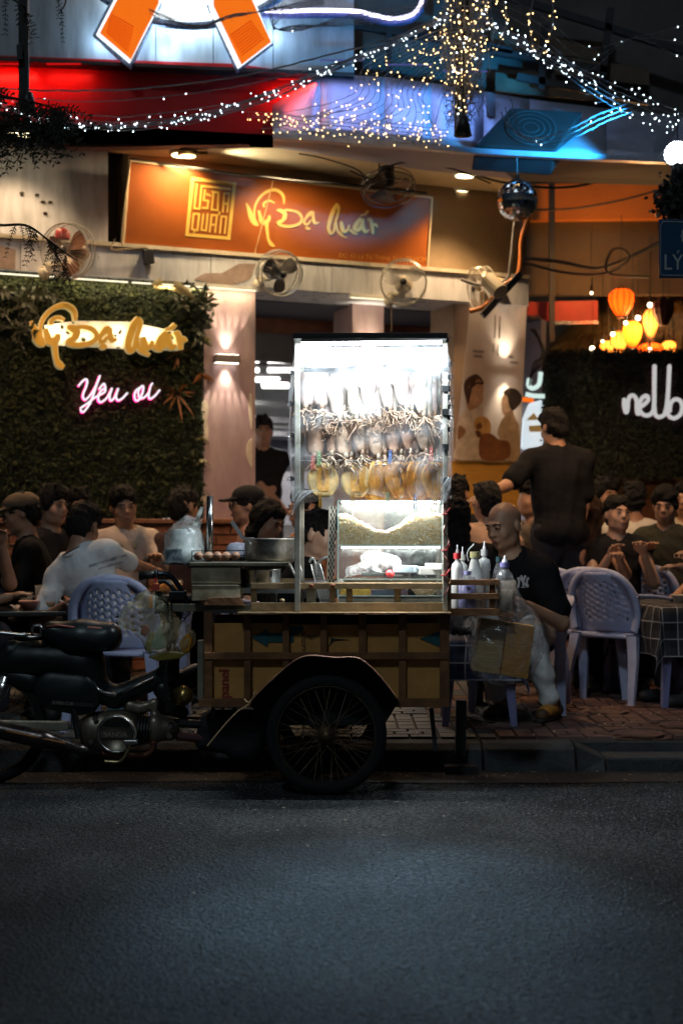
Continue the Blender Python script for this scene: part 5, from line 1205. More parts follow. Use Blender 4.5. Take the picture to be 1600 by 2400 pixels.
table(2.25,8.9,.74,.42,.42,8,'plastic table under the black plaid cloth at the right edge',TBT,TBT); cloth(2.25,8.9,.744,.43,.43,.30,8,PLD,'tablecloth','black plaid cloth on the table at the right edge',5)
table(2.15,10.1,.74,.5,.4,0,'diners table with drinks behind the violet chairs',TBT,TBD)
table(-1.72,7.98,.755,.28,.28,5,'small dark table with beer glasses at the left edge',TBD,TBD)
table(-1.08,8.95,.80,.34,.3,0,'dark table with orange drinks in front of the man in the pale shirt',TBD,TBD)
table(-.55,9.1,.78,.3,.3,0,'dark table behind the pots on the cart',TBD,TBD)
# ---- glasses, bottles, cans on the tables
GL=FILM('clear_glass',(.85,.9,.95),.10,.25,14,.08); BEER=M('beer',(.55,.28,.06),.15,var=.1,trans=.3,alpha=.85); CANM=M('can_silver',(.55,.5,.42),.3,metal=.8,var=.15)
def tumbler(px,py_base,Y,r,h,label,fill=.55,liq=BEER):
    b=P(px,py_base,Y); t=thing('glass',label,'glass',b,'drinking glasses')
    MB().lathe(b,[(0,.004),(r*.86,.004),(r,h),(r*.95,h),(r*.83,.012)],18).build('wall',GL,t,smooth=True)
    MB().lathe(b,[(0,.014),(r*.82,.014),(r*(.83+.1*fill),h*fill),(0,h*fill)],18).build('drink',liq,t,smooth=True); return t
zt=.755; yb=lambda z,Y: HY+(CH-z)*F/Y
tumbler(62,yb(zt,8.0)+2,8.02,.040,.095,'frosty beer mug, leftmost on the small dark table',.4)
tumbler(96,yb(zt,8.1),8.1,.034,.125,'tall narrow beer glass behind the bowl on the small dark table',.5)
tumbler(116,yb(zt,7.9),7.9,.038,.10,'amber beer glass nearest the street on the small dark table',.4)
b=P(68,yb(zt,7.85),7.85); o=MB().lathe(b,[(0,.0),(.035,.0),(.058,.045),(.06,.05),(.055,.047),(.03,.012),(0,.01)],18).build('bowl',M('bowl_pink',(.5,.22,.17),.5),None,smooth=True); tag(o,'pink plastic bowl on the small dark table','bowl')
_o=MB().lathe(P(125,yb(zt,8.05),8.05),[(0,0),(.06,0),(.085,.012),(.08,.013),(0,.004)],18).build('plate',M('plate_dark',(.12,.06,.03),.4),None,smooth=True); tag(_o,'dark plate of food beside the amber beer glass','plate')
mb=MB(); b=P(35,yb(zt,7.95),7.95); mb.grid(lambda u,v:b+Vector(((u-.5)*.09,(v-.5)*.07,.012+.012*math.sin(u*7)*math.cos(v*6))),8,6); tag(mb.build('napkin',M('paper',(.55,.42,.35),.9),smooth=True),'crumpled pale napkin beside the pink bowl','napkin')
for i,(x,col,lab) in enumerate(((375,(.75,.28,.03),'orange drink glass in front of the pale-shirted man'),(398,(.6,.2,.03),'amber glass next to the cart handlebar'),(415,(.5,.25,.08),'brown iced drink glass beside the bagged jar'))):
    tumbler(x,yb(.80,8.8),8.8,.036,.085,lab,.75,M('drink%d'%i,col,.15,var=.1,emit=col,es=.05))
def bottle(base,r,h,label,body,capm,liq=None,fill=.5,neck=.3,name='bottle',grp=None,nozzle=False,capr=.45):
    b=Vector(base); t=thing(name,label,'bottle',b,grp); hs=h*(1-neck)
    prof=[(0,0),(r*.93,0),(r,.012),(r,hs*.93),(r*.85,hs*1.04),(r*.42,h*.86),(r*.36,h*.88),(r*.36,h*.93)]
    MB().lathe(b,prof,18).build('body',body,t,smooth=True)
    if liq: MB().lathe(b,[(0,.004),(r*.9,.004),(r*.96,.014),(r*.96,hs*fill),(0,hs*fill)],18).build('liquid',liq,t,smooth=True)
    MB().lathe(b,[(r*capr,h*.90),(r*capr,h),(0,h)],14).build('cap',capm,t)
    if nozzle: MB().lathe(b,[(r*.30,h),(r*.24,h*1.05),(r*.12,h*1.07),(r*.10,h*1.14),(0,h*1.14)],10).build('nozzle',WHITE,t,smooth=True)
    return t
zt2=.74
MB().cyl(P(1500,yb(zt2,9.95),9.95),P(1500,yb(zt2,9.95),9.95)+Vector((0,0,.15)),.034,n=16).build('drink_can',CANM,None); tag(bpy.data.objects['drink_can'],'tall pale drink can on the right diners table','can')
bottle(P(1535,yb(zt2,9.9),9.9),.036,.22,'clear water bottle on the right diners table',GL,M('cap_white',(.6,.6,.55),.5),M('water_tint',(.35,.25,.12),.1,alpha=.35,var=0),.6)
tumbler(1518,yb(zt2,9.9),9.85,.036,.12,'amber beer glass between can and bottle on the right table',.7)
tumbler(1478,yb(zt2,9.8),9.8,.034,.07,'short glass left of the drink can',.5)
MB().lathe(P(1592,yb(.744,8.75),8.75),[(0,0),(.035,0),(.055,.05),(.058,.052),(.05,.045),(0,.01)],18).build('white_bowl',M('bowl_white',(.6,.55,.48),.4),None,smooth=True); tag(bpy.data.objects['white_bowl'],'white bowl on the black plaid cloth','bowl')
MB().lathe(P(1450,yb(zt2,9.85),9.85),[(0,0),(.05,0),(.09,.02),(.085,.02),(0,.006)],18).build('food_plate',M('bowl_white'),None,smooth=True); tag(bpy.data.objects['food_plate'],'shallow plate in front of the woman with bare arms','plate')
# ================================================= PEOPLE
def SKIN(k): return M('skin_%d'%k,[(.46,.26,.17),(.40,.215,.135),(.36,.185,.115),(.50,.30,.21)][k],.42,var=.10,scale=14,bump=.03,bscale=120)
HAIRM=M('hair_black',(.008,.007,.007),.72,var=.5,scale=60,stretch=(1,1,.25),bump=.8,bscale=160,spec=.25); HAIRB=M('hair_brown',(.040,.018,.009),.65,var=.5,scale=60,stretch=(1,1,.2),bump=.8,bscale=160,spec=.3)
EYE=M('eye_dark',(.012,.01,.01),.3,var=0); LIP=M('lip',(.30,.12,.09),.45,var=.1)
def fabric(name,col,var=.12): return M('cloth_'+name,col,.85,var=var,scale=7,bump=.6,bscale=11,detail=3,spec=.12)
def ik(S,W,a,b,hint):
    S=Vector(S);W=Vector(W); d=W-S; L=d.length
    if L>(a+b)*.995: W=S+d.normalized()*(a+b)*.995; d=W-S; L=d.length
    d.normalize(); x=(a*a-b*b+L*L)/(2*L); h=math.sqrt(max(0,a*a-x*x)); hn=Vector(hint)-d*Vector(hint).dot(d); hn=hn.normalized() if hn.length>1e-4 else d.orthogonal().normalized()
    return S+d*x+hn*h, W
def person(label,hx,hy,Y,yaw=0,lean=8,side=0,hyaw=None,pitch=0,tilt=0,hs=1.0,sc=1.0,skin=0,hair='short',hairm=None,shirt=((.02,.02,.022),'black'),sleeve='short',pants=((.03,.03,.04),'dark'),pose='sit',
           handR=None,handL=None,face=True,res=.012,pelvis=None,feet=None,legs=True,shirt_obj='shirt',grow=0,elbR=None,elbL=None,fat=1.0,shoes=(.03,.03,.03),crop=None):
    up=Vector((0,0,1)); y=R(yaw); f=Vector((math.sin(y),-math.cos(y),0)); rt=f.cross(up)
    H=P(hx,hy,Y); hyw=R(yaw if hyaw is None else hyaw); hf0=Vector((math.sin(hyw),-math.cos(hyw),0)); pr_=R(pitch)
    hf=(hf0*math.cos(pr_)-up*math.sin(pr_)).normalized(); hu=(up*math.cos(pr_)+hf0*math.sin(pr_)).normalized(); hr=hf.cross(hu)
    if tilt:
        q=Matrix.Rotation(R(tilt),3,hf); hu=q@hu; hr=q@hr
    X,Yv,Z=-hr,-hf,hu; RM=np.array([[X[i],Yv[i],Z[i]] for i in range(3)])
    hp=lambda a,b,c: H+(X*a+Yv*b+Z*c)*hs
    N=H-hu*.125*hs+ -hf*.02 - up*.055*sc
    if pelvis is None:
        td=(up*math.cos(R(lean))+f*math.sin(R(lean))+rt*math.sin(R(side))).normalized(); PV=N-td*.50*sc
    else: PV=Vector(pelvis); td=(N-PV).normalized()
    if pose=='stand' and pelvis is None: PV=N-td*.52*sc
    f2=(f-td*f.dot(td)).normalized(); r2=f2.cross(td)
    TR=np.array([[r2[i],f2[i],td[i]] for i in range(3)])
    base=Vector((PV.x,PV.y,PZ)); t=thing('person',label,'person',base)
    s=SDF(res); fa=fat
    tl=(N-PV).length/.5
    chest=N-td*.17*tl; belly=N-td*.34*tl
    sh=[N-td*.055+r2*d*.17*sc*(.97+.03*fa) for d in (1,-1)]
    def torso(q,g):
        q.ell(chest,((.155+g)*sc*fa,(.105+g)*sc*fa,(.185+g)*sc),TR,.05); q.ell(belly,((.148+g)*sc*fa,(.112+g)*sc*fa,(.17+g)*sc),TR,.05); q.ell(PV,((.165+g)*sc*fa,(.13+g)*sc*fa,(.125+g)*sc),TR,.05)
        for d in (0,1):
            q.cap(N-td*.05,sh[d],(.062+g)*sc,(.060+g)*sc,.05); q.cap(N+td*.025,sh[d]+td*.02,(.036+g)*sc,(.040+g)*sc,.04)
    torso(s,0)
    s.cap(N-td*.04,H-hu*.06*hs+Yv*.02,.058*sc,.055*hs,.03)
    # head
    s.ell(hp(0,.014,.035),(.077*hs,.096*hs,.085*hs),RM,.03); s.ell(hp(0,-.022,-.03),(.064*hs,.072*hs,.085*hs),RM,.03)
    s.ell(hp(0,-.055,-.092),(.030*hs,.026*hs,.022*hs),RM,.03)
    for e in (1,-1):
        s.ell(hp(.042*e,-.058,-.025),(.022*hs,.024*hs,.026*hs),RM,.02); s.ell(hp(.081*e,.012,-.008),(.009*hs,.019*hs,.031*hs),RM,.008)
        s.ell(hp(.045*e,-.02,-.075),(.022*hs,.03*hs,.026*hs),RM,.02)
    if face:
        for e in (1,-1): s.ell(hp(.031*e,-.103,.010),(.020*hs,.014*hs,.012*hs),RM,.012,True); s.ell(hp(.031*e,-.088,.010),(.016*hs,.010*hs,.010*hs),RM,.006)
        s.ell(hp(0,-.086,.028),(.050*hs,.013*hs,.011*hs),RM,.012)
        s.cap(hp(0,-.090,.012),hp(0,-.107,-.022),.008*hs,.0125*hs,.010)
        for e in (1,-1): s.ell(hp(.012*e,-.099,-.028),(.009*hs,.010*hs,.008*hs),RM,.006)
        s.ell(hp(0,-.088,-.058),(.024*hs,.012*hs,.013*hs),RM,.01)
    # arms
    ua,fo=.285*sc,.245*sc; sleeves=[]
    for d,hand,el in ((0,handR,elbR),(1,handL,elbL)):
        sg=1 if d==0 else -1
        if hand is None: W=sh[d]+f*.30*sc-up*.36*sc-r2*sg*.04
        elif len(hand)==2: W=P(hand[0],hand[1],Y)
        else: W=Vector(P(hand[0],hand[1],hand[2]))
        E,W=ik(sh[d],W,ua,fo,el if el is not None else (r2*sg*.6-up*.9-f*.35))
        s.cap(sh[d],E,.050*sc*fa,.040*sc,.025); s.cap(E,W,.040*sc,.027*sc,.015)
        dv=(W-E).normalized(); sd=dv.cross(up); sd=sd.normalized() if sd.length>.1 else r2; pn=sd.cross(dv)
        s.cap(W,W+dv*.06*sc,.026*sc,.036*sc,.012,flat=(tuple(pn),.55))
        for k in range(4):
            o_=(k-1.5)*.0215*sc; b0=W+dv*.075*sc+sd*o_; l=(.062,.072,.068,.052)[k]*sc; m_=b0+dv*l*.55+sd*o_*.25-pn*.006; e_=m_+dv*l*.3-pn*l*.42
            s.cap(b0-dv*.03,m_,.0098*sc,.009*sc,.003); s.cap(m_,e_,.009*sc,.0078*sc,.003)
        b0=W+dv*.02*sc-sd*sg*.022*sc; s.cap(b0,b0+dv*.035*sc-sd*sg*.022*sc-pn*.012,.012*sc,.0105*sc,.006); s.cap(b0+dv*.035*sc-sd*sg*.022*sc-pn*.012,b0+dv*.065*sc-sd*sg*.018*sc-pn*.02,.0105*sc,.0085*sc,.003)
        sleeves.append((sh[d],E,W))
    # legs
    lg=[]
    for d in (0,1):
        sg=1 if d==0 else -1; hip=PV+r2*sg*.088*sc-td*.03
        if pose=='sit':
            ft=Vector(feet[d]) if feet else Vector((hip.x,hip.y,PZ))+f*.40*sc+rt*sg*.06
            A=ft+up*.085; K,A=ik(hip,A,.42*sc,.41*sc,f*.9+up*.7+rt*sg*.15)
        else:
            ft=Vector((hip.x,hip.y,PZ))+rt*sg*.03; A=ft+up*.085; K=hip.lerp(A,.5)+f*.02
        lg.append((hip,K,A,ft))
        if legs: s.cap(hip,K,.078*sc*fa,.056*sc,.04); s.cap(K,A,.054*sc,.036*sc,.02)
    sdf_obj('body',s,SKIN(skin),t,it=1)
    # shirt
    col,cn=shirt; q=SDF(max(res,.011)); g=.013+grow; torso(q,g)
    for (S_,E,W) in sleeves:
        if sleeve=='long': q.cap(S_,E,(.060+grow)*sc*fa,.052*sc,.03); q.cap(E,E.lerp(W,.92),.052*sc,.040*sc,.02)
        elif sleeve=='short': q.cap(S_,S_.lerp(E,.74),(.062+grow)*sc*fa,(.060+grow)*sc,.03); q.half(S_.lerp(E,.80),tuple(E-S_),.006) if False else None
    q.cap(N-td*.005,N+td*.20,.062*sc,.062*sc,.006,True)
    q.half(PV-td*.10,tuple(-td),.01)
    sdf_obj(shirt_obj,q,fabric(cn,col),t,it=1,wob=(.0045,16,sum(map(ord,label))%999))
    if legs and pants:
        col,cn=pants; q=SDF(max(res,.012)); q.ell(PV,(.178*sc*fa,.145*sc*fa,.13*sc),TR,.04)
        for (hip,K,A,ft) in lg: q.cap(hip,K,.090*sc*fa,.069*sc,.05); q.cap(K,K.lerp(A,.9),.068*sc,.052*sc,.02)
        sdf_obj('trousers',q,fabric(cn,col),t,it=1,wob=(.004,18,5))
    if legs and shoes:
        for (hip,K,A,ft) in lg:
            q=SDF(.009); q.cap(ft+up*.042-f*.04,ft+up*.038+f*.12,.044,.038,.02); q.cap(ft+up*.05-f*.03,ft+up*.095-f*.035,.043,.042,.02); q.half(ft+up*.004,(0,0,-1),.004)
            sdf_obj('shoe',q,M('shoe_%02d%02d'%(int(shoes[0]*99),int(shoes[1]*99)),shoes,.6,var=.2),t)
    # hair
    hm=hairm or HAIRM
    if hair not in (None,'bald'):
        q=SDF(max(.008,res*.8)); q.ell(hp(0,.018,.042),(.084*hs,.104*hs,.091*hs),RM,.02)
        if hair in ('short','thick'): 
            rh=random.Random(sum(map(ord,label))); g=(.008 if hair=='thick' else 0)+rh.uniform(-.004,.008)
            for _k in range(7): q.cap(hp(rh.uniform(-.05,.05),rh.uniform(-.07,.06),.10),hp(rh.uniform(-.06,.06),rh.uniform(-.10,.06),.135+rh.uniform(-.01,.008)),.022*hs,.010*hs,.015)
            q.cap(hp(rh.uniform(-.04,.0),-.07,.098),hp(rh.uniform(.0,.05),-.088,.070+rh.uniform(-.012,.012)),.022*hs,.012*hs,.012)
            q.ell(hp(0,-.01,.085),((.076+g)*hs,(.085+g)*hs,(.05+g)*hs),RM,.02); q.ell(hp(0,.055,-.02),(.070*hs,.058*hs,.065*hs),RM,.03)
            if hair=='thick':
                for e in (1,-1): q.ell(hp(.066*e,-.015,.03),(.022*hs,.045*hs,.055*hs),RM,.02)
        if hair=='undercap': q.ell(hp(0,.055,-.02),(.070*hs,.058*hs,.065*hs),RM,.03)
        if hair=='undercut': q.ell(hp(0,-.01,.085),(.08*hs,.1*hs,.055*hs),RM,.02); q.half(hp(0,0,.030),tuple(-Z*.95+Yv*.1),.01)
        if hair=='long':
            for e in (1,-1): q.cap(hp(.06*e,.01,.03),hp(.066*e,.03,-.16),.034*hs,.028*hs,.03)
            q.cap(hp(0,.06,.02),hp(0,.075,-.34),.085*hs,.055*hs,.04,flat=(tuple(Yv),.6)); q.ell(hp(0,0,.07),(.082*hs,.09*hs,.06*hs),RM,.02)
        if hair=='bun': q.ell(hp(0,.075,-.03),(.05*hs,.045*hs,.045*hs),RM,.02); q.ell(hp(0,-.005,.075),(.08*hs,.09*hs,.055*hs),RM,.02)
        # face opening
        if hair!='undercut':
            q.ell(hp(0,-.105,-.035),(.070*hs,.075*hs,.092*hs),RM,.012,True)
            if hair!='long': q.ell(hp(0,-.02,-.13),(.12*hs,.075*hs,.075*hs),RM,.02,True); 
        if hair=='undercut':
            q2=SDF(.009); q2.ell(hp(0,.022,.030),(.0785*hs,.0985*hs,.087*hs),RM,.02); q2.ell(hp(0,.055,-.02),(.068*hs,.058*hs,.062*hs),RM,.03); q2.ell(hp(0,-.105,-.045),(.085*hs,.085*hs,.10*hs),RM,.012,True); q2.ell(hp(0,-.02,-.13),(.12*hs,.075*hs,.075*hs),RM,.02,True); sdf_obj('hair_fade',q2,M('hair_fade',(.20,.135,.10),.8,var=.4,scale=90),t)
        sdf_obj('hair',q,hm,t,it=1,wob=(.006,55,sum(map(ord,label))%97))
    if face:
        mb=MB(); rm=Matrix(RM.tolist())
        for e in (1,-1): mb.ball(hp(.031*e,-.0965,.009),(.0135*hs,.0045*hs,.0032*hs),8,5,rm)
        mb.build('eyes',EYE,t,smooth=True)
        mb=MB()
        for e in (1,-1): mb.tube([hp(.013*e,-.099,.026),hp(.030*e,-.098,.031),hp(.049*e,-.086,.025)],[.0035*hs,.0045*hs,.002*hs],5)
        mb.build('eyebrows',HAIRM,t,smooth=True)
        mb=MB(); mb.ball(hp(0,-.0995,-.056),(.021*hs,.006*hs,.0045*hs),8,5,rm); mb.ball(hp(0,-.0985,-.064),(.018*hs,.006*hs,.005*hs),8,5,rm); mb.build('lips',LIP,t,smooth=True)
    t['_head']=[*H]; return t,dict(H=H,hp=hp,N=N,td=td,f=f,rt=rt,sh=sh,lg=lg,RM=RM,X=X,Yv=Yv,Z=Z,f2=f2,r2=r2)
def on_surface(ob,px,py,off=.004):
    """point where the sight line through a photo pixel meets the garment, lifted a little off it"""
    from mathutils.bvhtree import BVHTree
    k=ob.name
    if k not in BV: 
        o=Vector(ob.get('_o',(0,0,0))); BV[k]=BVHTree.FromPolygons([v.co+o for v in ob.data.vertices],[tuple(p.vertices) for p in ob.data.polygons])
    d=(P(px,py,8)-Vector((0,0,CH))).normalized(); h=BV[k].ray_cast(Vector((0,0,CH)),d)
    return (h[0]-d*off) if h[0] is not None else P(px,py,8.2)
BV={}
ORANGE_SH=((.42,.20,.12),'peach'); BLK=((.012,.012,.014),'black')
# --- left tables
person('diner in a grey-brown flat cap and dark jacket facing left',50,1205,8.45,-78,lean=10,pitch=10,skin=1,hair='undercap',shirt=BLK,sleeve='long')
pc,d=person('long-haired diner in a dark shirt reaching an arm to the left, behind the capped man',124,1188,9.0,55,lean=12,pitch=0,skin=1,hair='thick',shirt=((.022,.02,.022),'charcoal'),handR=(12,1325,8.45),elbR=Vector((0,-.3,-1)))
pp,dp=person('diner in a white polo shirt with printed back, seen from behind',196,1236,8.0,168,lean=24,side=-12,hyaw=160,pitch=22,skin=2,hair='short',shirt=((.72,.75,.78),'white_polo'),face=False,res=.011,hs=1.02,sc=.98,fat=.97,grow=.0,handL=(150,1420,7.75),handR=(372,1340,8.45),pelvis=P(272,1470,7.98))
pw,dw=person('smiling diner in an open pale shirt facing the street',290,1188,9.2,22,lean=6,tilt=8,pitch=8,skin=1,hair='short',shirt=((.55,.44,.38),'pale_linen'),sleeve='long',handL=(370,1310,8.9),handR=(232,1320,8.9))
person('diner with dark hair seen from behind next to the bagged jar',432,1192,9.2,140,lean=10,skin=1,hair='short',shirt=((.05,.03,.03),'maroon_dark'),face=False)
person('dark-haired diner mostly hidden behind the white polo shirt',186,1190,9.9,20,lean=5,skin=1,hair='thick',shirt=((.02,.02,.02),'black'))
person('diner in dark clothes cut by the left picture edge, hand raised to the mouth',-52,1222,7.95,60,lean=8,skin=1,hair='short',shirt=((.015,.015,.018),'black'),handL=(6,1282,7.75),handR=(20,1400,7.7))
# --- behind the cart
pk,dk=person('diner in a black peaked cap and glasses looking left',578,1186,9.4,-80,lean=8,skin=1,hair='undercap',shirt=((.40,.24,.20),'rose'),sleeve='long')
person('young woman with long black hair looking down behind the pan',628,1222,8.6,52,lean=14,pitch=22,skin=0,hair='long',shirt=((.02,.02,.022),'black'))
person('diner in a peach shirt partly hidden by the cabinet post',712,1196,9.3,-60,lean=12,skin=1,hair='short',shirt=ORANGE_SH,sleeve='long')
pv,dv_=person('vendor with shaved sides bending over behind the cart',744,1254,7.40,100,hyaw=72,lean=30,pitch=12,skin=3,hair='short',shirt=((.02,.02,.025),'black'),res=.009,pose='sit',feet=[(-.1,7.6,PZ),(-.1,7.75,PZ)])
person('waiter in a black shirt standing in the kitchen doorway',616,1012,12.1,6,lean=2,pose='stand',skin=2,hair='short',shirt=BLK,sleeve='short',handR=(668,1195,11.95),handL=(588,1230,11.9))
# --- right of the cart
person('woman with long black hair seen from behind beside the cart post',1062,1216,8.35,178,lean=6,skin=0,hair='long',shirt=((.02,.02,.022),'black'),face=False)
person('short-haired diner in front of the yellow counter panel',1070,1160,10.0,160,lean=5,skin=1,hair='short',shirt=((.03,.03,.03),'black'),face=False)
person('diner in a peach tee shirt with his back to the bald man',1140,1182,9.15,200,lean=14,side=8,skin=1,hair='short',shirt=((.50,.33,.24),'peach_tee'),face=False)
person('diner in a grey striped shirt bent over behind the bald man',1243,1172,10.1,-60,lean=26,skin=1,hair='short',shirt=((.16,.13,.10),'grey_stripe'),face=False)
pb,db=person('bald man in a black tee shirt leaning towards the cart',1181,1233,7.98,-32,hyaw=-46,pitch=14,tilt=3,skin=0,hair='bald',hs=1.09,sc=1.08,fat=1.12,res=.0075,shirt=((.010,.010,.012),'black_tee'),pants=((.78,.80,.82),'light_jeans'),
   pelvis=(1.07,8.33,.62),handR=(1110,1405,7.75),handL=(1236,1420,7.72),elbL=Vector((.75,.25,-.75)),feet=[(.90,8.06,PZ),(1.165,7.93,PZ)],shoes=(.10,.05,.02),grow=.010)
pq,dq=person('standing waiter in a black tee shirt seen from behind, arm stretched to the left',1296,1004,9.62,188,hyaw=205,lean=6,pose='stand',pitch=12,skin=1,hair='short',shirt=((.010,.010,.012),'black_tee'),face=False,handL=(1130,1162,9.22),handR=(1352,1285,9.5),elbR=Vector((.5,.2,-1)),sc=1.04,fat=1.04,grow=.008,elbL=Vector((-.2,.2,-1)))
ph,dh=person('woman with long brown hair in a black top with white piping',1382,1208,9.75,150,lean=8,skin=0,hair='long',hairm=HAIRB,shirt=((.012,.012,.014),'black'),sleeve='none',face=False,handR=(1450,1310,9.2))
person('woman with tied-back hair facing the street, hand at her chin',1446,1206,9.65,-8,hyaw=14,pitch=-4,skin=3,hair='bun',shirt=((.012,.012,.014),'black'),sleeve='none',handR=(1426,1305,9.4),handL=(1508,1300,9.35),elbL=Vector((.3,-.2,-1)),elbR=Vector((-.2,-.2,-1)))
person('diner with dark hair behind the woman with tied-back hair',1418,1163,10.5,24,skin=1,hair='thick',shirt=((.05,.03,.02),'brown'))
person('short-haired diner in a white shirt seen from behind at the planks',1485,1172,10.4,176,skin=2,hair='short',shirt=((.55,.50,.44),'white_shirt'),face=False)
person('long-fringed diner in an olive shirt at the right table',1558,1186,9.85,-22,pitch=10,skin=1,hair='thick',shirt=((.035,.035,.025),'olive'),handR=(1510,1290,9.6))
person('diner in a cream shirt cut by the right picture edge',1606,1172,10.5,-30,skin=1,hair='short',shirt=((.50,.45,.36),'cream_shirt'),sleeve='long')
person('diner in a dark floral shirt cut by the right edge, elbow on the plaid table',1668,1200,8.75,-70,lean=12,skin=1,hair='short',shirt=((.018,.018,.024),'dark_floral'),handR=(1600,1300,8.4),handL=(1590,1330,8.3),elbR=Vector((-.4,-.6,-1)))
# --- caps, glasses, prints
def cap_on(t,d,mat,brim_len,flat=False,hs=1.0):
    hp=d['hp']; q=SDF(.008); q.ell(hp(0,.012,.062),(.092,.112,.070 if flat else .078),d['RM'],.02); q.half(hp(0,0,.035),tuple(-d['Z']),.01)
    q.cap(hp(-.03,-.09,.045),hp(.03,-.09,.045),.03,.03,.02,flat=(tuple(d['Z']),.3)); q.cap(hp(-.03,-.09-brim_len*.6,.036),hp(.03,-.09-brim_len*.6,.036),.032,.032,.03,flat=(tuple(d['Z']),.25)); q.cap(hp(0,-.08,.042),hp(0,-.09-brim_len*.6,.036),.055,.04,.02,flat=(tuple(d['Z']),.25))
    sdf_obj('cap',q,mat,t)
t0=[o for o in bpy.data.objects if o.get('label','').startswith('diner in a grey-brown flat cap')][0]
H=Vector(t0['_head'])
def headframe(t,yaw,pitch):
    y=R(yaw); f0=Vector((math.sin(y),-math.cos(y),0)); p=R(pitch); hf=(f0*math.cos(p)-Vector((0,0,1))*math.sin(p)); hu=(Vector((0,0,1))*math.cos(p)+f0*math.sin(p)); X=-(hf.cross(hu)); Yv=-hf; H=Vector(t['_head'])
    return dict(hp=lambda a,b,c:H+X*a+Yv*b+hu*c,RM=np.array([[X[i],Yv[i],hu[i]] for i in range(3)]),Z=hu)
cap_on(t0,headframe(t0,-78,10),fabric('flat_cap',(.13,.095,.065)),.06,True); cap_on(pk,dk,fabric('black_cap',(.015,.015,.018)),.10)
mb=MB(); hp=dk['hp']
for e in (1,-1):
    mb.ring(hp(.033*e,-.112,.008),.022,.0022,dk['Yv'],16,4); mb.tube([hp(.055*e,-.108,.01),hp(.082*e,-.01,.008)],.002,4)
mb.build('glasses',EYE,pk)
so=[c for c in pp.children if c.name.startswith('shirt')][0]; NAVY=M('print_navy',(.02,.02,.05),.8,var=0)
k=.97; ca,sa=math.cos(R(-16.5)),math.sin(R(-16.5))
def ptxt(s,x0,y0,size,width):
    mb=text_mb(s,lambda x,y:(x,y,0),1.0); xs=[v[0] for v in mb.v]; w=max(xs)-min(xs); m=[]
    for v in mb.v:
        a=(v[0]-min(xs))/w*width; b=v[1]*size; m.append(tuple(on_surface(so,x0+a*ca+b*sa*0,y0+a*sa-b)))
    mb.v=m; mb.build('shirt_print',NAVY,pp)
ptxt('SPEEDY WITH BEST CARE',209,1330,8.5,93); ptxt('www.dolphinsea.com',231,1335,6,60)
mb=MB(); mb.ring(dp['N']+dp['td']*.035,.066,.012,dp['td'],24,6); mb.build('collar',fabric('white_polo',(.6,.6,.6)),pp,smooth=True)
mb=MB(); mb.ring(dp['N']+dp['td']*.046,.069,.004,dp['td'],24,5); mb.build('collar_stripe',NAVY,pp,smooth=True)
mb=MB(); hp=dw['N']; td=dw['td']
for e in (1,-1): mb.tube([hp+td*.05-dw['f']*.02+dw['r2']*e*.05,hp+td*.02+dw['f']*.04+dw['r2']*e*.07,hp-td*.09+dw['f']*.115+dw['r2']*e*.035],[.016,.02,.008],6)
mb.build('collar',fabric('pale_collar',(.6,.52,.36)),pw,smooth=True)
so=[c for c in pb.children if c.name.startswith('shirt')][0]; EMB=M('emblem_white',(.62,.63,.66),.7,var=0)
tz7=lambda x,y:on_surface(so,1120+x*.1276,1170+y*.1276,.005)
mb=MB()
for s in ([(722,1440,40),(745,1500,34),(742,1560,34),(725,1622,42)],[(735,1440,38),(790,1480,34),(850,1550,34),(912,1612,40)],[(922,1440,40),(895,1490,34),(890,1545,34),(915,1610,40)],[(782,1400,44),(815,1470,36),(825,1530,34)],[(868,1400,44),(838,1470,36),(826,1530,34)],[(826,1500,34),(826,1600,34)],[(786,1618,16),(860,1618,16)]):
    q=smooth_line(s,4); ribbon(mb,q,tz7,Vector((0,-.0015,0)),smooth=False)
mb.build('shirt_emblem',EMB,pb)
# sneaker details of the bald man
ft=db['lg'][1][3]; f=db['f']
SB_=M('sneaker_black',(.015,.015,.016),.5); q=SDF(.008); q.cap(ft+Vector((0,0,.012))-f*.06,ft+Vector((0,0,.012))+f*.15,.044,.040,.01,flat=((0,0,1),.4)); sdf_obj('sole',q,SB_,pb)
q=SDF(.008); q.cap(ft+Vector((0,0,.05))-f*.075,ft+Vector((0,0,.075))-f*.05,.042,.040,.02); sdf_obj('heel_panel',q,SB_,pb)
q=SDF(.008); q.cap(ft+Vector((0,0,.060)),ft+Vector((0,0,.048))+f*.085,.044,.040,.02); sdf_obj('shoe_upper',q,M('sneaker_orange',(.60,.25,.04),.6,var=.2),pb)
mb=MB()
for i in range(5): c=ft+Vector((0,0,.084-.008*i))+f*(.0+.028*i); mb.tube([c-db['rt']*.03,c+Vector((0,0,.008)),c+db['rt']*.03],.004,5)
mb.build('laces',M('lace_orange',(.7,.32,.06),.7),pb)
# white piping on the brown-haired woman's shoulder
S0=dh['sh'][0]; mb=MB(); mb.ring(S0-dh['td']*.02+dh['r2']*.02,.066,.009,(dh['r2']+dh['td']*.3),20,6); mb.build('white_piping',WHITE,ph,smooth=True)
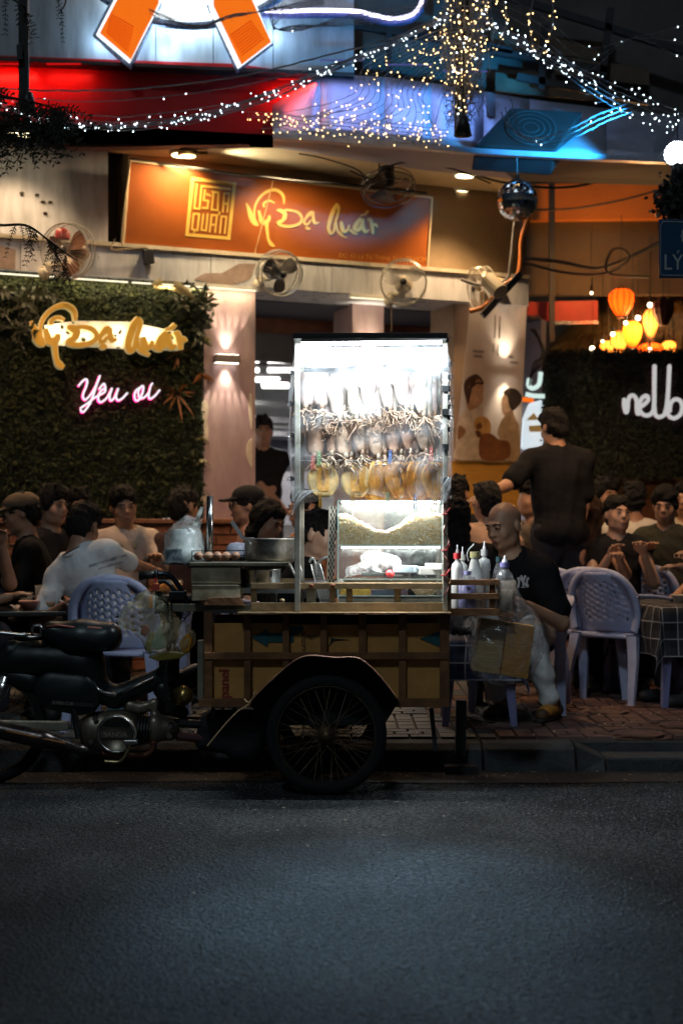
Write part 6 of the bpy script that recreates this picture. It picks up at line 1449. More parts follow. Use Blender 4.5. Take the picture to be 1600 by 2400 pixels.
# ================================================= THE STREET FOOD CART
Yf=6.55; Yb=7.12
def C(x,y,d=0): return P(x,y,Yf+d)
RAIL=M('rail_beige',(.30,.195,.095),.55,var=.4,scale=9,bump=.15,bscale=30,metal=.15); RUST=M('rail_brown',(.21,.09,.032),.65,var=.45,scale=8,bump=.2,bscale=30); GREYB=M('rail_grey',(.30,.27,.20),.5,var=.35,scale=10,metal=.3)
cart=thing('street_food_cart','motorised food cart with rusty rails, cardboard panels and a lit squid cabinet','food cart',(P(760,1865,6.9).x,6.85,0))
def bar(x0,y0,x1,y1,mat,name='rail',d=0,th=.025,wob=0):
    """flat bar seen face-on: covers that pixel box on the cart front"""
    a=C(x0,y0,d); b=C(x1,y1,d); mb=MB(); mb.span((a.x,Yf+d-th/2,a.z),(b.x,Yf+d+th/2,b.z)); return mb.build(name,mat,cart,bevel=.002)
# body frame
bar(466,1637,1052,1657,RUST,'bottom_rail'); bar(480,1529,1050,1545,RUST,'middle_rail',-.004)
bar(588,1412,1054,1432,RAIL,'tray_rail',-.01,.03); bar(588,1366,1054,1380,RAIL,'tray_rail',-.012,.03)
for i,(a,b) in enumerate(((478,498),(572,588),(662,678),(750,766),(840,858),(934,951),(1030,1052))): bar(a,1434,b,1637 if i else 1640,RUST,'upright',.003,.024)
bar(464,1500,478,1640,GREYB,'upright',.03,.05)
for (a,b) in ((588,602),(692,706),(718,740),(772,786),(811,826),(923,939),(1037,1054)): bar(a,1379.5,b,1412.5,RAIL if a!=718 else GREYB,'tray_post',-.005,.02)
MB().span((C(560,0).x,Yf-.085,C(0,1434).z-.004),(C(1054,0).x,Yf+.03,C(0,1433).z)).build('shade_lip',RAIL,cart)  # added thin lip, hidden edge-on, throws shade on the boards below
for x in (779,729): # welded rust bolts
    MB().ball(C(x,1372,-.03),(.012,.006,.008),8,5).build('weld',M('weld_rust',(.18,.05,.02),.8),cart)
# rear frame, tray floor and sides
def span(x0,x1,z0,z1,y0,y1,mat,name,bev=0): return MB().span((x0,y0,z0),(x1,y1,z1)).build(name,mat,cart,bevel=bev)
xl,xr=C(478,0).x,C(1045,0).x; zt=C(0,1432).z; zbm=C(0,1655).z
span(xl,xr,zt-.012,zt+.004,Yf+.03,Yb,M('tray_steel',(.35,.36,.36),.35,metal=.8,var=.3,scale=9),'tray_floor')
span(xl,xr,zbm,zbm+.02,Yf+.03,Yb,RUST,'floor_board'); span(xl,xr,zbm,zt-.05,Yb,Yb+.02,RUST,'back_board'); span(xl-.0,xl+.02,zbm+.02,zt-.1,Yf+.05,Yb,RUST,'end_board'); span(xr-.02,xr,zbm+.02,zt-.1,Yf+.05,Yb,RUST,'end_board')
span(xl,xr,C(0,1380).z,C(0,1366).z,Yb,Yb+.02,RAIL,'back_rail')
# cardboard lining, one sheet per bay
CBT=M('board_tan',(.66,.32,.085),.8,var=.2,scale=6,bump=.08,bscale=20); CBG=M('board_green',(.26,.25,.17),.8,var=.3,scale=7); TEAL=M('print_teal',(.02,.10,.11),.7,var=.3,scale=10); PRD=M('print_red',(.36,.04,.035),.7,var=.2); PBK=M('print_black',(.03,.03,.03),.8,var=0)
xs=[498,572,588,662,678,750,766,840,858,934,951,1030]
for i in range(6):
    x0,x1=xs[2*i]-6,xs[2*i+1]+6; n=rnd.uniform(-2,2)
    for (y0,y1,m,nm) in ((1462+n,1531,CBT,'board_sheet'),(1544,1640,CBT,'board_sheet')):
        a,b=C(x0,y0,.025),C(x1,y1,.025); MB().span((a.x,Yf+.022+.001*(i%2),a.z),(b.x,Yf+.026+.001*(i%2),b.z)).build(nm,m,cart)
def flat(poly,mat,name,d=.018): mb=MB(); mb.prism([C(x,y,d) for x,y in poly],(0,.002,0)); return mb.build(name,mat,cart)
zz=lambda L:[(380+x*.4464,1380+y*.4464) for x,y in L]
flat(zz([(470,256),(555,208),(555,232),(632,232),(632,280),(555,280),(555,304)]),TEAL,'arrow_print'); flat(zz([(668,232),(690,232),(690,280),(668,280)]),TEAL,'arrow_print'); flat(zz([(672,196),(735,196),(745,210),(715,240),(672,240)]),TEAL,'arrow_print')
flat(zz([(1352,262),(1456,222),(1456,304)]),TEAL,'arrow_print')
flat(zz([(872,232),(884,256),(905,262),(985,266),(905,270),(892,280),(872,302),(886,272)]),PBK,'tear')
text_mb('LLATION',lambda x,y:C(716-y,1529-x*.86,.017),14).build('lettering',PBK,cart)
mb=text_mb('panel',lambda x,y:C(536-y,1637-x,.017),33,bold=.6); mb.build('lettering',PRD,cart)
mb=MB()
for (x,y) in ((721,1491),(729,1494),(737,1490)): mb.ring(C(x,y,.016),.006,.0015,(0,1,0),10,4)
mb.build('scribble',PBK,cart)
# cabinet posts and top
PW=M('post_worn',(.40,.37,.31),.45,var=.35,scale=12,metal=.35); TAPE=M('black_tape',(.012,.012,.013),.45)
dpt=.36
for (xa,xb,d) in ((691,704,-.03),(1036,1047,-.03),(697,708,dpt),(1034,1044,dpt)):
    a=C(xa,786,0); b=C(xb,1432,0); w=b.x-a.x; MB().span((a.x,Yf+d-.012,C(0,1432).z),(b.x,Yf+d+.012,C(0,790).z)).build('post',PW,cart,bevel=.002)
zt2=C(0,795).z
for (y0,y1) in ((Yf-.19,Yf-.02),(Yf+dpt-.015,Yf+dpt+.015)): MB().span((C(690,0).x,y0,zt2-.022),(C(1041,0).x,y1,zt2+.004)).build('top_bar',M('top_black',(.03,.028,.026),.5,var=.3),cart,bevel=.003)
for xx in (C(692,0).x,C(1030,0).x): MB().span((xx,Yf-.02,zt2-.02),(xx+.022,Yf+dpt,zt2+.002)).build('top_bar',M('top_black'),cart)
for (y0,y1) in ((795,806),(862,872),(906,920),(960,975),(1042,1058),(1120,1130)):
    a=C(1034,y0,0); b=C(1049,y1,0); MB().span((a.x,Yf-.048,b.z),(b.x,Yf-.012,a.z)).build('tape_wrap',TAPE,cart)
# rods the squid hang from
RODM=M('rod_steel',(.35,.35,.36),.3,metal=.9)
for (y,d) in ((868,.10),(985,.14),(1078,.10)): MB().cyl(C(700,y,0)+Vector((0,d,0)),C(1040,y,0)+Vector((0,d,0)),.003,n=6).build('rod',RODM,cart)
# LED bar of the cabinet: the light that floods the road
a=P(706,806,Yf-.16); b=P(1034,802,Yf-.16)
MB().beam(a+Vector((0,0,.012)),b+Vector((0,0,.012)),.035,.012).build('lamp_channel',M('alu',(.7,.7,.7),.3,metal=.8),cart)
MB().cyl(a,b,.0095,n=10).build('led_bar',EM('led_cold',(.86,.96,1),40),cart,smooth=True)
m=a.lerp(b,.5)
lamp('led_glow','AREA',m+Vector((0,.0,-.014)),(.78,.92,1),23,cart,size=.64,size_y=.02,direction=(0,.30,-1))
lamp('led_throw','SPOT',m+Vector((0,-.03,-.02)),(.38,.70,1),270,cart,size=.12,direction=(0,-.84,-.95),spot=R(46),blend=1)
# ---- wheels
RB=M('tyre_rubber',(.009,.009,.009),.9,var=.3,scale=20,bump=.3,bscale=60); RIM=M('rim_rusty',(.16,.10,.055),.5,metal=.7,var=.4,scale=14); SPK=M('spoke',(.20,.15,.10),.45,metal=.8)
def wheel(c,ax,par,R0=.272,mat=None):
    c=Vector(c); ax=Vector(ax).normalized(); u=ax.orthogonal().normalized(); w=ax.cross(u)
    e=bpy.data.objects.new('wheel',None); COL.objects.link(e); e.parent=par; e.location=c-Vector(par['_o']); e['_o']=tuple(c); e.empty_display_size=.05
    MB().ring(c,R0-.030,.030,ax,56,10).build('tyre',RB,e,smooth=True)
    mb=MB(); prof=[(R0-.052,-.022),(R0-.040,-.020),(R0-.044,-.012),(R0-.050,0),(R0-.044,.012),(R0-.040,.020),(R0-.052,.022),(R0-.050,0),(R0-.052,-.022)]
    mb.lathe(c,prof,56,axis=ax); mb.build('rim',mat or RIM,e,smooth=True)
    mb=MB(); mb.lathe(c,[(0,-.06),(.02,-.06),(.022,-.045),(.042,-.042),(.042,-.036),(.022,-.03),(.022,.03),(.042,.036),(.042,.042),(.022,.045),(.02,.06),(0,.06)],20,axis=ax); mb.build('hub',mat or RIM,e,smooth=True)
    mb=MB()
    for i in range(36):
        s=1 if i%2 else -1; a=2*PI*i/36; b=a+(.62 if (i//2)%2 else -.62)
        mb.tube([c+ax*s*.039+(u*math.cos(b)+w*math.sin(b))*.04,c+(u*math.cos(a)+w*math.sin(a))*(R0-.05)],.0018,4)
    o=mb.build('spokes',SPK,e); o['kind']='stuff'; return e
wc=P(765,1722,6.42); wc.z=.272; wheel(wc,(0,1,0),cart); wheel((wc.x,7.28,.272),(0,1,0),cart)
mb=MB(); mb.cyl(wc,(wc.x,7.28,.272),.016,n=10); mb.build('axle',DK,cart); 
for s in (-.22,.22): MB().beam((wc.x+s,Yf+.05,zbm-.0),(wc.x,Yf+.02,.29),.03,.03).build('spring_arm',DK,cart)
# mudguard and black splash plate
BLKP=M('mudguard_black',(.010,.010,.011),.8,var=.3,scale=10,bump=.1); MGE=M('mudguard_edge',(.17,.08,.05),.5,var=.4,scale=9,metal=.4)
gp=smooth_line([(586,1652),(600,1630),(668,1566),(702,1543),(730,1537),(765,1540),(790,1542),(826,1541),(852,1550),(892,1588),(934,1643)],4)
mb=MB(); n=len(gp); vs=[P(x,y,6.33) for x,y in gp]+[P(x,y,6.53) for x,y in gp]; mb.add(vs,[(i,i+1,n+i+1,n+i) for i in range(n-1)]); o=mb.build('mudguard',BLKP,cart,smooth=True); sm=o.modifiers.new('s','SOLIDIFY'); sm.thickness=.004
mb=MB(); mb.tube([P(x,y,6.33) for x,y in gp],.0045,6); mb.build('mudguard_lip',MGE,cart,smooth=True)
mb=MB(); mb.prism([P(x,y+1,6.525) for x,y in gp]+[P(900,1700,6.525),P(640,1700,6.525)],(0,.006,0)); mb.build('splash_plate',BLKP,cart)
mb=MB(); mb.tube([P(x,y,6.45) for x,y in smooth_line([(598,1622),(585,1648),(560,1665),(530,1695),(486,1748)],5)],.0035,5); mb.tube([P(x,y,6.45) for x,y in smooth_line([(572,1638),(578,1645),(584,1646)],4)],.003,5); mb.tube([P(x,y,6.45) for x,y in smooth_line([(584,1646),(590,1640),(597,1632),(594,1627)],4)],.003,5); tag(mb.build('rope',M('rope_tan',(.5,.32,.16),.8,var=.3)),'tan rope tied from the mudguard to the tow bar','rope')
# under-body: axle beam, tow bar, jack leg
MB().beam(P(420,1690,6.8),P(620,1690,6.8),.04,.045).build('tow_bar',DK,cart); q=SDF(.014); q.cap(P(500,1700,6.75),P(620,1705,6.75),.075,.085,.03); q.cap(P(480,1735,6.75),P(590,1745,6.75),.05,.06,.03); q.cap(P(560,1760,6.75),P(590,1775,6.75),.05,.03,.03); sdf_obj('gearbox',q,DK,cart)
MB().beam(P(1080,1640,7.0),P(1078,1770,7.0),.05,.05,(0,1,0)).build('jack_leg',DK,cart); MB().beam(P(1010,1660,6.7),P(1020,1760,6.7),.02,.02,(0,1,0)).build('prop',DK,cart); MB().box((P(1078,0,7.0).x,7.0,.02),(.16,.12,.04)).build('jack_foot',DK,cart)
for (x,y0,y1) in ((500,1657,1690),(550,1657,1690),(600,1657,1690)): MB().beam(P(x,y0,6.7),P(x,y1,6.7),.018,.018,(0,1,0)).build('hanger',DK,cart)
# left extension arm and rails to the handlebar
MB().beam(P(372,1424,6.62),P(600,1424,6.62),.04,.036).build('tow_arm',GREYB,cart,bevel=.003)
MB().beam(P(372,1385,6.62),P(372,1436,6.62),.03,.024,(0,1,0)).build('arm_end',DK,cart)
mb=MB(); mb.prism([P(x,y,6.52) for x,y in ((477,1418),(486,1402),(562,1400),(574,1419))],(0,.03,0)); mb.build('shelf_bracket',RUST,cart)
# right basket
for (y0,y1) in ((1358,1371),(1390,1404),(1425,1440)): 
    a,b=C(1054,y0),C(1162,y1); MB().span((a.x,Yf-.03,b.z),(b.x,Yf-.01,a.z)).build('basket_rail',RUST,cart,bevel=.002); MB().span((a.x,Yf+.19,b.z),(b.x,Yf+.21,a.z)).build('basket_rail',RUST,cart); MB().span((b.x-.01,Yf-.03,b.z+.001),(b.x+.012,Yf+.21,a.z-.001)).build('basket_rail',RUST,cart)
a,b=C(1146,1358),C(1159,1440); MB().span((a.x,Yf-.008,b.z),(b.x,Yf+.004,a.z)).build('basket_post',RUST,cart)
a,b=C(1054,1436),C(1200,1440); MB().span((a.x,Yf-.03,b.z-.004),(b.x,Yf+.21,b.z+.004)).build('basket_floor',RUST,cart)
# red and brown wire wound round the right post
mb=MB(); q=[C(1043+6*math.sin(k*.55),1150+k*4.6,0)+Vector((0,-.05+.012*math.cos(k*.8),0)) for k in range(55)]; mb.tube(q,.0035,5); mb.build('wound_wire',M('wire_rust',(.16,.05,.035),.55,var=.4,scale=20),cart)
for i,y in enumerate((1205,1290,1348)):
    mb=MB(); c=C(1042,y,-.05); mb.ring(c,.014,.004,(0,0,1),14,5); mb.tube([c,c+Vector((.012,-.01,.012)),c+Vector((.022,-.012,.028))],.004,5); mb.build('red_tie',M('tie_red',(.35,.03,.03),.5),cart)
mb=MB(); mb.ring(C(1046,792,0),.016,.0018,(0,1,0),18,4); mb.ring(C(1050,788,0),.010,.0014,(.4,1,.3),14,4); mb.tube([C(1035,796,-.03),C(1046,800,-.03),C(1058,790,-.02)],.0015,4); mb.build('wire_curl',RODM,cart)
# ================================================= CABINET FILM AND CLIPS
film=thing('plastic_film','wrinkled clear plastic film wrapped around the squid cabinet','plastic film',C(860,1170,.05))
FM=FILM('film_clear',(.92,.95,1),.05,.28,7,.15,(1,1,.45)); FM2=FILM('film_top',(.95,.97,1),.18,.5,9,.2,(1,1,.6))
def fs(u,v,x0=690,x1=1047,y0=812,y1=1172,d=-.05):
    y=y0+(y1-y0)*v; yb=(8*math.sin(u*9)+6*math.sin(u*21+1))*v**3; x=x0+(x1-x0)*u+ (4*math.sin(v*7)-6*v)*(1 if u<.05 or u>.95 else 0)
    return C(x,y+yb,0)+Vector((0,d+.010*math.sin(u*23+v*11)+.008*math.sin(v*31+u*6)-.02*v*v,0))
MB().grid(fs,40,44).build('front_sheet',FM,film,smooth=True)
MB().grid(lambda u,v:C(694+350*u,818+(44+4*math.sin(u*9))*v,0)+Vector((0,-.066,0)),40,6).build('top_fold',FM2,film,smooth=True)
MB().grid(lambda u,v:fs(u,v,690,1047,830,1168,dpt+.02),24,30).build('back_sheet',FILM('film_back',(.92,.95,1),.10,.30,7,.2),film,smooth=True)
for x in (688,1049): MB().grid(lambda u,v:Vector((C(x,0).x+.006*math.sin(v*17+u*9)+(-.02 if x<800 else .016)*math.sin(v*3.0),Yf-.045+(dpt+.06)*u,C(0,830+345*v).z)),10,30).build('side_sheet',FILM('film_side',(.92,.95,1),.2,.5,7,.2),film,smooth=True)
# loose skirt of film at the lower left corner
mb=MB(); mb.grid(lambda u,v:C(688+62*u*(1-.5*v)-4*v,1150+ (60-50*u)*v,0)+Vector((0,-.055-.02*math.sin(u*12+v*8),0)),14,14); mb.build('loose_skirt',FILM('film_skirt',(.95,.97,1),.25,.65,12,.2),film,smooth=True)
mb=MB(); mb.grid(lambda u,v:C(1030+24*u,1120+60*v*(1-.2*u),0)+Vector((0,-.055-.015*math.sin(u*9+v*12),0)),8,12); mb.build('loose_skirt',FILM('film_skirt'),film,smooth=True)
CLB=M('clip_black',(.01,.01,.011),.35); CLS=M('clip_steel',(.75,.75,.76),.2,metal=1,var=0)
def clip(px,py,side,i,tot):
    c=C(px,py,-.04); t=thing('binder_clip','black binder clip on the %s edge of the film, %s from the top'%('left' if side<0 else 'right',ORD[i]),'binder clip',c,'binder clips')
    mb=MB(); mb.prism([c+Vector((side*a,0,b)) for a,b in ((-.014,-.004),(-.014,.004),(.010,.012),(.010,-.012))],(0,.028,0)); mb.build('body',CLB,t)
    for s in (1,-1): mb=MB(); mb.tube([c+Vector((side*.010,.004,s*.008)),c+Vector((side*.026,.006,s*.004)),c+Vector((side*.030,.014,s*.006)),c+Vector((side*.026,.022,s*.004)),c+Vector((side*.010,.024,s*.008))],.0014,4); mb.build('lever',CLS,t)
for i,y in enumerate((873,946,1019,1122)): clip(686,y,-1,i,4)
for i,y in enumerate((853,883,911,931,953,978,1006)): clip(1049,y,1,i,7)
PINS=[('amber',(.65,.33,.05)),('blue',(.08,.16,.42)),('green',(.30,.5,.25)),('red',(.6,.12,.10))]
def pin(px,py,colr,label,d=-.055,ang=0,sc=1):
    c=C(px,py,0)+Vector((0,d,0)); t=thing('clothes_peg',label,'clothes peg',c,'clothes pegs'); m=M('peg_'+colr[0],colr[1],.35,var=.1,trans=.15)
    for s in (-1,1):
        mb=MB(); mb.prism([c+Vector((s*.0016+x*sc,0,z*sc)) for x,z in ((0,.034),(s*.0042,.034),(s*.0055,.0),(s*.0065,-.030),(s*.004,-.036),(s*.0005,-.030))],(0,.008,0)); mb.build('arm',m,t,bevel=.001)
    MB().ring(c+Vector((0,.004,.010)),.0035,.0012,(0,1,0),10,4).build('spring',CLS,t)
for (x,y,c,l) in ((751,1173,0,'amber clothes peg at the left bottom edge of the film'),(826,1170,0,'amber clothes peg above the left of the grain case'),(907,1172,2,'pale green clothes peg at the middle bottom of the film'),(971,1176,1,'blue clothes peg at the bottom edge of the film'),(1017,1168,0,'amber clothes peg at the right bottom edge of the film')): pin(x,y,PINS[c],l)
for (x,y,c,l) in ((732,1083,3,'pink-red clothes peg on the lower rod at the left'),(747,1072,2,'green clothes peg on the lower rod next to the pink one'),(915,1070,1,'blue clothes peg on the lower rod near the middle'),(1012,1062,3,'red clothes peg on the lower rod at the right')): pin(x,y,PINS[c],l,.07)
# ================================================= DRIED SQUID
SQ1=[M('squid_pale%d'%i,c,.5,var=.35,scale=16,bump=.15,bscale=60,transl=.55) for i,c in enumerate(((.70,.58,.50),(.62,.48,.43),(.76,.66,.54)))]
SQ2=[M('squid_brown%d'%i,c,.45,var=.30,scale=22,bump=.2,bscale=60,transl=.5) for i,c in enumerate(((.60,.37,.24),(.48,.27,.17),(.68,.48,.34)))]
SQ3=[M('squid_amber%d'%i,c,.35,var=.35,scale=25,bump=.15,bscale=60,transl=.55) for i,c in enumerate(((.66,.36,.07),(.55,.25,.04),(.74,.54,.24)))]
TEN=[M('tentacle%d'%i,c,.5,var=.3,scale=40,transl=.25) for i,c in enumerate(((.46,.30,.20),(.30,.18,.11),(.58,.44,.32)))]
rq=random.Random(77)
def squid(px,py,d,L,W,yaw,mats,label,grp,tent=7,tl=.10,bend=0):
    top=C(px,py,0)+Vector((0,d,0)); t=thing('dried_squid',label,'dried squid',top-Vector((0,0,L)),grp)
    ca,sa=math.cos(yaw),math.sin(yaw)
    def f(u,v):
        w=W*(.35+.72*math.sin(PI*min(1,v*.72+.20))**.7)*(1+.05*math.sin(v*9+px)); x=(u-.5)*w; cu=.18*x*x/W*8; b=.004*math.sin(v*PI+bend)+.003*math.sin(v*13+px)
        return top+Vector((x*ca-(b+cu)*sa,x*sa+(b+cu)*ca,-L*v))
    mb=MB(); mb.grid(f,6,10); o=mb.build('mantle',rq.choice(mats),t,smooth=True)
    sm=o.modifiers.new('s','SOLIDIFY'); sm.thickness=.003
    mb=MB()
    for sg in (-1,1): # fins near the tip
        mb.grid(lambda u,v:f(.5+sg*.42,.02+.34*v)+Vector((sg*u*W*.42*math.sin(PI*(.1+.85*v))*ca,sg*u*W*.42*math.sin(PI*v)*sa,-.012*u)),3,5)
    mb.build('fins',rq.choice(mats),t,smooth=True)
    b=f(.5,.98); mh=MB(); mh.ball(b-Vector((0,0,.006)),(W*.16,W*.12,.016),8,6); mh.build('head',rq.choice(TEN),t,smooth=True)
    if tent:
        mb=MB()
        for k in range(tent):
            a=rq.uniform(-.9,.9); p=[b-Vector((0,0,.02))]; dr=Vector((math.sin(a)*.7,rq.uniform(-.5,.3),-1)).normalized(); l=tl*rq.uniform(.5,1.1)
            for i in range(6):
                dr=(dr+Vector((rq.gauss(0,.5),rq.gauss(0,.4),rq.gauss(-.05,.4)))).normalized(); p.append(p[-1]+dr*l/6)
            q=smooth_line([tuple(x) for x in p],2); mb.tube([Vector(x) for x in q],[.0054*(1-.7*i/len(q)) for i in range(len(q))],4)
        mb.build('tentacles',rq.choice(TEN),t,smooth=True)
for i in range(24):
    x=714+i*13.4; squid(x+rq.uniform(-2,2),868+rq.uniform(-3,6),.10+.03*(i%3)-.02,.168+rq.uniform(-.03,.03)+(.03 if i in (4,5) else 0),.070+rq.uniform(-.018,.014),rq.uniform(.25,.75) if i>2 else rq.uniform(-.3,.3),SQ1,'pale squid in the top row of the cabinet, %s from the left post'%ORD[i],'squid in the top row',13,.13)
for i in range(24):
    x=736+i*12.7; 
    squid(x+rq.uniform(-3,3),983+rq.uniform(-6,8),.13+.03*(i%3)-.03,.142+rq.uniform(-.012,.02),.074+rq.uniform(-.014,.012) if i>1 else .085,rq.uniform(.2,.8) if i>5 else rq.uniform(-.4,.5),SQ2,'brown squid in the middle row, %s from the left post'%ORD[i],'squid in the middle row',10,.10)
for i in range(14):
    x=[757,836,868,884,902,918,934,948,962,976,990,1003,1014,1024][i]; disc=i<2
    c=C(x,1080 if not disc else 1084,0)+Vector((0,.08+.02*(i%3),0)); t=thing('dried_squid','%s in the bottom row, %s from the left post'%('round pale yellow dried squid sheet' if disc else 'amber dried squid sheet',ORD[i]),'dried squid',c-Vector((0,0,.16)),'squid sheets in the bottom row'); W=.150 if disc else .145; L=.158 if disc else .190+rq.uniform(-.03,.015); yw=rq.uniform(-.2,.2) if disc else rq.uniform(.2,.8); ca,sa=math.cos(yw),math.sin(yw)
    def f(u,v):
        w=W*math.sin(PI*(.04+.92*v))**.5; xx=(u-.5)*w; b=.010*math.sin(v*4+i)+.01*(u-.5)**2+.004*math.sin(u*9+v*7+i); return c+Vector((xx*ca-b*sa+(.02*v if not disc else 0),xx*sa+b*ca,-L*v))
    mb=MB(); mb.grid(f,10,10); o=mb.build('mantle',SQ3[2] if disc else rq.choice(SQ3[:2]+SQ3[:2]+SQ3),t,smooth=True); sm=o.modifiers.new('s','SOLIDIFY'); sm.thickness=.002
    mb=MB(); mb.grid(lambda u,v:f(.30+.4*u,.12+.7*v)+Vector((0,-.005,0)),5,6); mb.build('inner_flesh',SQ3[0] if disc else SQ3[1],t,smooth=True)
    mb=MB(); mb.tube([f(.5,.2)+Vector((0,-.008,0)),f(.56,.45)+Vector((0,-.01,0)),f(.47,.7)+Vector((0,-.009,0))],[.003,.004,.001],4); mb.build('dark_vein',TEN[1],t)
# ================================================= GLASS GRAIN CASE
case=thing('glass_case','glass display case holding puffed grain above a shelf of bags and boxes','display case',C(910,1411,.02))
GLS=FILM('case_glass',(.85,.95,.95),.01,.06,30,.05); EDG=M('glass_edge',(.55,.72,.68),.15,var=.1,emit=(.5,.8,.75),es=.05)
x0,x1=C(792,0).x,C(1036,0).x; y0_,y1_=Yf+.02,Yf+.30; zT,zB=C(0,1173).z,C(0,1411).z
MB().span((x0,y0_,zB+.05),(x1,y0_+.003,zT)).build('front_pane',GLS,case); MB().span((x0,y1_,zB),(x1,y1_+.003,zT)).build('back_pane',GLS,case)
MB().span((x0-.003,y0_,zB),(x0,y1_,zT)).build('side_pane',GLS,case); MB().span((x1,y0_,zB),(x1+.003,y1_,zT)).build('side_pane',GLS,case)
for (px,nm) in ((1279,'shelf'),(1358,'shelf')): z=C(0,px).z; MB().span((x0,y0_+.004,z-.003),(x1,y1_-.001,z+.002)).build(nm,GLS if px>1300 else M('shelf_white',(.7,.72,.7),.4),case)
for (a,b) in (((x0,y0_-.003,zT),(x1,y0_-.003,zT)),((x0,y0_-.003,C(0,1279).z),(x1,y0_-.003,C(0,1279).z)),((x0,y0_-.003,C(0,1358).z),(x1,y0_-.003,C(0,1358).z)),((x0,y0_-.003,zB),(x0,y0_-.003,zT)),((x1,y0_-.003,zB),(x1,y0_-.003,zT)),((x0,y0_-.003,C(0,1397).z),(x1,y0_-.003,C(0,1397).z)),((x0-.002,y1_,zB),(x0-.002,y1_,zT)),((x0,y1_,zT),(x1,y1_,zT))):
    MB().beam(a,b,.005,.005,(0,1,0) if a[0]==b[0] else (0,0,1)).build('edge',EDG,case)
MB().span((x0,y0_-.004,C(0,1411).z),(x1,y0_+.008,C(0,1398).z)).build('base_strip',M('base_alu',(.42,.42,.36),.4,metal=.5,var=.3,scale=12),case)
MB().span((x0,y0_,zB-.002),(x1,y1_,zB+.004)).build('floor',M('shelf_white'),case)
# LED tubes under the lid and the shelf
for (y,p) in ((1177,15),(1283.5,3)):
    a=C(800,y,.030); b=C(1030,y,.030); MB().cyl(a,b,.005,n=8).build('led_tube',EM('case_led',(.95,.98,.95),10),case); lamp('tube_glow','AREA',a.lerp(b,.5)-Vector((0,.0,.009)),(.97,.98,.92),p,case,size=.44,size_y=.015,direction=(0,.05,-1))
# woven mat leaning on the left side
mb=MB(); 
for j in range(22):
    for i in range(4):
        if (i+j)%2: continue
        a=C(769+i*3.6+.0*j+ (22-j)*.35,1186+j*8.2,.02); mb.box((a.x,a.y-.002,a.z-.008),(.0075,.003,.0155))
mat_o=thing('woven_mat','black and white woven strip standing against the grain case','mat',C(776,1368,.03)); MB().beam(C(779,1186,.035),C(773,1366,.035),.032,.006,(0,1,0)).build('backing',M('mat_cream',(.55,.5,.4),.8),mat_o); o=mb.build('weave',M('mat_black',(.02,.02,.02),.7),mat_o); o['kind']='stuff'
# puffed grain: heap body + grains
grain=thing('puffed_grain','heap of golden puffed grain filling the upper part of the glass case','grain',C(910,1276,.1)); grain['kind']='stuff'
def gh(x): # heap top (pixel row) over pixel column
    return np.interp(x,[792,810,840,880,905,940,960,985,1010,1036],[1206,1207,1220,1244,1247,1232,1212,1202,1203,1206])
GM=M('grain_gold',(.82,.54,.17),.6,var=.4,scale=60,col2=(.92,.74,.38),transl=.4); GM2=M('grain_pale',(.85,.78,.60),.6,var=.3,scale=60,transl=.4)
mb=MB(); mb.grid(lambda u,v:Vector((x0+.003+(x1-x0-.006)*u,y0_+.0245+(.245*(v-.5)*2 if v>.5 else 0), C(0,1277).z+(C(0,gh(792+244*u)).z-C(0,1277).z)*min(v*2,1)*.97+.012*math.sin(u*19)*max(0,v-.5))),60,20); mb.build('heap',M('grain_core',(.62,.43,.18),.8,var=.4,scale=70),grain)
mb=MB(); mc=MB(); rg=random.Random(5)
def gr(m_,p,r):
    a=rg.uniform(0,PI); k=(rg.uniform(.7,1.2),rg.uniform(.7,1.1),rg.uniform(.6,1.1)); m_.add([(p[0]+v[0]*r*k[0],p[1]+v[1]*r*k[1],p[2]+v[2]*r*k[2]+v[0]*r*.3*math.sin(a)) for v in OCT],OCF)
for i in range(6500):
    px=rg.uniform(794,1034); py=rg.uniform(gh(px),1276); p=C(px,py,0); p.y=y0_+rg.uniform(.0135,.022); gr(mb if rg.random()<.7 else mc,p,.0032)
for i in range(2200):
    px=rg.uniform(795,1033); p=C(px,gh(px)+rg.uniform(-1,2.5),0); p.y=y0_+rg.uniform(.007,.27); p.z+=.010*math.sin((px-792)/13+p.y*20)*.4; gr(mc if rg.random()<.7 else mb,p,.0035)
mb.build('grains',GM,grain); mc.build('grains',GM2,grain)
mb=MB()
for i in range(170): # crumbs stuck to the glass above
    px=rg.uniform(800,1030); py=rg.uniform(1182,gh(px)); p=C(px,py,0); p.y=y0_+.005; gr(mb,p,rg.uniform(.0008,.0022))
mb.build('glass_crumbs',GM2,grain)
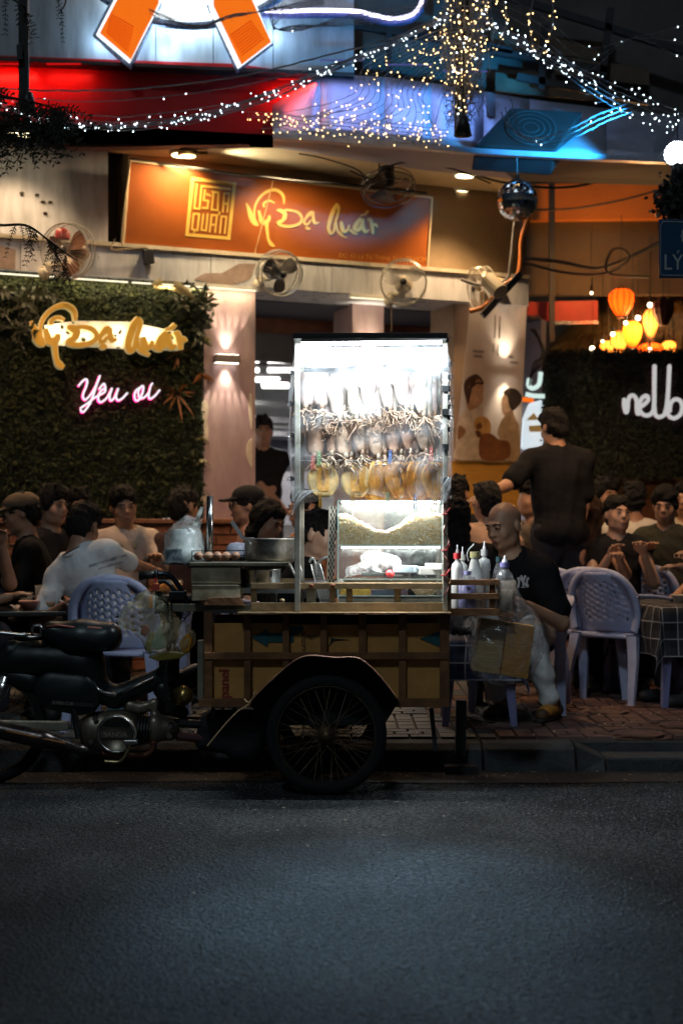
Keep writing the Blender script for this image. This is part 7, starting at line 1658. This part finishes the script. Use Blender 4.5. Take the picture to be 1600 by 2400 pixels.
# shelf contents
WB=M('bag_white',(.82,.83,.84),.5,var=.05,transl=.3)
q=SDF(.006); c=C(888,1315,.12); q.ell(c,(.085,.06,.036),None,.03); q.ell(c+Vector((-.03,.0,.018)),(.05,.05,.03),None,.03); q.cap(c+Vector((.03,0,0)),c+Vector((.09,-.01,-.012)),.03,.02,.03); q.cap(c+Vector((-.01,-.02,-.03)),c+Vector((-.005,-.04,-.055)),.03,.016,.03)
tag(sdf_obj('white_bag',q,WB,None,wob=(.004,60,2)),'bulging white plastic bag on the middle shelf of the glass case','bag')
q=SDF(.006); c=C(818,1338,.10); q.cap(c,c+Vector((.085,0,.022)),.022,.03,.02); tag(sdf_obj('clear_bag_roll',q,FILM('bag_film',(.9,.95,1),.25,.6,20,.15),None,wob=(.004,70,3)),'roll of clear bags at the left of the middle shelf','bag')
for (x,y,w,h,col,lab,nm) in ((1003,1338,46,18,(.72,.72,.70),'white printed carton on the middle shelf','carton'),(1018,1328,40,14,(.78,.78,.76),'white folded paper behind the printed carton','paper_stack'),(950,1334,50,16,(.35,.45,.52),'bluish folded plastic sheets on the middle shelf','plastic_sheets'),(880,1346,56,8,(.06,.07,.07),'flat dark tray on the middle shelf','tray'),(930,1350,40,6,(.08,.08,.08),'black phone on the middle shelf','phone')):
    a,b=C(x-w/2,y-h/2,.06),C(x+w/2,y+h/2,.06); mb=MB(); mb.box(((a.x+b.x)/2,Yf+.09,(a.z+b.z)/2),(abs(b.x-a.x),.09,abs(a.z-b.z)),(0,0,rg.uniform(-.3,.3))); tag(mb.build(nm,M('case_'+nm,col,.5,var=.15,scale=20),bevel=.002),lab,'box' if nm=='carton' else nm.replace('_',' '))
MB().lathe(C(912,1347,.05),[(0,.0),(.018,.0),(.022,.01),(.018,.02),(0,.022)],14,axis=(.3,-1,.4)).build('red_lid',M('lid_red',(.6,.03,.03),.4),None,smooth=True); tag(bpy.data.objects['red_lid'],'small red lid on the middle shelf','lid')  # loose red lid lying on the shelf
for (x,y,w,h,col,lab,nm) in ((832,1387,70,16,(.50,.33,.06),'yellow printed carton in the bottom drawer','yellow_carton'),(900,1388,60,12,(.06,.08,.12),'dark packets in the bottom drawer','dark_packets'),(995,1387,64,18,(.62,.45,.25),'beige bowl in the bottom drawer','beige_bowl')):
    c=C(x,y,.1); q=MB(); 
    if nm=='beige_bowl': q.lathe((c.x,c.y,c.z-.016),[(0,0),(.04,0),(.065,.03),(.06,.03),(0,.006)],20)
    else: q.box((c.x,c.y,c.z),(w/509,.12,h/509))
    tag(q.build(nm,M('drawer_'+nm,col,.5,var=.3,scale=25)),lab,'bowl' if 'bowl' in nm else 'box')
# ================================================= LEFT SIDE OF THE COUNTER
ALU=M('aluminium',(.62,.63,.62),.32,metal=.9,var=.25,scale=8,bump=.05,bscale=30); ALUD=M('aluminium_burnt',(.30,.22,.14),.45,metal=.8,var=.7,scale=7,col2=(.60,.58,.53))
BOXM=M('box_tin',(.56,.42,.25),.42,metal=.45,var=.5,scale=9,col2=(.76,.64,.44),bump=.12,bscale=12)
bx_=thing('metal_box','dented tin roasting box below the eggs','metal box',P(506,1408,6.62))
a,b=P(449,1328,6.55),P(564,1369,6.55); MB().span((a.x,6.53,b.z+.0015),(b.x,6.80,a.z)).build('upper_panel',BOXM,bx_,bevel=.004)
a,b=P(450,1369,6.55),P(563,1408,6.55); MB().span((a.x,6.534,b.z),(b.x,6.80,a.z-.0015)).build('lower_panel',BOXM,bx_,bevel=.004)
pl=MB(); a,b=P(445,1317,6.55),P(676,1328,6.55); tag(pl.span((a.x,6.52,b.z+.002),(b.x,6.86,a.z)).build('steel_plate',M('plate_worn',(.25,.22,.16),.4,metal=.7,var=.5,scale=9),bevel=.004),'long worn steel plate carrying the eggs and the pan','plate')
er=thing('egg_rack','black wire rack holding brown eggs beside the pan','rack',P(512,1317,6.6))
mb=MB()
for y in (1291,1303,1315):
    for Y in (6.535,6.66): mb.tube([P(450,y,6.535)+Vector((0,Y-6.535,0)),P(572,y,6.535)+Vector((0,Y-6.535,0))],.0022,4)
    for x in (450,572): p=P(x,y,6.535); mb.tube([p,p+Vector((0,.125,0))],.0022,4)
for x in (450,572): mb.tube([P(x,1290,6.535),P(x,1317,6.535)],.0022,4)
for k in range(9):
    x=450+k*15.2; p=P(x,1315,6.535); mb.tube([p,p+Vector((0,.125,0))],.0016,4)
mb.build('wire',M('wire_black',(.03,.03,.03),.4,metal=.6),er)
EGG=M('egg_brown',(.52,.27,.16),.5,var=.12,scale=30)
for i,x in enumerate((464,487,508,528,551)):
    mb=MB(); c=P(x,1304,6.585); prof=[(0,-.021)]+[(.0205*math.sin(PI*k/10)*(1-.10*math.cos(PI*k/10)),-.021-.0+.024*(1-math.cos(PI*k/10))) for k in range(1,10)]+[(0,.027)]
    mb.lathe(c,prof,16,axis=(1,.3,.25) if i%2 else (.7,-.6,.3)); tag(mb.build('egg',EGG,smooth=True),'brown egg in the wire rack, %s from the left'%ORD[i],'egg','eggs in the wire rack')
pan=thing('frying_pan','burnt aluminium pan with folded handle on the steel plate','pan',P(634,1317,6.68)); pc_=P(634,1317,6.68); rp=.122
MB().lathe(pc_,[(0,.003),(rp*.90,.003),(rp*.97,.018),(rp,.06),(rp*1.0,.105),(rp*1.025,.111),(rp*.98,.109),(rp*.95,.06),(rp*.9,.012),(0,.010)],36).build('bowl',ALUD,pan,smooth=True)
mb=MB(); h=pc_+Vector((-.10,-.06,.11)); mb.box(h,(.05,.02,.012)); mb.tube([h,h+Vector((.01,-.02,-.02)),h+Vector((.025,-.025,-.035))],.006,6); mb.build('handle_lug',ALU,pan); mb=MB(); h=pc_+Vector((.10,-.04,.113)); mb.box(h,(.045,.02,.010)); mb.build('handle_lug',ALU,pan)
o=MB().beam(P(543,1222,6.62),P(570,1262,6.6),.018,.003,(0,1,0)).build('spatula',ALU); tag(o,'steel spatula blade sticking up from the pan','spatula')
pot=thing('pot','dull aluminium pot standing under the steel plate','pot',P(612,1377,6.66)); c=P(612,1378,6.68); MB().lathe(c,[(0,0),(.085,0),(.09,.008),(.092,.085),(.096,.09),(.088,.088),(.084,.01),(0,.008)],32).build('wall',ALU,pot,smooth=True)
for s in (-.02,.052): MB().box(c+Vector((s,-.094,.068)),(.012,.008,.028)).build('lug',ALU,pot,bevel=.003)
o=MB().span(P(566,1378,6.60),P(700,1384,6.9)).build('burner_tray',ALU); tag(o,'flat steel tray under the pot','tray')
for i,x in enumerate((618,640)): 
    o=MB().box(P(x,1400,6.62),(.036,.06,.044)).build('gas_burner',M('burner_black',(.03,.028,.025),.6,var=.5,scale=20),bevel=.004); tag(o,'grimy black burner block below the pot, %s'%('the left one' if i==0 else 'the right one'),'burner')
mb=MB(); mb.ball(P(661,1407,6.6),(.012,.01,.009),10,7); tag(mb.build('peanut',M('nut',(.6,.45,.25),.6)),'pale round nut lying behind the tray rail','nut')
lb=P(556,1290,6.85); bw=MB(); bw.lathe(lb-Vector((0,0,.03)),[(0,.07),(.035,.065),(.052,.045),(.058,.01),(.058,0)],20); tag(bw.build('white_bowl_stack',M('bowl_lilac',(.42,.42,.52),.35),smooth=True),'upturned lilac bowl behind the eggs','bowl')
# chrome tube and bagged jar
o=MB().cyl(P(492,1300,6.66),P(492,1163,6.66),.0155,n=18).build('chrome_tube',M('chrome_dull',(.5,.5,.5),.22,metal=1,var=.15),smooth=True); tag(o,'upright chrome tube beside the bagged jar','tube')
jar=thing('bagged_jar','blue and white jar wrapped in a clear plastic bag left of the eggs','jar',P(432,1322,6.66))
jc=P(432,1322,6.68); MB().lathe(jc,[(0,0),(.075,0),(.085,.02),(.085,.075),(.07,.08),(.06,.14),(.05,.165),(0,.165)],24).build('jar',M('jar_white',(.55,.58,.55),.4,var=.1),jar,smooth=True)
MB().lathe(jc,[(.0863,.006),(.0868,.07)],24,a0=PI*.95,a1=PI*1.5).build('blue_band',M('jar_blue',(.03,.10,.16),.4),jar,smooth=True)
MB().lathe(jc,[(.0,.0),(.096,.0),(.098,.01),(.09,.014)],24).build('base_ring',M('jar_dark',(.05,.06,.06),.4),jar,smooth=True)
q=SDF(.009); q.cap(jc+Vector((0,0,.03)),jc+Vector((.0,0,.10)),.103,.085,.03); q.cap(jc+Vector((0,0,.1)),jc+Vector((.02,0,.175)),.085,.055,.03); q.cap(jc+Vector((.05,0,.16)),jc+Vector((.085,-.02,.205)),.02,.008,.02); q.half(jc,(0,0,-1)); sdf_obj('bag',q,FILM('bag_wrap',(.9,.97,.97),.22,.62,14,.12,(1,1,.35)),jar,wob=(.004,50,4))
mb=MB(); a=P(457,1232,6.62); b=P(474,1188,6.62); mb.grid(lambda u,v:a.lerp(b,v)+Vector(((u-.5)*.024*(1-.3*v),.004*math.sin(v*9),.002*math.sin(u*6))),4,8); mb.build('bag_handle',M('bag_pale',(.8,.85,.78),.4,transl=.4),jar,smooth=True)
# hooks, strainer, ladle behind the left post
st=thing('wire_strainer','wire mesh strainer leaning inside the tray behind the cabinet post','strainer',P(745,1412,6.75)); mb=MB()
for k in range(9):
    u=k/8; mb.tube([P(728+22*u,1322,6.72),P(752+22*u,1416,6.72)],.0012,3)
for k in range(16):
    v=k/15; mb.tube([P(728+24*v,1322+94*v,6.72),P(750+24*v,1322+94*v,6.72)],.001,3)
mb.tube([P(728,1322,6.72),P(750,1322,6.72),P(776,1416,6.72),P(752,1416,6.72)],.003,5,closed=True); mb.build('mesh',M('wire_steel',(.4,.4,.4),.3,metal=.9),st)
for i,(pts,lab) in enumerate((([(678,1320),(690,1345),(702,1360),(706,1340),(700,1318)],'bent steel hook hanging at the left cabinet post'),([(725,1318),(730,1308),(738,1316),(742,1345)],'steel ladle handle behind the left cabinet post'),([(742,1322),(755,1310),(768,1306)],'curved tap-like handle beside the vendor'))):
    mb=MB(); mb.tube([P(x,y,6.74) for x,y in smooth_line(pts,6)],.006,7); tag(mb.build('steel_hook',ALU,smooth=True),lab,'hook')
bs=thing('steel_basin','steel basin of ice inside the tray beside the strainer','basin',P(752,1408,6.9)); MB().lathe(P(752,1400,6.92),[(0,0),(.085,0),(.11,.075),(.115,.078),(.105,.074),(0,.01)],28).build('wall',ALU,bs,smooth=True)
# ================================================= BOTTLES IN THE BASKET
zf=C(0,1436).z+.004; PLW=M('squeeze_white',(.78,.79,.78),.35,var=.05,transl=.3); CLR=FILM('pet_clear',(.9,.92,.97),.14,.42,18,.08)
def bt(px,Y,hpx_top,r,label,body,capc,**k):
    x=(px-CX)/F*Y; ztop=CH+(HY-hpx_top)/F*Y; return bottle((x,Y,zf),r,ztop-zf,label,body,M('cap_%s'%capc[0],capc[1],.4),name='bottle',grp='bottles in the side basket',**k)
bt(1071,6.60,1296,.028,'white squeeze bottle with a red cap at the cart post',PLW,('red',(.62,.02,.03)),nozzle=True,capr=.62,neck=.22)
bt(1083,6.70,1300,.026,'plain white squeeze bottle behind the red-capped one',PLW,('white',(.75,.75,.74)),nozzle=True,capr=.6,neck=.22)
bt(1094,6.585,1338,.042,'clear round bottle of lilac liquid in the basket',CLR,('lilac',(.4,.38,.7)),liq=M('lilac_liquid',(.30,.30,.62),.15,var=.2,alpha=.75),fill=.85,neck=.18)
bt(1112,6.66,1293,.046,'white round bottle with an olive cap and a bent tube',PLW,('olive',(.55,.52,.25)),neck=.45,capr=.5)
bt(1134,6.72,1288,.030,'tall white squeeze bottle at the back of the basket',PLW,('white2',(.75,.75,.74)),nozzle=True,capr=.55,neck=.2)
bt(1168,6.68,1305,.030,'clear bottle with a blue-green cap behind the brown sauce bottle',CLR,('teal',(.06,.12,.14)),neck=.3)
big=bt(1182,6.57,1318,.043,'large clear bottle with a lilac cap, half sunk in a brown holder',CLR,('violet',(.30,.28,.62)),liq=M('brown_sauce',(.42,.34,.28),.4,var=.6,scale=18),fill=.62,nozzle=True,neck=.28,capr=.5)
b=Vector(big['_o']); MB().lathe(b-Vector((0,0,.012)),[(0,0),(.046,0),(.052,.01),(.054,.155),(.050,.156),(.047,.012)],20).build('holder',FILM('holder_brown',(.5,.40,.32),.2,.5,14,.2),big,smooth=True)
mb=MB(); p=P(1112,1300,6.62); mb.tube([Vector(x) for x in smooth_line([tuple(p+Vector(v)) for v in ((-.03,0,-.03),(-.036,0,.0),(-.028,0,.024),(-.012,0,.04),(-.004,0,.05))],5)],.0035,6); tag(mb.build('bent_tube',PLW,smooth=True),'bent white tube beside the olive-capped bottle','tube')
mb=MB(); mb.tube([P(1147,1368,6.54),P(1148,1338,6.54)],.004,5); tag(mb.build('black_stick',CLB),'short black stick poking up from the basket rail','stick')
# ================================================= HANGING BAGS
tk=thing('takeaway_bag','clear plastic bag of brown ribbed takeaway boxes hanging from the basket','bag',P(1182,1592,6.62))
KR=M('kraft_lit',(.85,.40,.10),.6,var=.15,scale=8); KR2=M('kraft_unlit',(.70,.46,.22),.7,var=.25,scale=8)  # warm light put into the right column's orange; left column is the unlit copy
# ribbed stack: many thin trays, in two columns, leaning
Rk=Matrix.Rotation(R(8),3,'Y'); c0=P(1182,1512,6.68)
for k in range(22):
    off=-.125+k*.0112; mb=MB(); mb.box(c0+Rk@Vector((.055,.0,off-.006)),(.125+.003*(k%2),.15,.0104),Rk); mb.build('box',KR,tk,bevel=.002)
for k in range(22):
    off=-.125+k*.0112; mb=MB(); mb.box(c0+Rk@Vector((-.072,.03,off-.006)),(.120+.003*(k%2),.15,.0104),Rk); mb.build('box',KR2,tk,bevel=.002)
q=SDF(.010); q.cap(c0+Rk@Vector((-.10,0,-.11)),c0+Rk@Vector((.09,0,-.11)),.05,.05,.03); q.cap(c0+Rk@Vector((-.10,0,.08)),c0+Rk@Vector((.09,0,.10)),.055,.06,.03); q.ell(c0,(.178,.135,.185),np.array(Rk),.04); q.cap(c0+Rk@Vector((.05,0,.11)),P(1204,1385,6.66),.09,.018,.04); q.cap(c0+Rk@Vector((-.06,0,.10)),P(1160,1430,6.66),.08,.02,.04)
sdf_obj('bag',q,FILM('bag_big',(.9,.92,.94),.13,.45,11,.12,(1,1,.4)),tk,wob=(.005,40,6))
bb=thing('bean_bag','grey clear bag of dark beans hanging behind the cart corner','bag',P(1080,1500,6.72)); q=SDF(.009); c=P(1080,1462,6.76); q.ell(c,(.055,.04,.055),None,.03); q.cap(c,c+Vector((0,0,.07)),.05,.03,.03); sdf_obj('bag',q,FILM('bag_grey',(.6,.62,.65),.25,.5,12,.15),bb,wob=(.004,50,4))
mb=MB()
for i in range(90):
    mb.ball(c+Vector((rg.uniform(-.045,.045),rg.uniform(-.03,.03),-.03+rg.uniform(-.02,.012))),.006,6,4)
o=mb.build('beans',M('beans',(.05,.04,.035),.6),bb); o['kind']='stuff'
# bag by the handlebar
gb=thing('rubbish_bag','yellowish clear bag of green and amber packets hanging from the handlebar','bag',P(375,1548,6.6)); c=P(385,1495,6.62)
q=SDF(.009); q.ell(c+Vector((-.02,0,0)),(.09,.07,.09),None,.04); q.ell(c+Vector((.07,.01,-.005)),(.07,.06,.085),None,.04); q.cap(c+Vector((0,0,.06)),P(372,1400,6.62),.07,.02,.04); q.cap(c+Vector((-.09,0,.05)),P(282,1462,6.6),.05,.010,.04); q.cap(P(282,1462,6.6),P(345,1385,6.62),.010,.015,.03); q.cap(P(310,1440,6.61),P(360,1420,6.62),.05,.05,.04); 
sdf_obj('bag',q,FILM('bag_yellow',(.80,.76,.52),.22,.55,12,.12,(1,1,.5)),gb,wob=(.006,34,8))
for (pts,col,nm) in (([(352,1520),(366,1478),(374,1465),(388,1500),(390,1518),(370,1525)],(.42,.55,.40),'green_packet'),([(418,1508),(440,1482),(452,1500),(444,1528),(428,1532)],(.62,.28,.03),'amber_packet'),([(338,1515),(352,1480),(362,1490),(352,1535)],(.38,.34,.10),'yellow_packet'),([(345,1540),(390,1525),(440,1530),(420,1545),(370,1550)],(.30,.22,.04),'brown_packet'),([(328,1478),(342,1462),(350,1480),(338,1495)],(.45,.12,.10),'red_packet')):
    mb=MB(); mb.prism([P(x,y,6.58) for x,y in pts],(0,.045,0)); mb.build(nm,M('pk_'+nm,col,.35,var=.25,scale=20),gb,bevel=.008)
# ================================================= MOTORCYCLE that pulls the cart
YB_=6.72
def B(x,y,d=0): return P(x,y,YB_+d)
zz6=lambda x,y:(x*.3061,1400+y*.3061)
def Bz(x,y,d=0): return B(*zz6(x,y),d)
bike=thing('motorcycle','old dark green underbone motorcycle hitched to the front of the cart','motorcycle',B(180,1830))
BG=M('bike_green',(.006,.013,.013),.46,var=.35,scale=7,bump=.05,bscale=25); BBK=M('bike_black',(.012,.012,.013),.4,var=.3,scale=8); CHR=M('chrome',(.40,.39,.38),.24,metal=1,var=.1); ENG=M('engine_alloy',(.30,.25,.19),.42,metal=.8,var=.5,scale=12); VIN=M('seat_vinyl',(.012,.016,.018),.33,var=.2,scale=6,bump=.12,bscale=14); SWG=M('swing_beige',(.32,.29,.22),.5,var=.4,scale=10); BUR=M('exhaust_burnt',(.10,.08,.075),.3,metal=.9,var=.4,scale=9)
w1=wheel((B(-21,1690).x,YB_,.272),(0,1,0),bike,.272)
# seat
q=SDF(.009)
for d in (-.07,0,.07): q.cap(Bz(400,260,d),Bz(640,285,d),.045,.052,.06); q.cap(Bz(640,285,d),Bz(830,290,d),.055,.058,.06)
q.cap(Bz(560,330,0),Bz(800,345,0),.06,.06,.05,flat=((0,1,0),2.0)); q.half(Bz(600,405),(0,0,-1),.01)
sdf_obj('seat',q,VIN,bike)
mb=MB(); mb.tube([Bz(355,225,-.11),Bz(450,215,-.115),Bz(600,235,-.12),Bz(700,232,-.12),Bz(880,245,-.10)],.006,6); mb.build('seat_piping',M('piping_red',(.35,.10,.07),.5),bike,smooth=True)
mb=MB(); mb.tube([Bz(380,270,-.11),Bz(590,395,-.12),Bz(800,400,-.12),Bz(885,350,-.10)],.005,6); mb.build('seat_hem',VIN,bike)
# rear carrier
mb=MB()
for d in (-.08,0,.08): mb.tube([Bz(-80,268,d),Bz(0,272,d),Bz(180,290,d),Bz(300,295,d)],.011,8)
for x in (-40,60,180): mb.tube([Bz(x,280,-.085),Bz(x,280,.085)],.009,7)
mb.build('carrier',CHR,bike,smooth=True)
mb=MB(); mb.tube([Vector(v) for v in smooth_line([tuple(Bz(x,y,-.10)) for x,y in ((200,305),(300,300),(318,260),(310,222),(275,216),(252,230),(250,285))],4)],.008,7); mb.build('grab_rail',CHR,bike,smooth=True)
# frame: rear body, spine, leg
q=SDF(.012); q.cap(Bz(150,450,0),Bz(640,500,0),.07,.10,.05,flat=((0,1,0),.9)); q.cap(Bz(60,520,0),Bz(300,480,0),.055,.07,.05); q.cap(Bz(640,520,0),Bz(740,700,0),.085,.06,.05); q.cap(Bz(740,700,0),Bz(880,770,0),.055,.05,.04); q.cap(Bz(890,760,0),Bz(1290,590,0),.05,.045,.03); q.cap(Bz(1290,590,0),Bz(1330,420,0),.045,.035,.03)
sdf_obj('frame',q,BG,bike)
q=SDF(.012); q.cap(Bz(-60,560,0),Bz(100,420,0),.05,.06,.05); q.cap(Bz(100,600,0),Bz(250,640,0),.05,.06,.04); sdf_obj('rear_fender',q,BG,bike)
mb=MB(); mb.tube([Bz(905,745,-.045),Bz(1020,690,-.05),Bz(1175,622,-.048)],.007,6); mb.build('spine_trim',CHR,bike,smooth=True)
mb=MB(); mb.tube([Vector(v) for v in smooth_line([tuple(Bz(x,y,-.062)) for x,y in ((708,650),(740,700),(790,728),(850,740),(895,750))],4)],.012,7); mb.build('step_edge',CHR,bike,smooth=True)
# side cover with lettering
q=SDF(.009); q.cap(Bz(400,705,-.085),Bz(600,730,-.085),.085,.085,.03,flat=((0,1,0),.35)); q.cap(Bz(600,730,-.085),Bz(690,800,-.08),.08,.05,.03,flat=((0,1,0),.4)); q.cap(Bz(400,740,-.085),Bz(600,790,-.085),.07,.07,.03,flat=((0,1,0),.35)); sdf_obj('side_cover',q,BG,bike)
mb=MB(); mb.prism([Bz(x,y,-.122) for x,y in ((395,790),(720,812),(722,842),(385,820))],(0,.004,0)); mb.build('badge',M('badge_black',(.02,.02,.02),.4),bike)
(x0_,y0__)=zz6(400,817); text_mb('SUPER CUB',lambda x,y:B(x0_+x*.92,y0__-y+x*.055,-.125),10.5,shear=.25).build('badge_letters',M('badge_silver',(.45,.42,.34),.3,metal=.6),bike)
# swingarm, shock, exhaust
MB().beam(Bz(-120,975,-.09),Bz(530,985,-.09),.03,.045).build('chain_case',SWG,bike,bevel=.006)
mb=MB(); mb.tube([Bz(-100,980,-.11),Bz(30,600,-.11)],.022,10); mb.tube([Bz(-40,780,-.11),Bz(10,650,-.11)],.03,12); mb.build('shock_absorber',CHR,bike,smooth=True)
q=SDF(.010); q.cap(Bz(-250,965,-.16),Bz(330,1085,-.16),.042,.042,.02); q.cap(Bz(330,1085,-.16),Bz(620,1165,-.15),.042,.022,.02); q.cap(Bz(620,1165,-.15),Bz(760,1190,-.12),.02,.016,.02); sdf_obj('exhaust',q,BUR,bike)
mb=MB(); mb.tube([Vector(v) for v in smooth_line([tuple(Bz(x,y,-.10)) for x,y in ((760,1190),(900,1210),(1080,1215),(1160,1180),(1180,1100))],4)],.015,8); mb.build('header_pipe',M('header_rust',(.16,.06,.035),.5,metal=.6,var=.4),bike,smooth=True)
mb=MB(); mb.tube([Bz(50,1022,-.20),Bz(500,1118,-.20)],.005,6); mb.build('exhaust_glint',M('glint_orange',(.8,.35,.12),.25,metal=.8),bike)  # orange reflection along the exhaust, modelled as a coloured streak
# engine
q=SDF(.009); q.cap(Bz(730,1000,-.03),Bz(930,1020,-.03),.075,.095,.04,flat=((0,1,0),.9)); q.cap(Bz(720,940,-.03),Bz(900,930,-.03),.03,.035,.03); q.cap(Bz(700,1080,-.02),Bz(760,1120,-.02),.05,.05,.03); sdf_obj('crankcase',q,ENG,bike)
c=Bz(895,1045,-.135); MB().lathe(c,[(0,.012),(.075,.012),(.078,.02),(.088,.02),(.092,.010),(.09,-.04)],32,axis=(0,-1,0)).build('engine_cover',ENG,bike,smooth=True)
MB().ring(c+Vector((0,-.02,0)),.082,.006,(0,1,0),36,6).build('cover_ring',CHR,bike,smooth=True)
MB().box(c+Vector((0,-.018,0)),(.15,.008,.036)).build('name_bar',M('bar_dark',(.06,.05,.04),.4),bike)
text_mb('BANDA',lambda x,y:c+Vector((-.058+x,-.0235,-.0105+y)),.032,bold=.0006).build('cover_letters',M('letters_alloy',(.5,.45,.38),.3,metal=.7),bike)
MB().box(c+Vector((0,-.016,.045)),(.11,.006,.022)).build('cover_slot',BBK,bike)
for i in range(9): MB().lathe(Bz(1030+i*22,1015,-.0),[(.0,-.003),(.078-.002*i,-.003),(.078-.002*i,.003),(0,.003)],14,axis=(1,0,-.03)).build('cylinder_fin',BBK,bike)
q=SDF(.009); q.cap(Bz(1215,1000,0),Bz(1290,1010,0),.065,.055,.02); q.cap(Bz(1180,950,-.04),Bz(1185,1080,-.04),.025,.025,.02); q.cap(Bz(1180,820,0),Bz(1190,930,0),.022,.02,.02); q.cap(Bz(1000,830,0),Bz(1080,850,0),.035,.03,.02); q.cap(Bz(1080,850,0),Bz(1190,800,0),.02,.02,.02); sdf_obj('cylinder_head',q,ENG,bike)
for (x,y) in ((730,930),(770,1025),(820,925),(700,1105),(960,940),(1300,985),(1300,1060)): MB().lathe(Bz(x,y,-.10),[(0,.01),(.012,.01),(.014,0),(.014,-.04)],8,axis=(0,-1,0)).build('bolt',CHR,bike)
# kick starter / brake pedal
mb=MB(); mb.tube([Vector(v) for v in smooth_line([tuple(Bz(x,y,-.17)) for x,y in ((1005,1115),(985,1160),(950,1225),(910,1258),(860,1260),(800,1256))],4)],.008,7); mb.build('pedal_arm',M('pedal_brass',(.5,.38,.2),.3,metal=.9),bike,smooth=True)
MB().box(Bz(1007,1105,-.17),(.065,.05,.022)).build('pedal_pad',CHR,bike,bevel=.005)
mb=MB(); mb.tube([Bz(560,850,-.1),Bz(600,1080,-.1)],.014,7); mb.build('stand_link',BBK,bike)
MB().cyl(Bz(1300,960,0),Bz(1620,975,0),.02,n=10).build('drive_shaft',BBK,bike); MB().cyl(Bz(1560,1080,0),Bz(1350,1060,0),.022,n=10).build('drive_shaft',M('shaft_red',(.10,.03,.03),.5),bike)
# brass horn/lamp and clutter in front of the engine
MB().lathe(Bz(1405,750,-.05),[(0,-.05),(.03,-.045),(.045,-.01),(.048,.02),(.0,.035)],20,axis=(-.3,-1,-.1)).build('horn',M('brass',(.45,.30,.10),.3,metal=.9,var=.4),bike,smooth=True)
q=SDF(.012); q.cap(Bz(1250,700,0),Bz(1330,820,0),.05,.045,.03); q.cap(Bz(1380,640,.05),Bz(1500,600,.1),.05,.06,.03); q.cap(Bz(1240,850,.03),Bz(1400,880,.03),.03,.03,.03); sdf_obj('steering_column',q,BBK,bike)
# handlebar, grip, lever, switch
mb=MB(); mb.tube([Vector(v) for v in smooth_line([tuple(B(x,y,-.10)) for x,y in ((362,1346),(385,1345),(402,1352),(418,1372),(432,1398),(440,1420))],5)],.0125,9); mb.build('handlebar',M('bar_steel',(.05,.07,.09),.22,metal=.9),bike,smooth=True)
MB().cyl(B(328,1350,-.10),B(368,1346,-.10),.019,n=14).build('grip',BBK,bike,smooth=True); MB().lathe(B(328,1350,-.10),[(0,.004),(.021,.002),(.022,-.008)],14,axis=(-1,0,0)).build('grip_end',BBK,bike,smooth=True)
MB().ring(B(367,1347,-.10),.024,.006,(1,0,-.1),18,6).build('grip_collar',BBK,bike,smooth=True)
mb=MB(); mb.tube([Vector(v) for v in smooth_line([tuple(B(x,y,-.12)) for x,y in ((372,1366),(385,1362),(400,1372),(410,1386),(420,1392))],4)],[.011]*17,7); mb.build('brake_lever',BBK,bike,smooth=True)
MB().span(B(396,1385,-.14),B(438,1402,-.06)).build('switch_box',BBK,bike,bevel=.005); MB().box(B(365,1358,-.12),(.009,.01,.03)).build('red_switch',M('switch_red',(.5,.03,.04),.4),bike); MB().box(B(366,1376,-.12),(.03,.02,.028)).build('red_grip_tape',M('tape_red',(.28,.03,.02),.5),bike)
o=thing('key_fob','orange and white remote fob hanging from the handlebar','remote',B(354,1427,-.13)); a,b=B(347,1396,-.13),B(358,1426,-.13); MB().span((a.x,a.y,b.z),(b.x,a.y+.012,a.z)).build('orange_face',M('fob_orange',(.62,.26,.08),.4),o,bevel=.004); MB().span((b.x,a.y+.001,b.z),(b.x+.008,a.y+.02,a.z)).build('white_side',WHITE,o,bevel=.002)
mb=MB(); mb.tube([B(355,1395,-.12),B(356,1386,-.12),B(362,1378,-.12)],.002,4); mb.build('strap',CLB,o)
MB().beam(B(370,1390,-.10),B(370,1438,-.10),.026,.03,(0,1,0)).build('bracket',BBK,bike)
for i,(pts,r) in enumerate((([(394,1402),(392,1440),(396,1480),(402,1500),(396,1530),(390,1580),(396,1640)],.0045),([(400,1404),(404,1450),(408,1510),(412,1540)],.0035),([(376,1434),(400,1442),(430,1448),(444,1440)],.003),([(396,1458),(415,1466),(432,1452),(436,1446)],.0025),([(396,1460),(392,1530),(386,1620),(400,1640)],.006),([(376,1396),(392,1420),(395,1460)],.004))):
    mb=MB(); mb.tube([B(x,y,-.13) for x,y in smooth_line(pts,5)],r,5); tag(mb.build('cable',CB,smooth=True),'black control cable hanging from the handlebar, %s of six'%ORD[i],'cable')
# pale blue jug standing behind the frame
jg=thing('water_jug','pale blue ribbed water jug on the pavement behind the motorcycle','jug',P(278,1622,7.7)); c=P(278,1622,7.7); c.z=PZ; MB().lathe(c,[(0,0),(.055,0),(.06,.02),(.062,.06),(.056,.07),(.062,.08),(.06,.13),(.03,.165),(.02,.17),(0,.17)],22).build('body',M('jug_blue',(.16,.30,.33),.3,var=.1),jg,smooth=True)
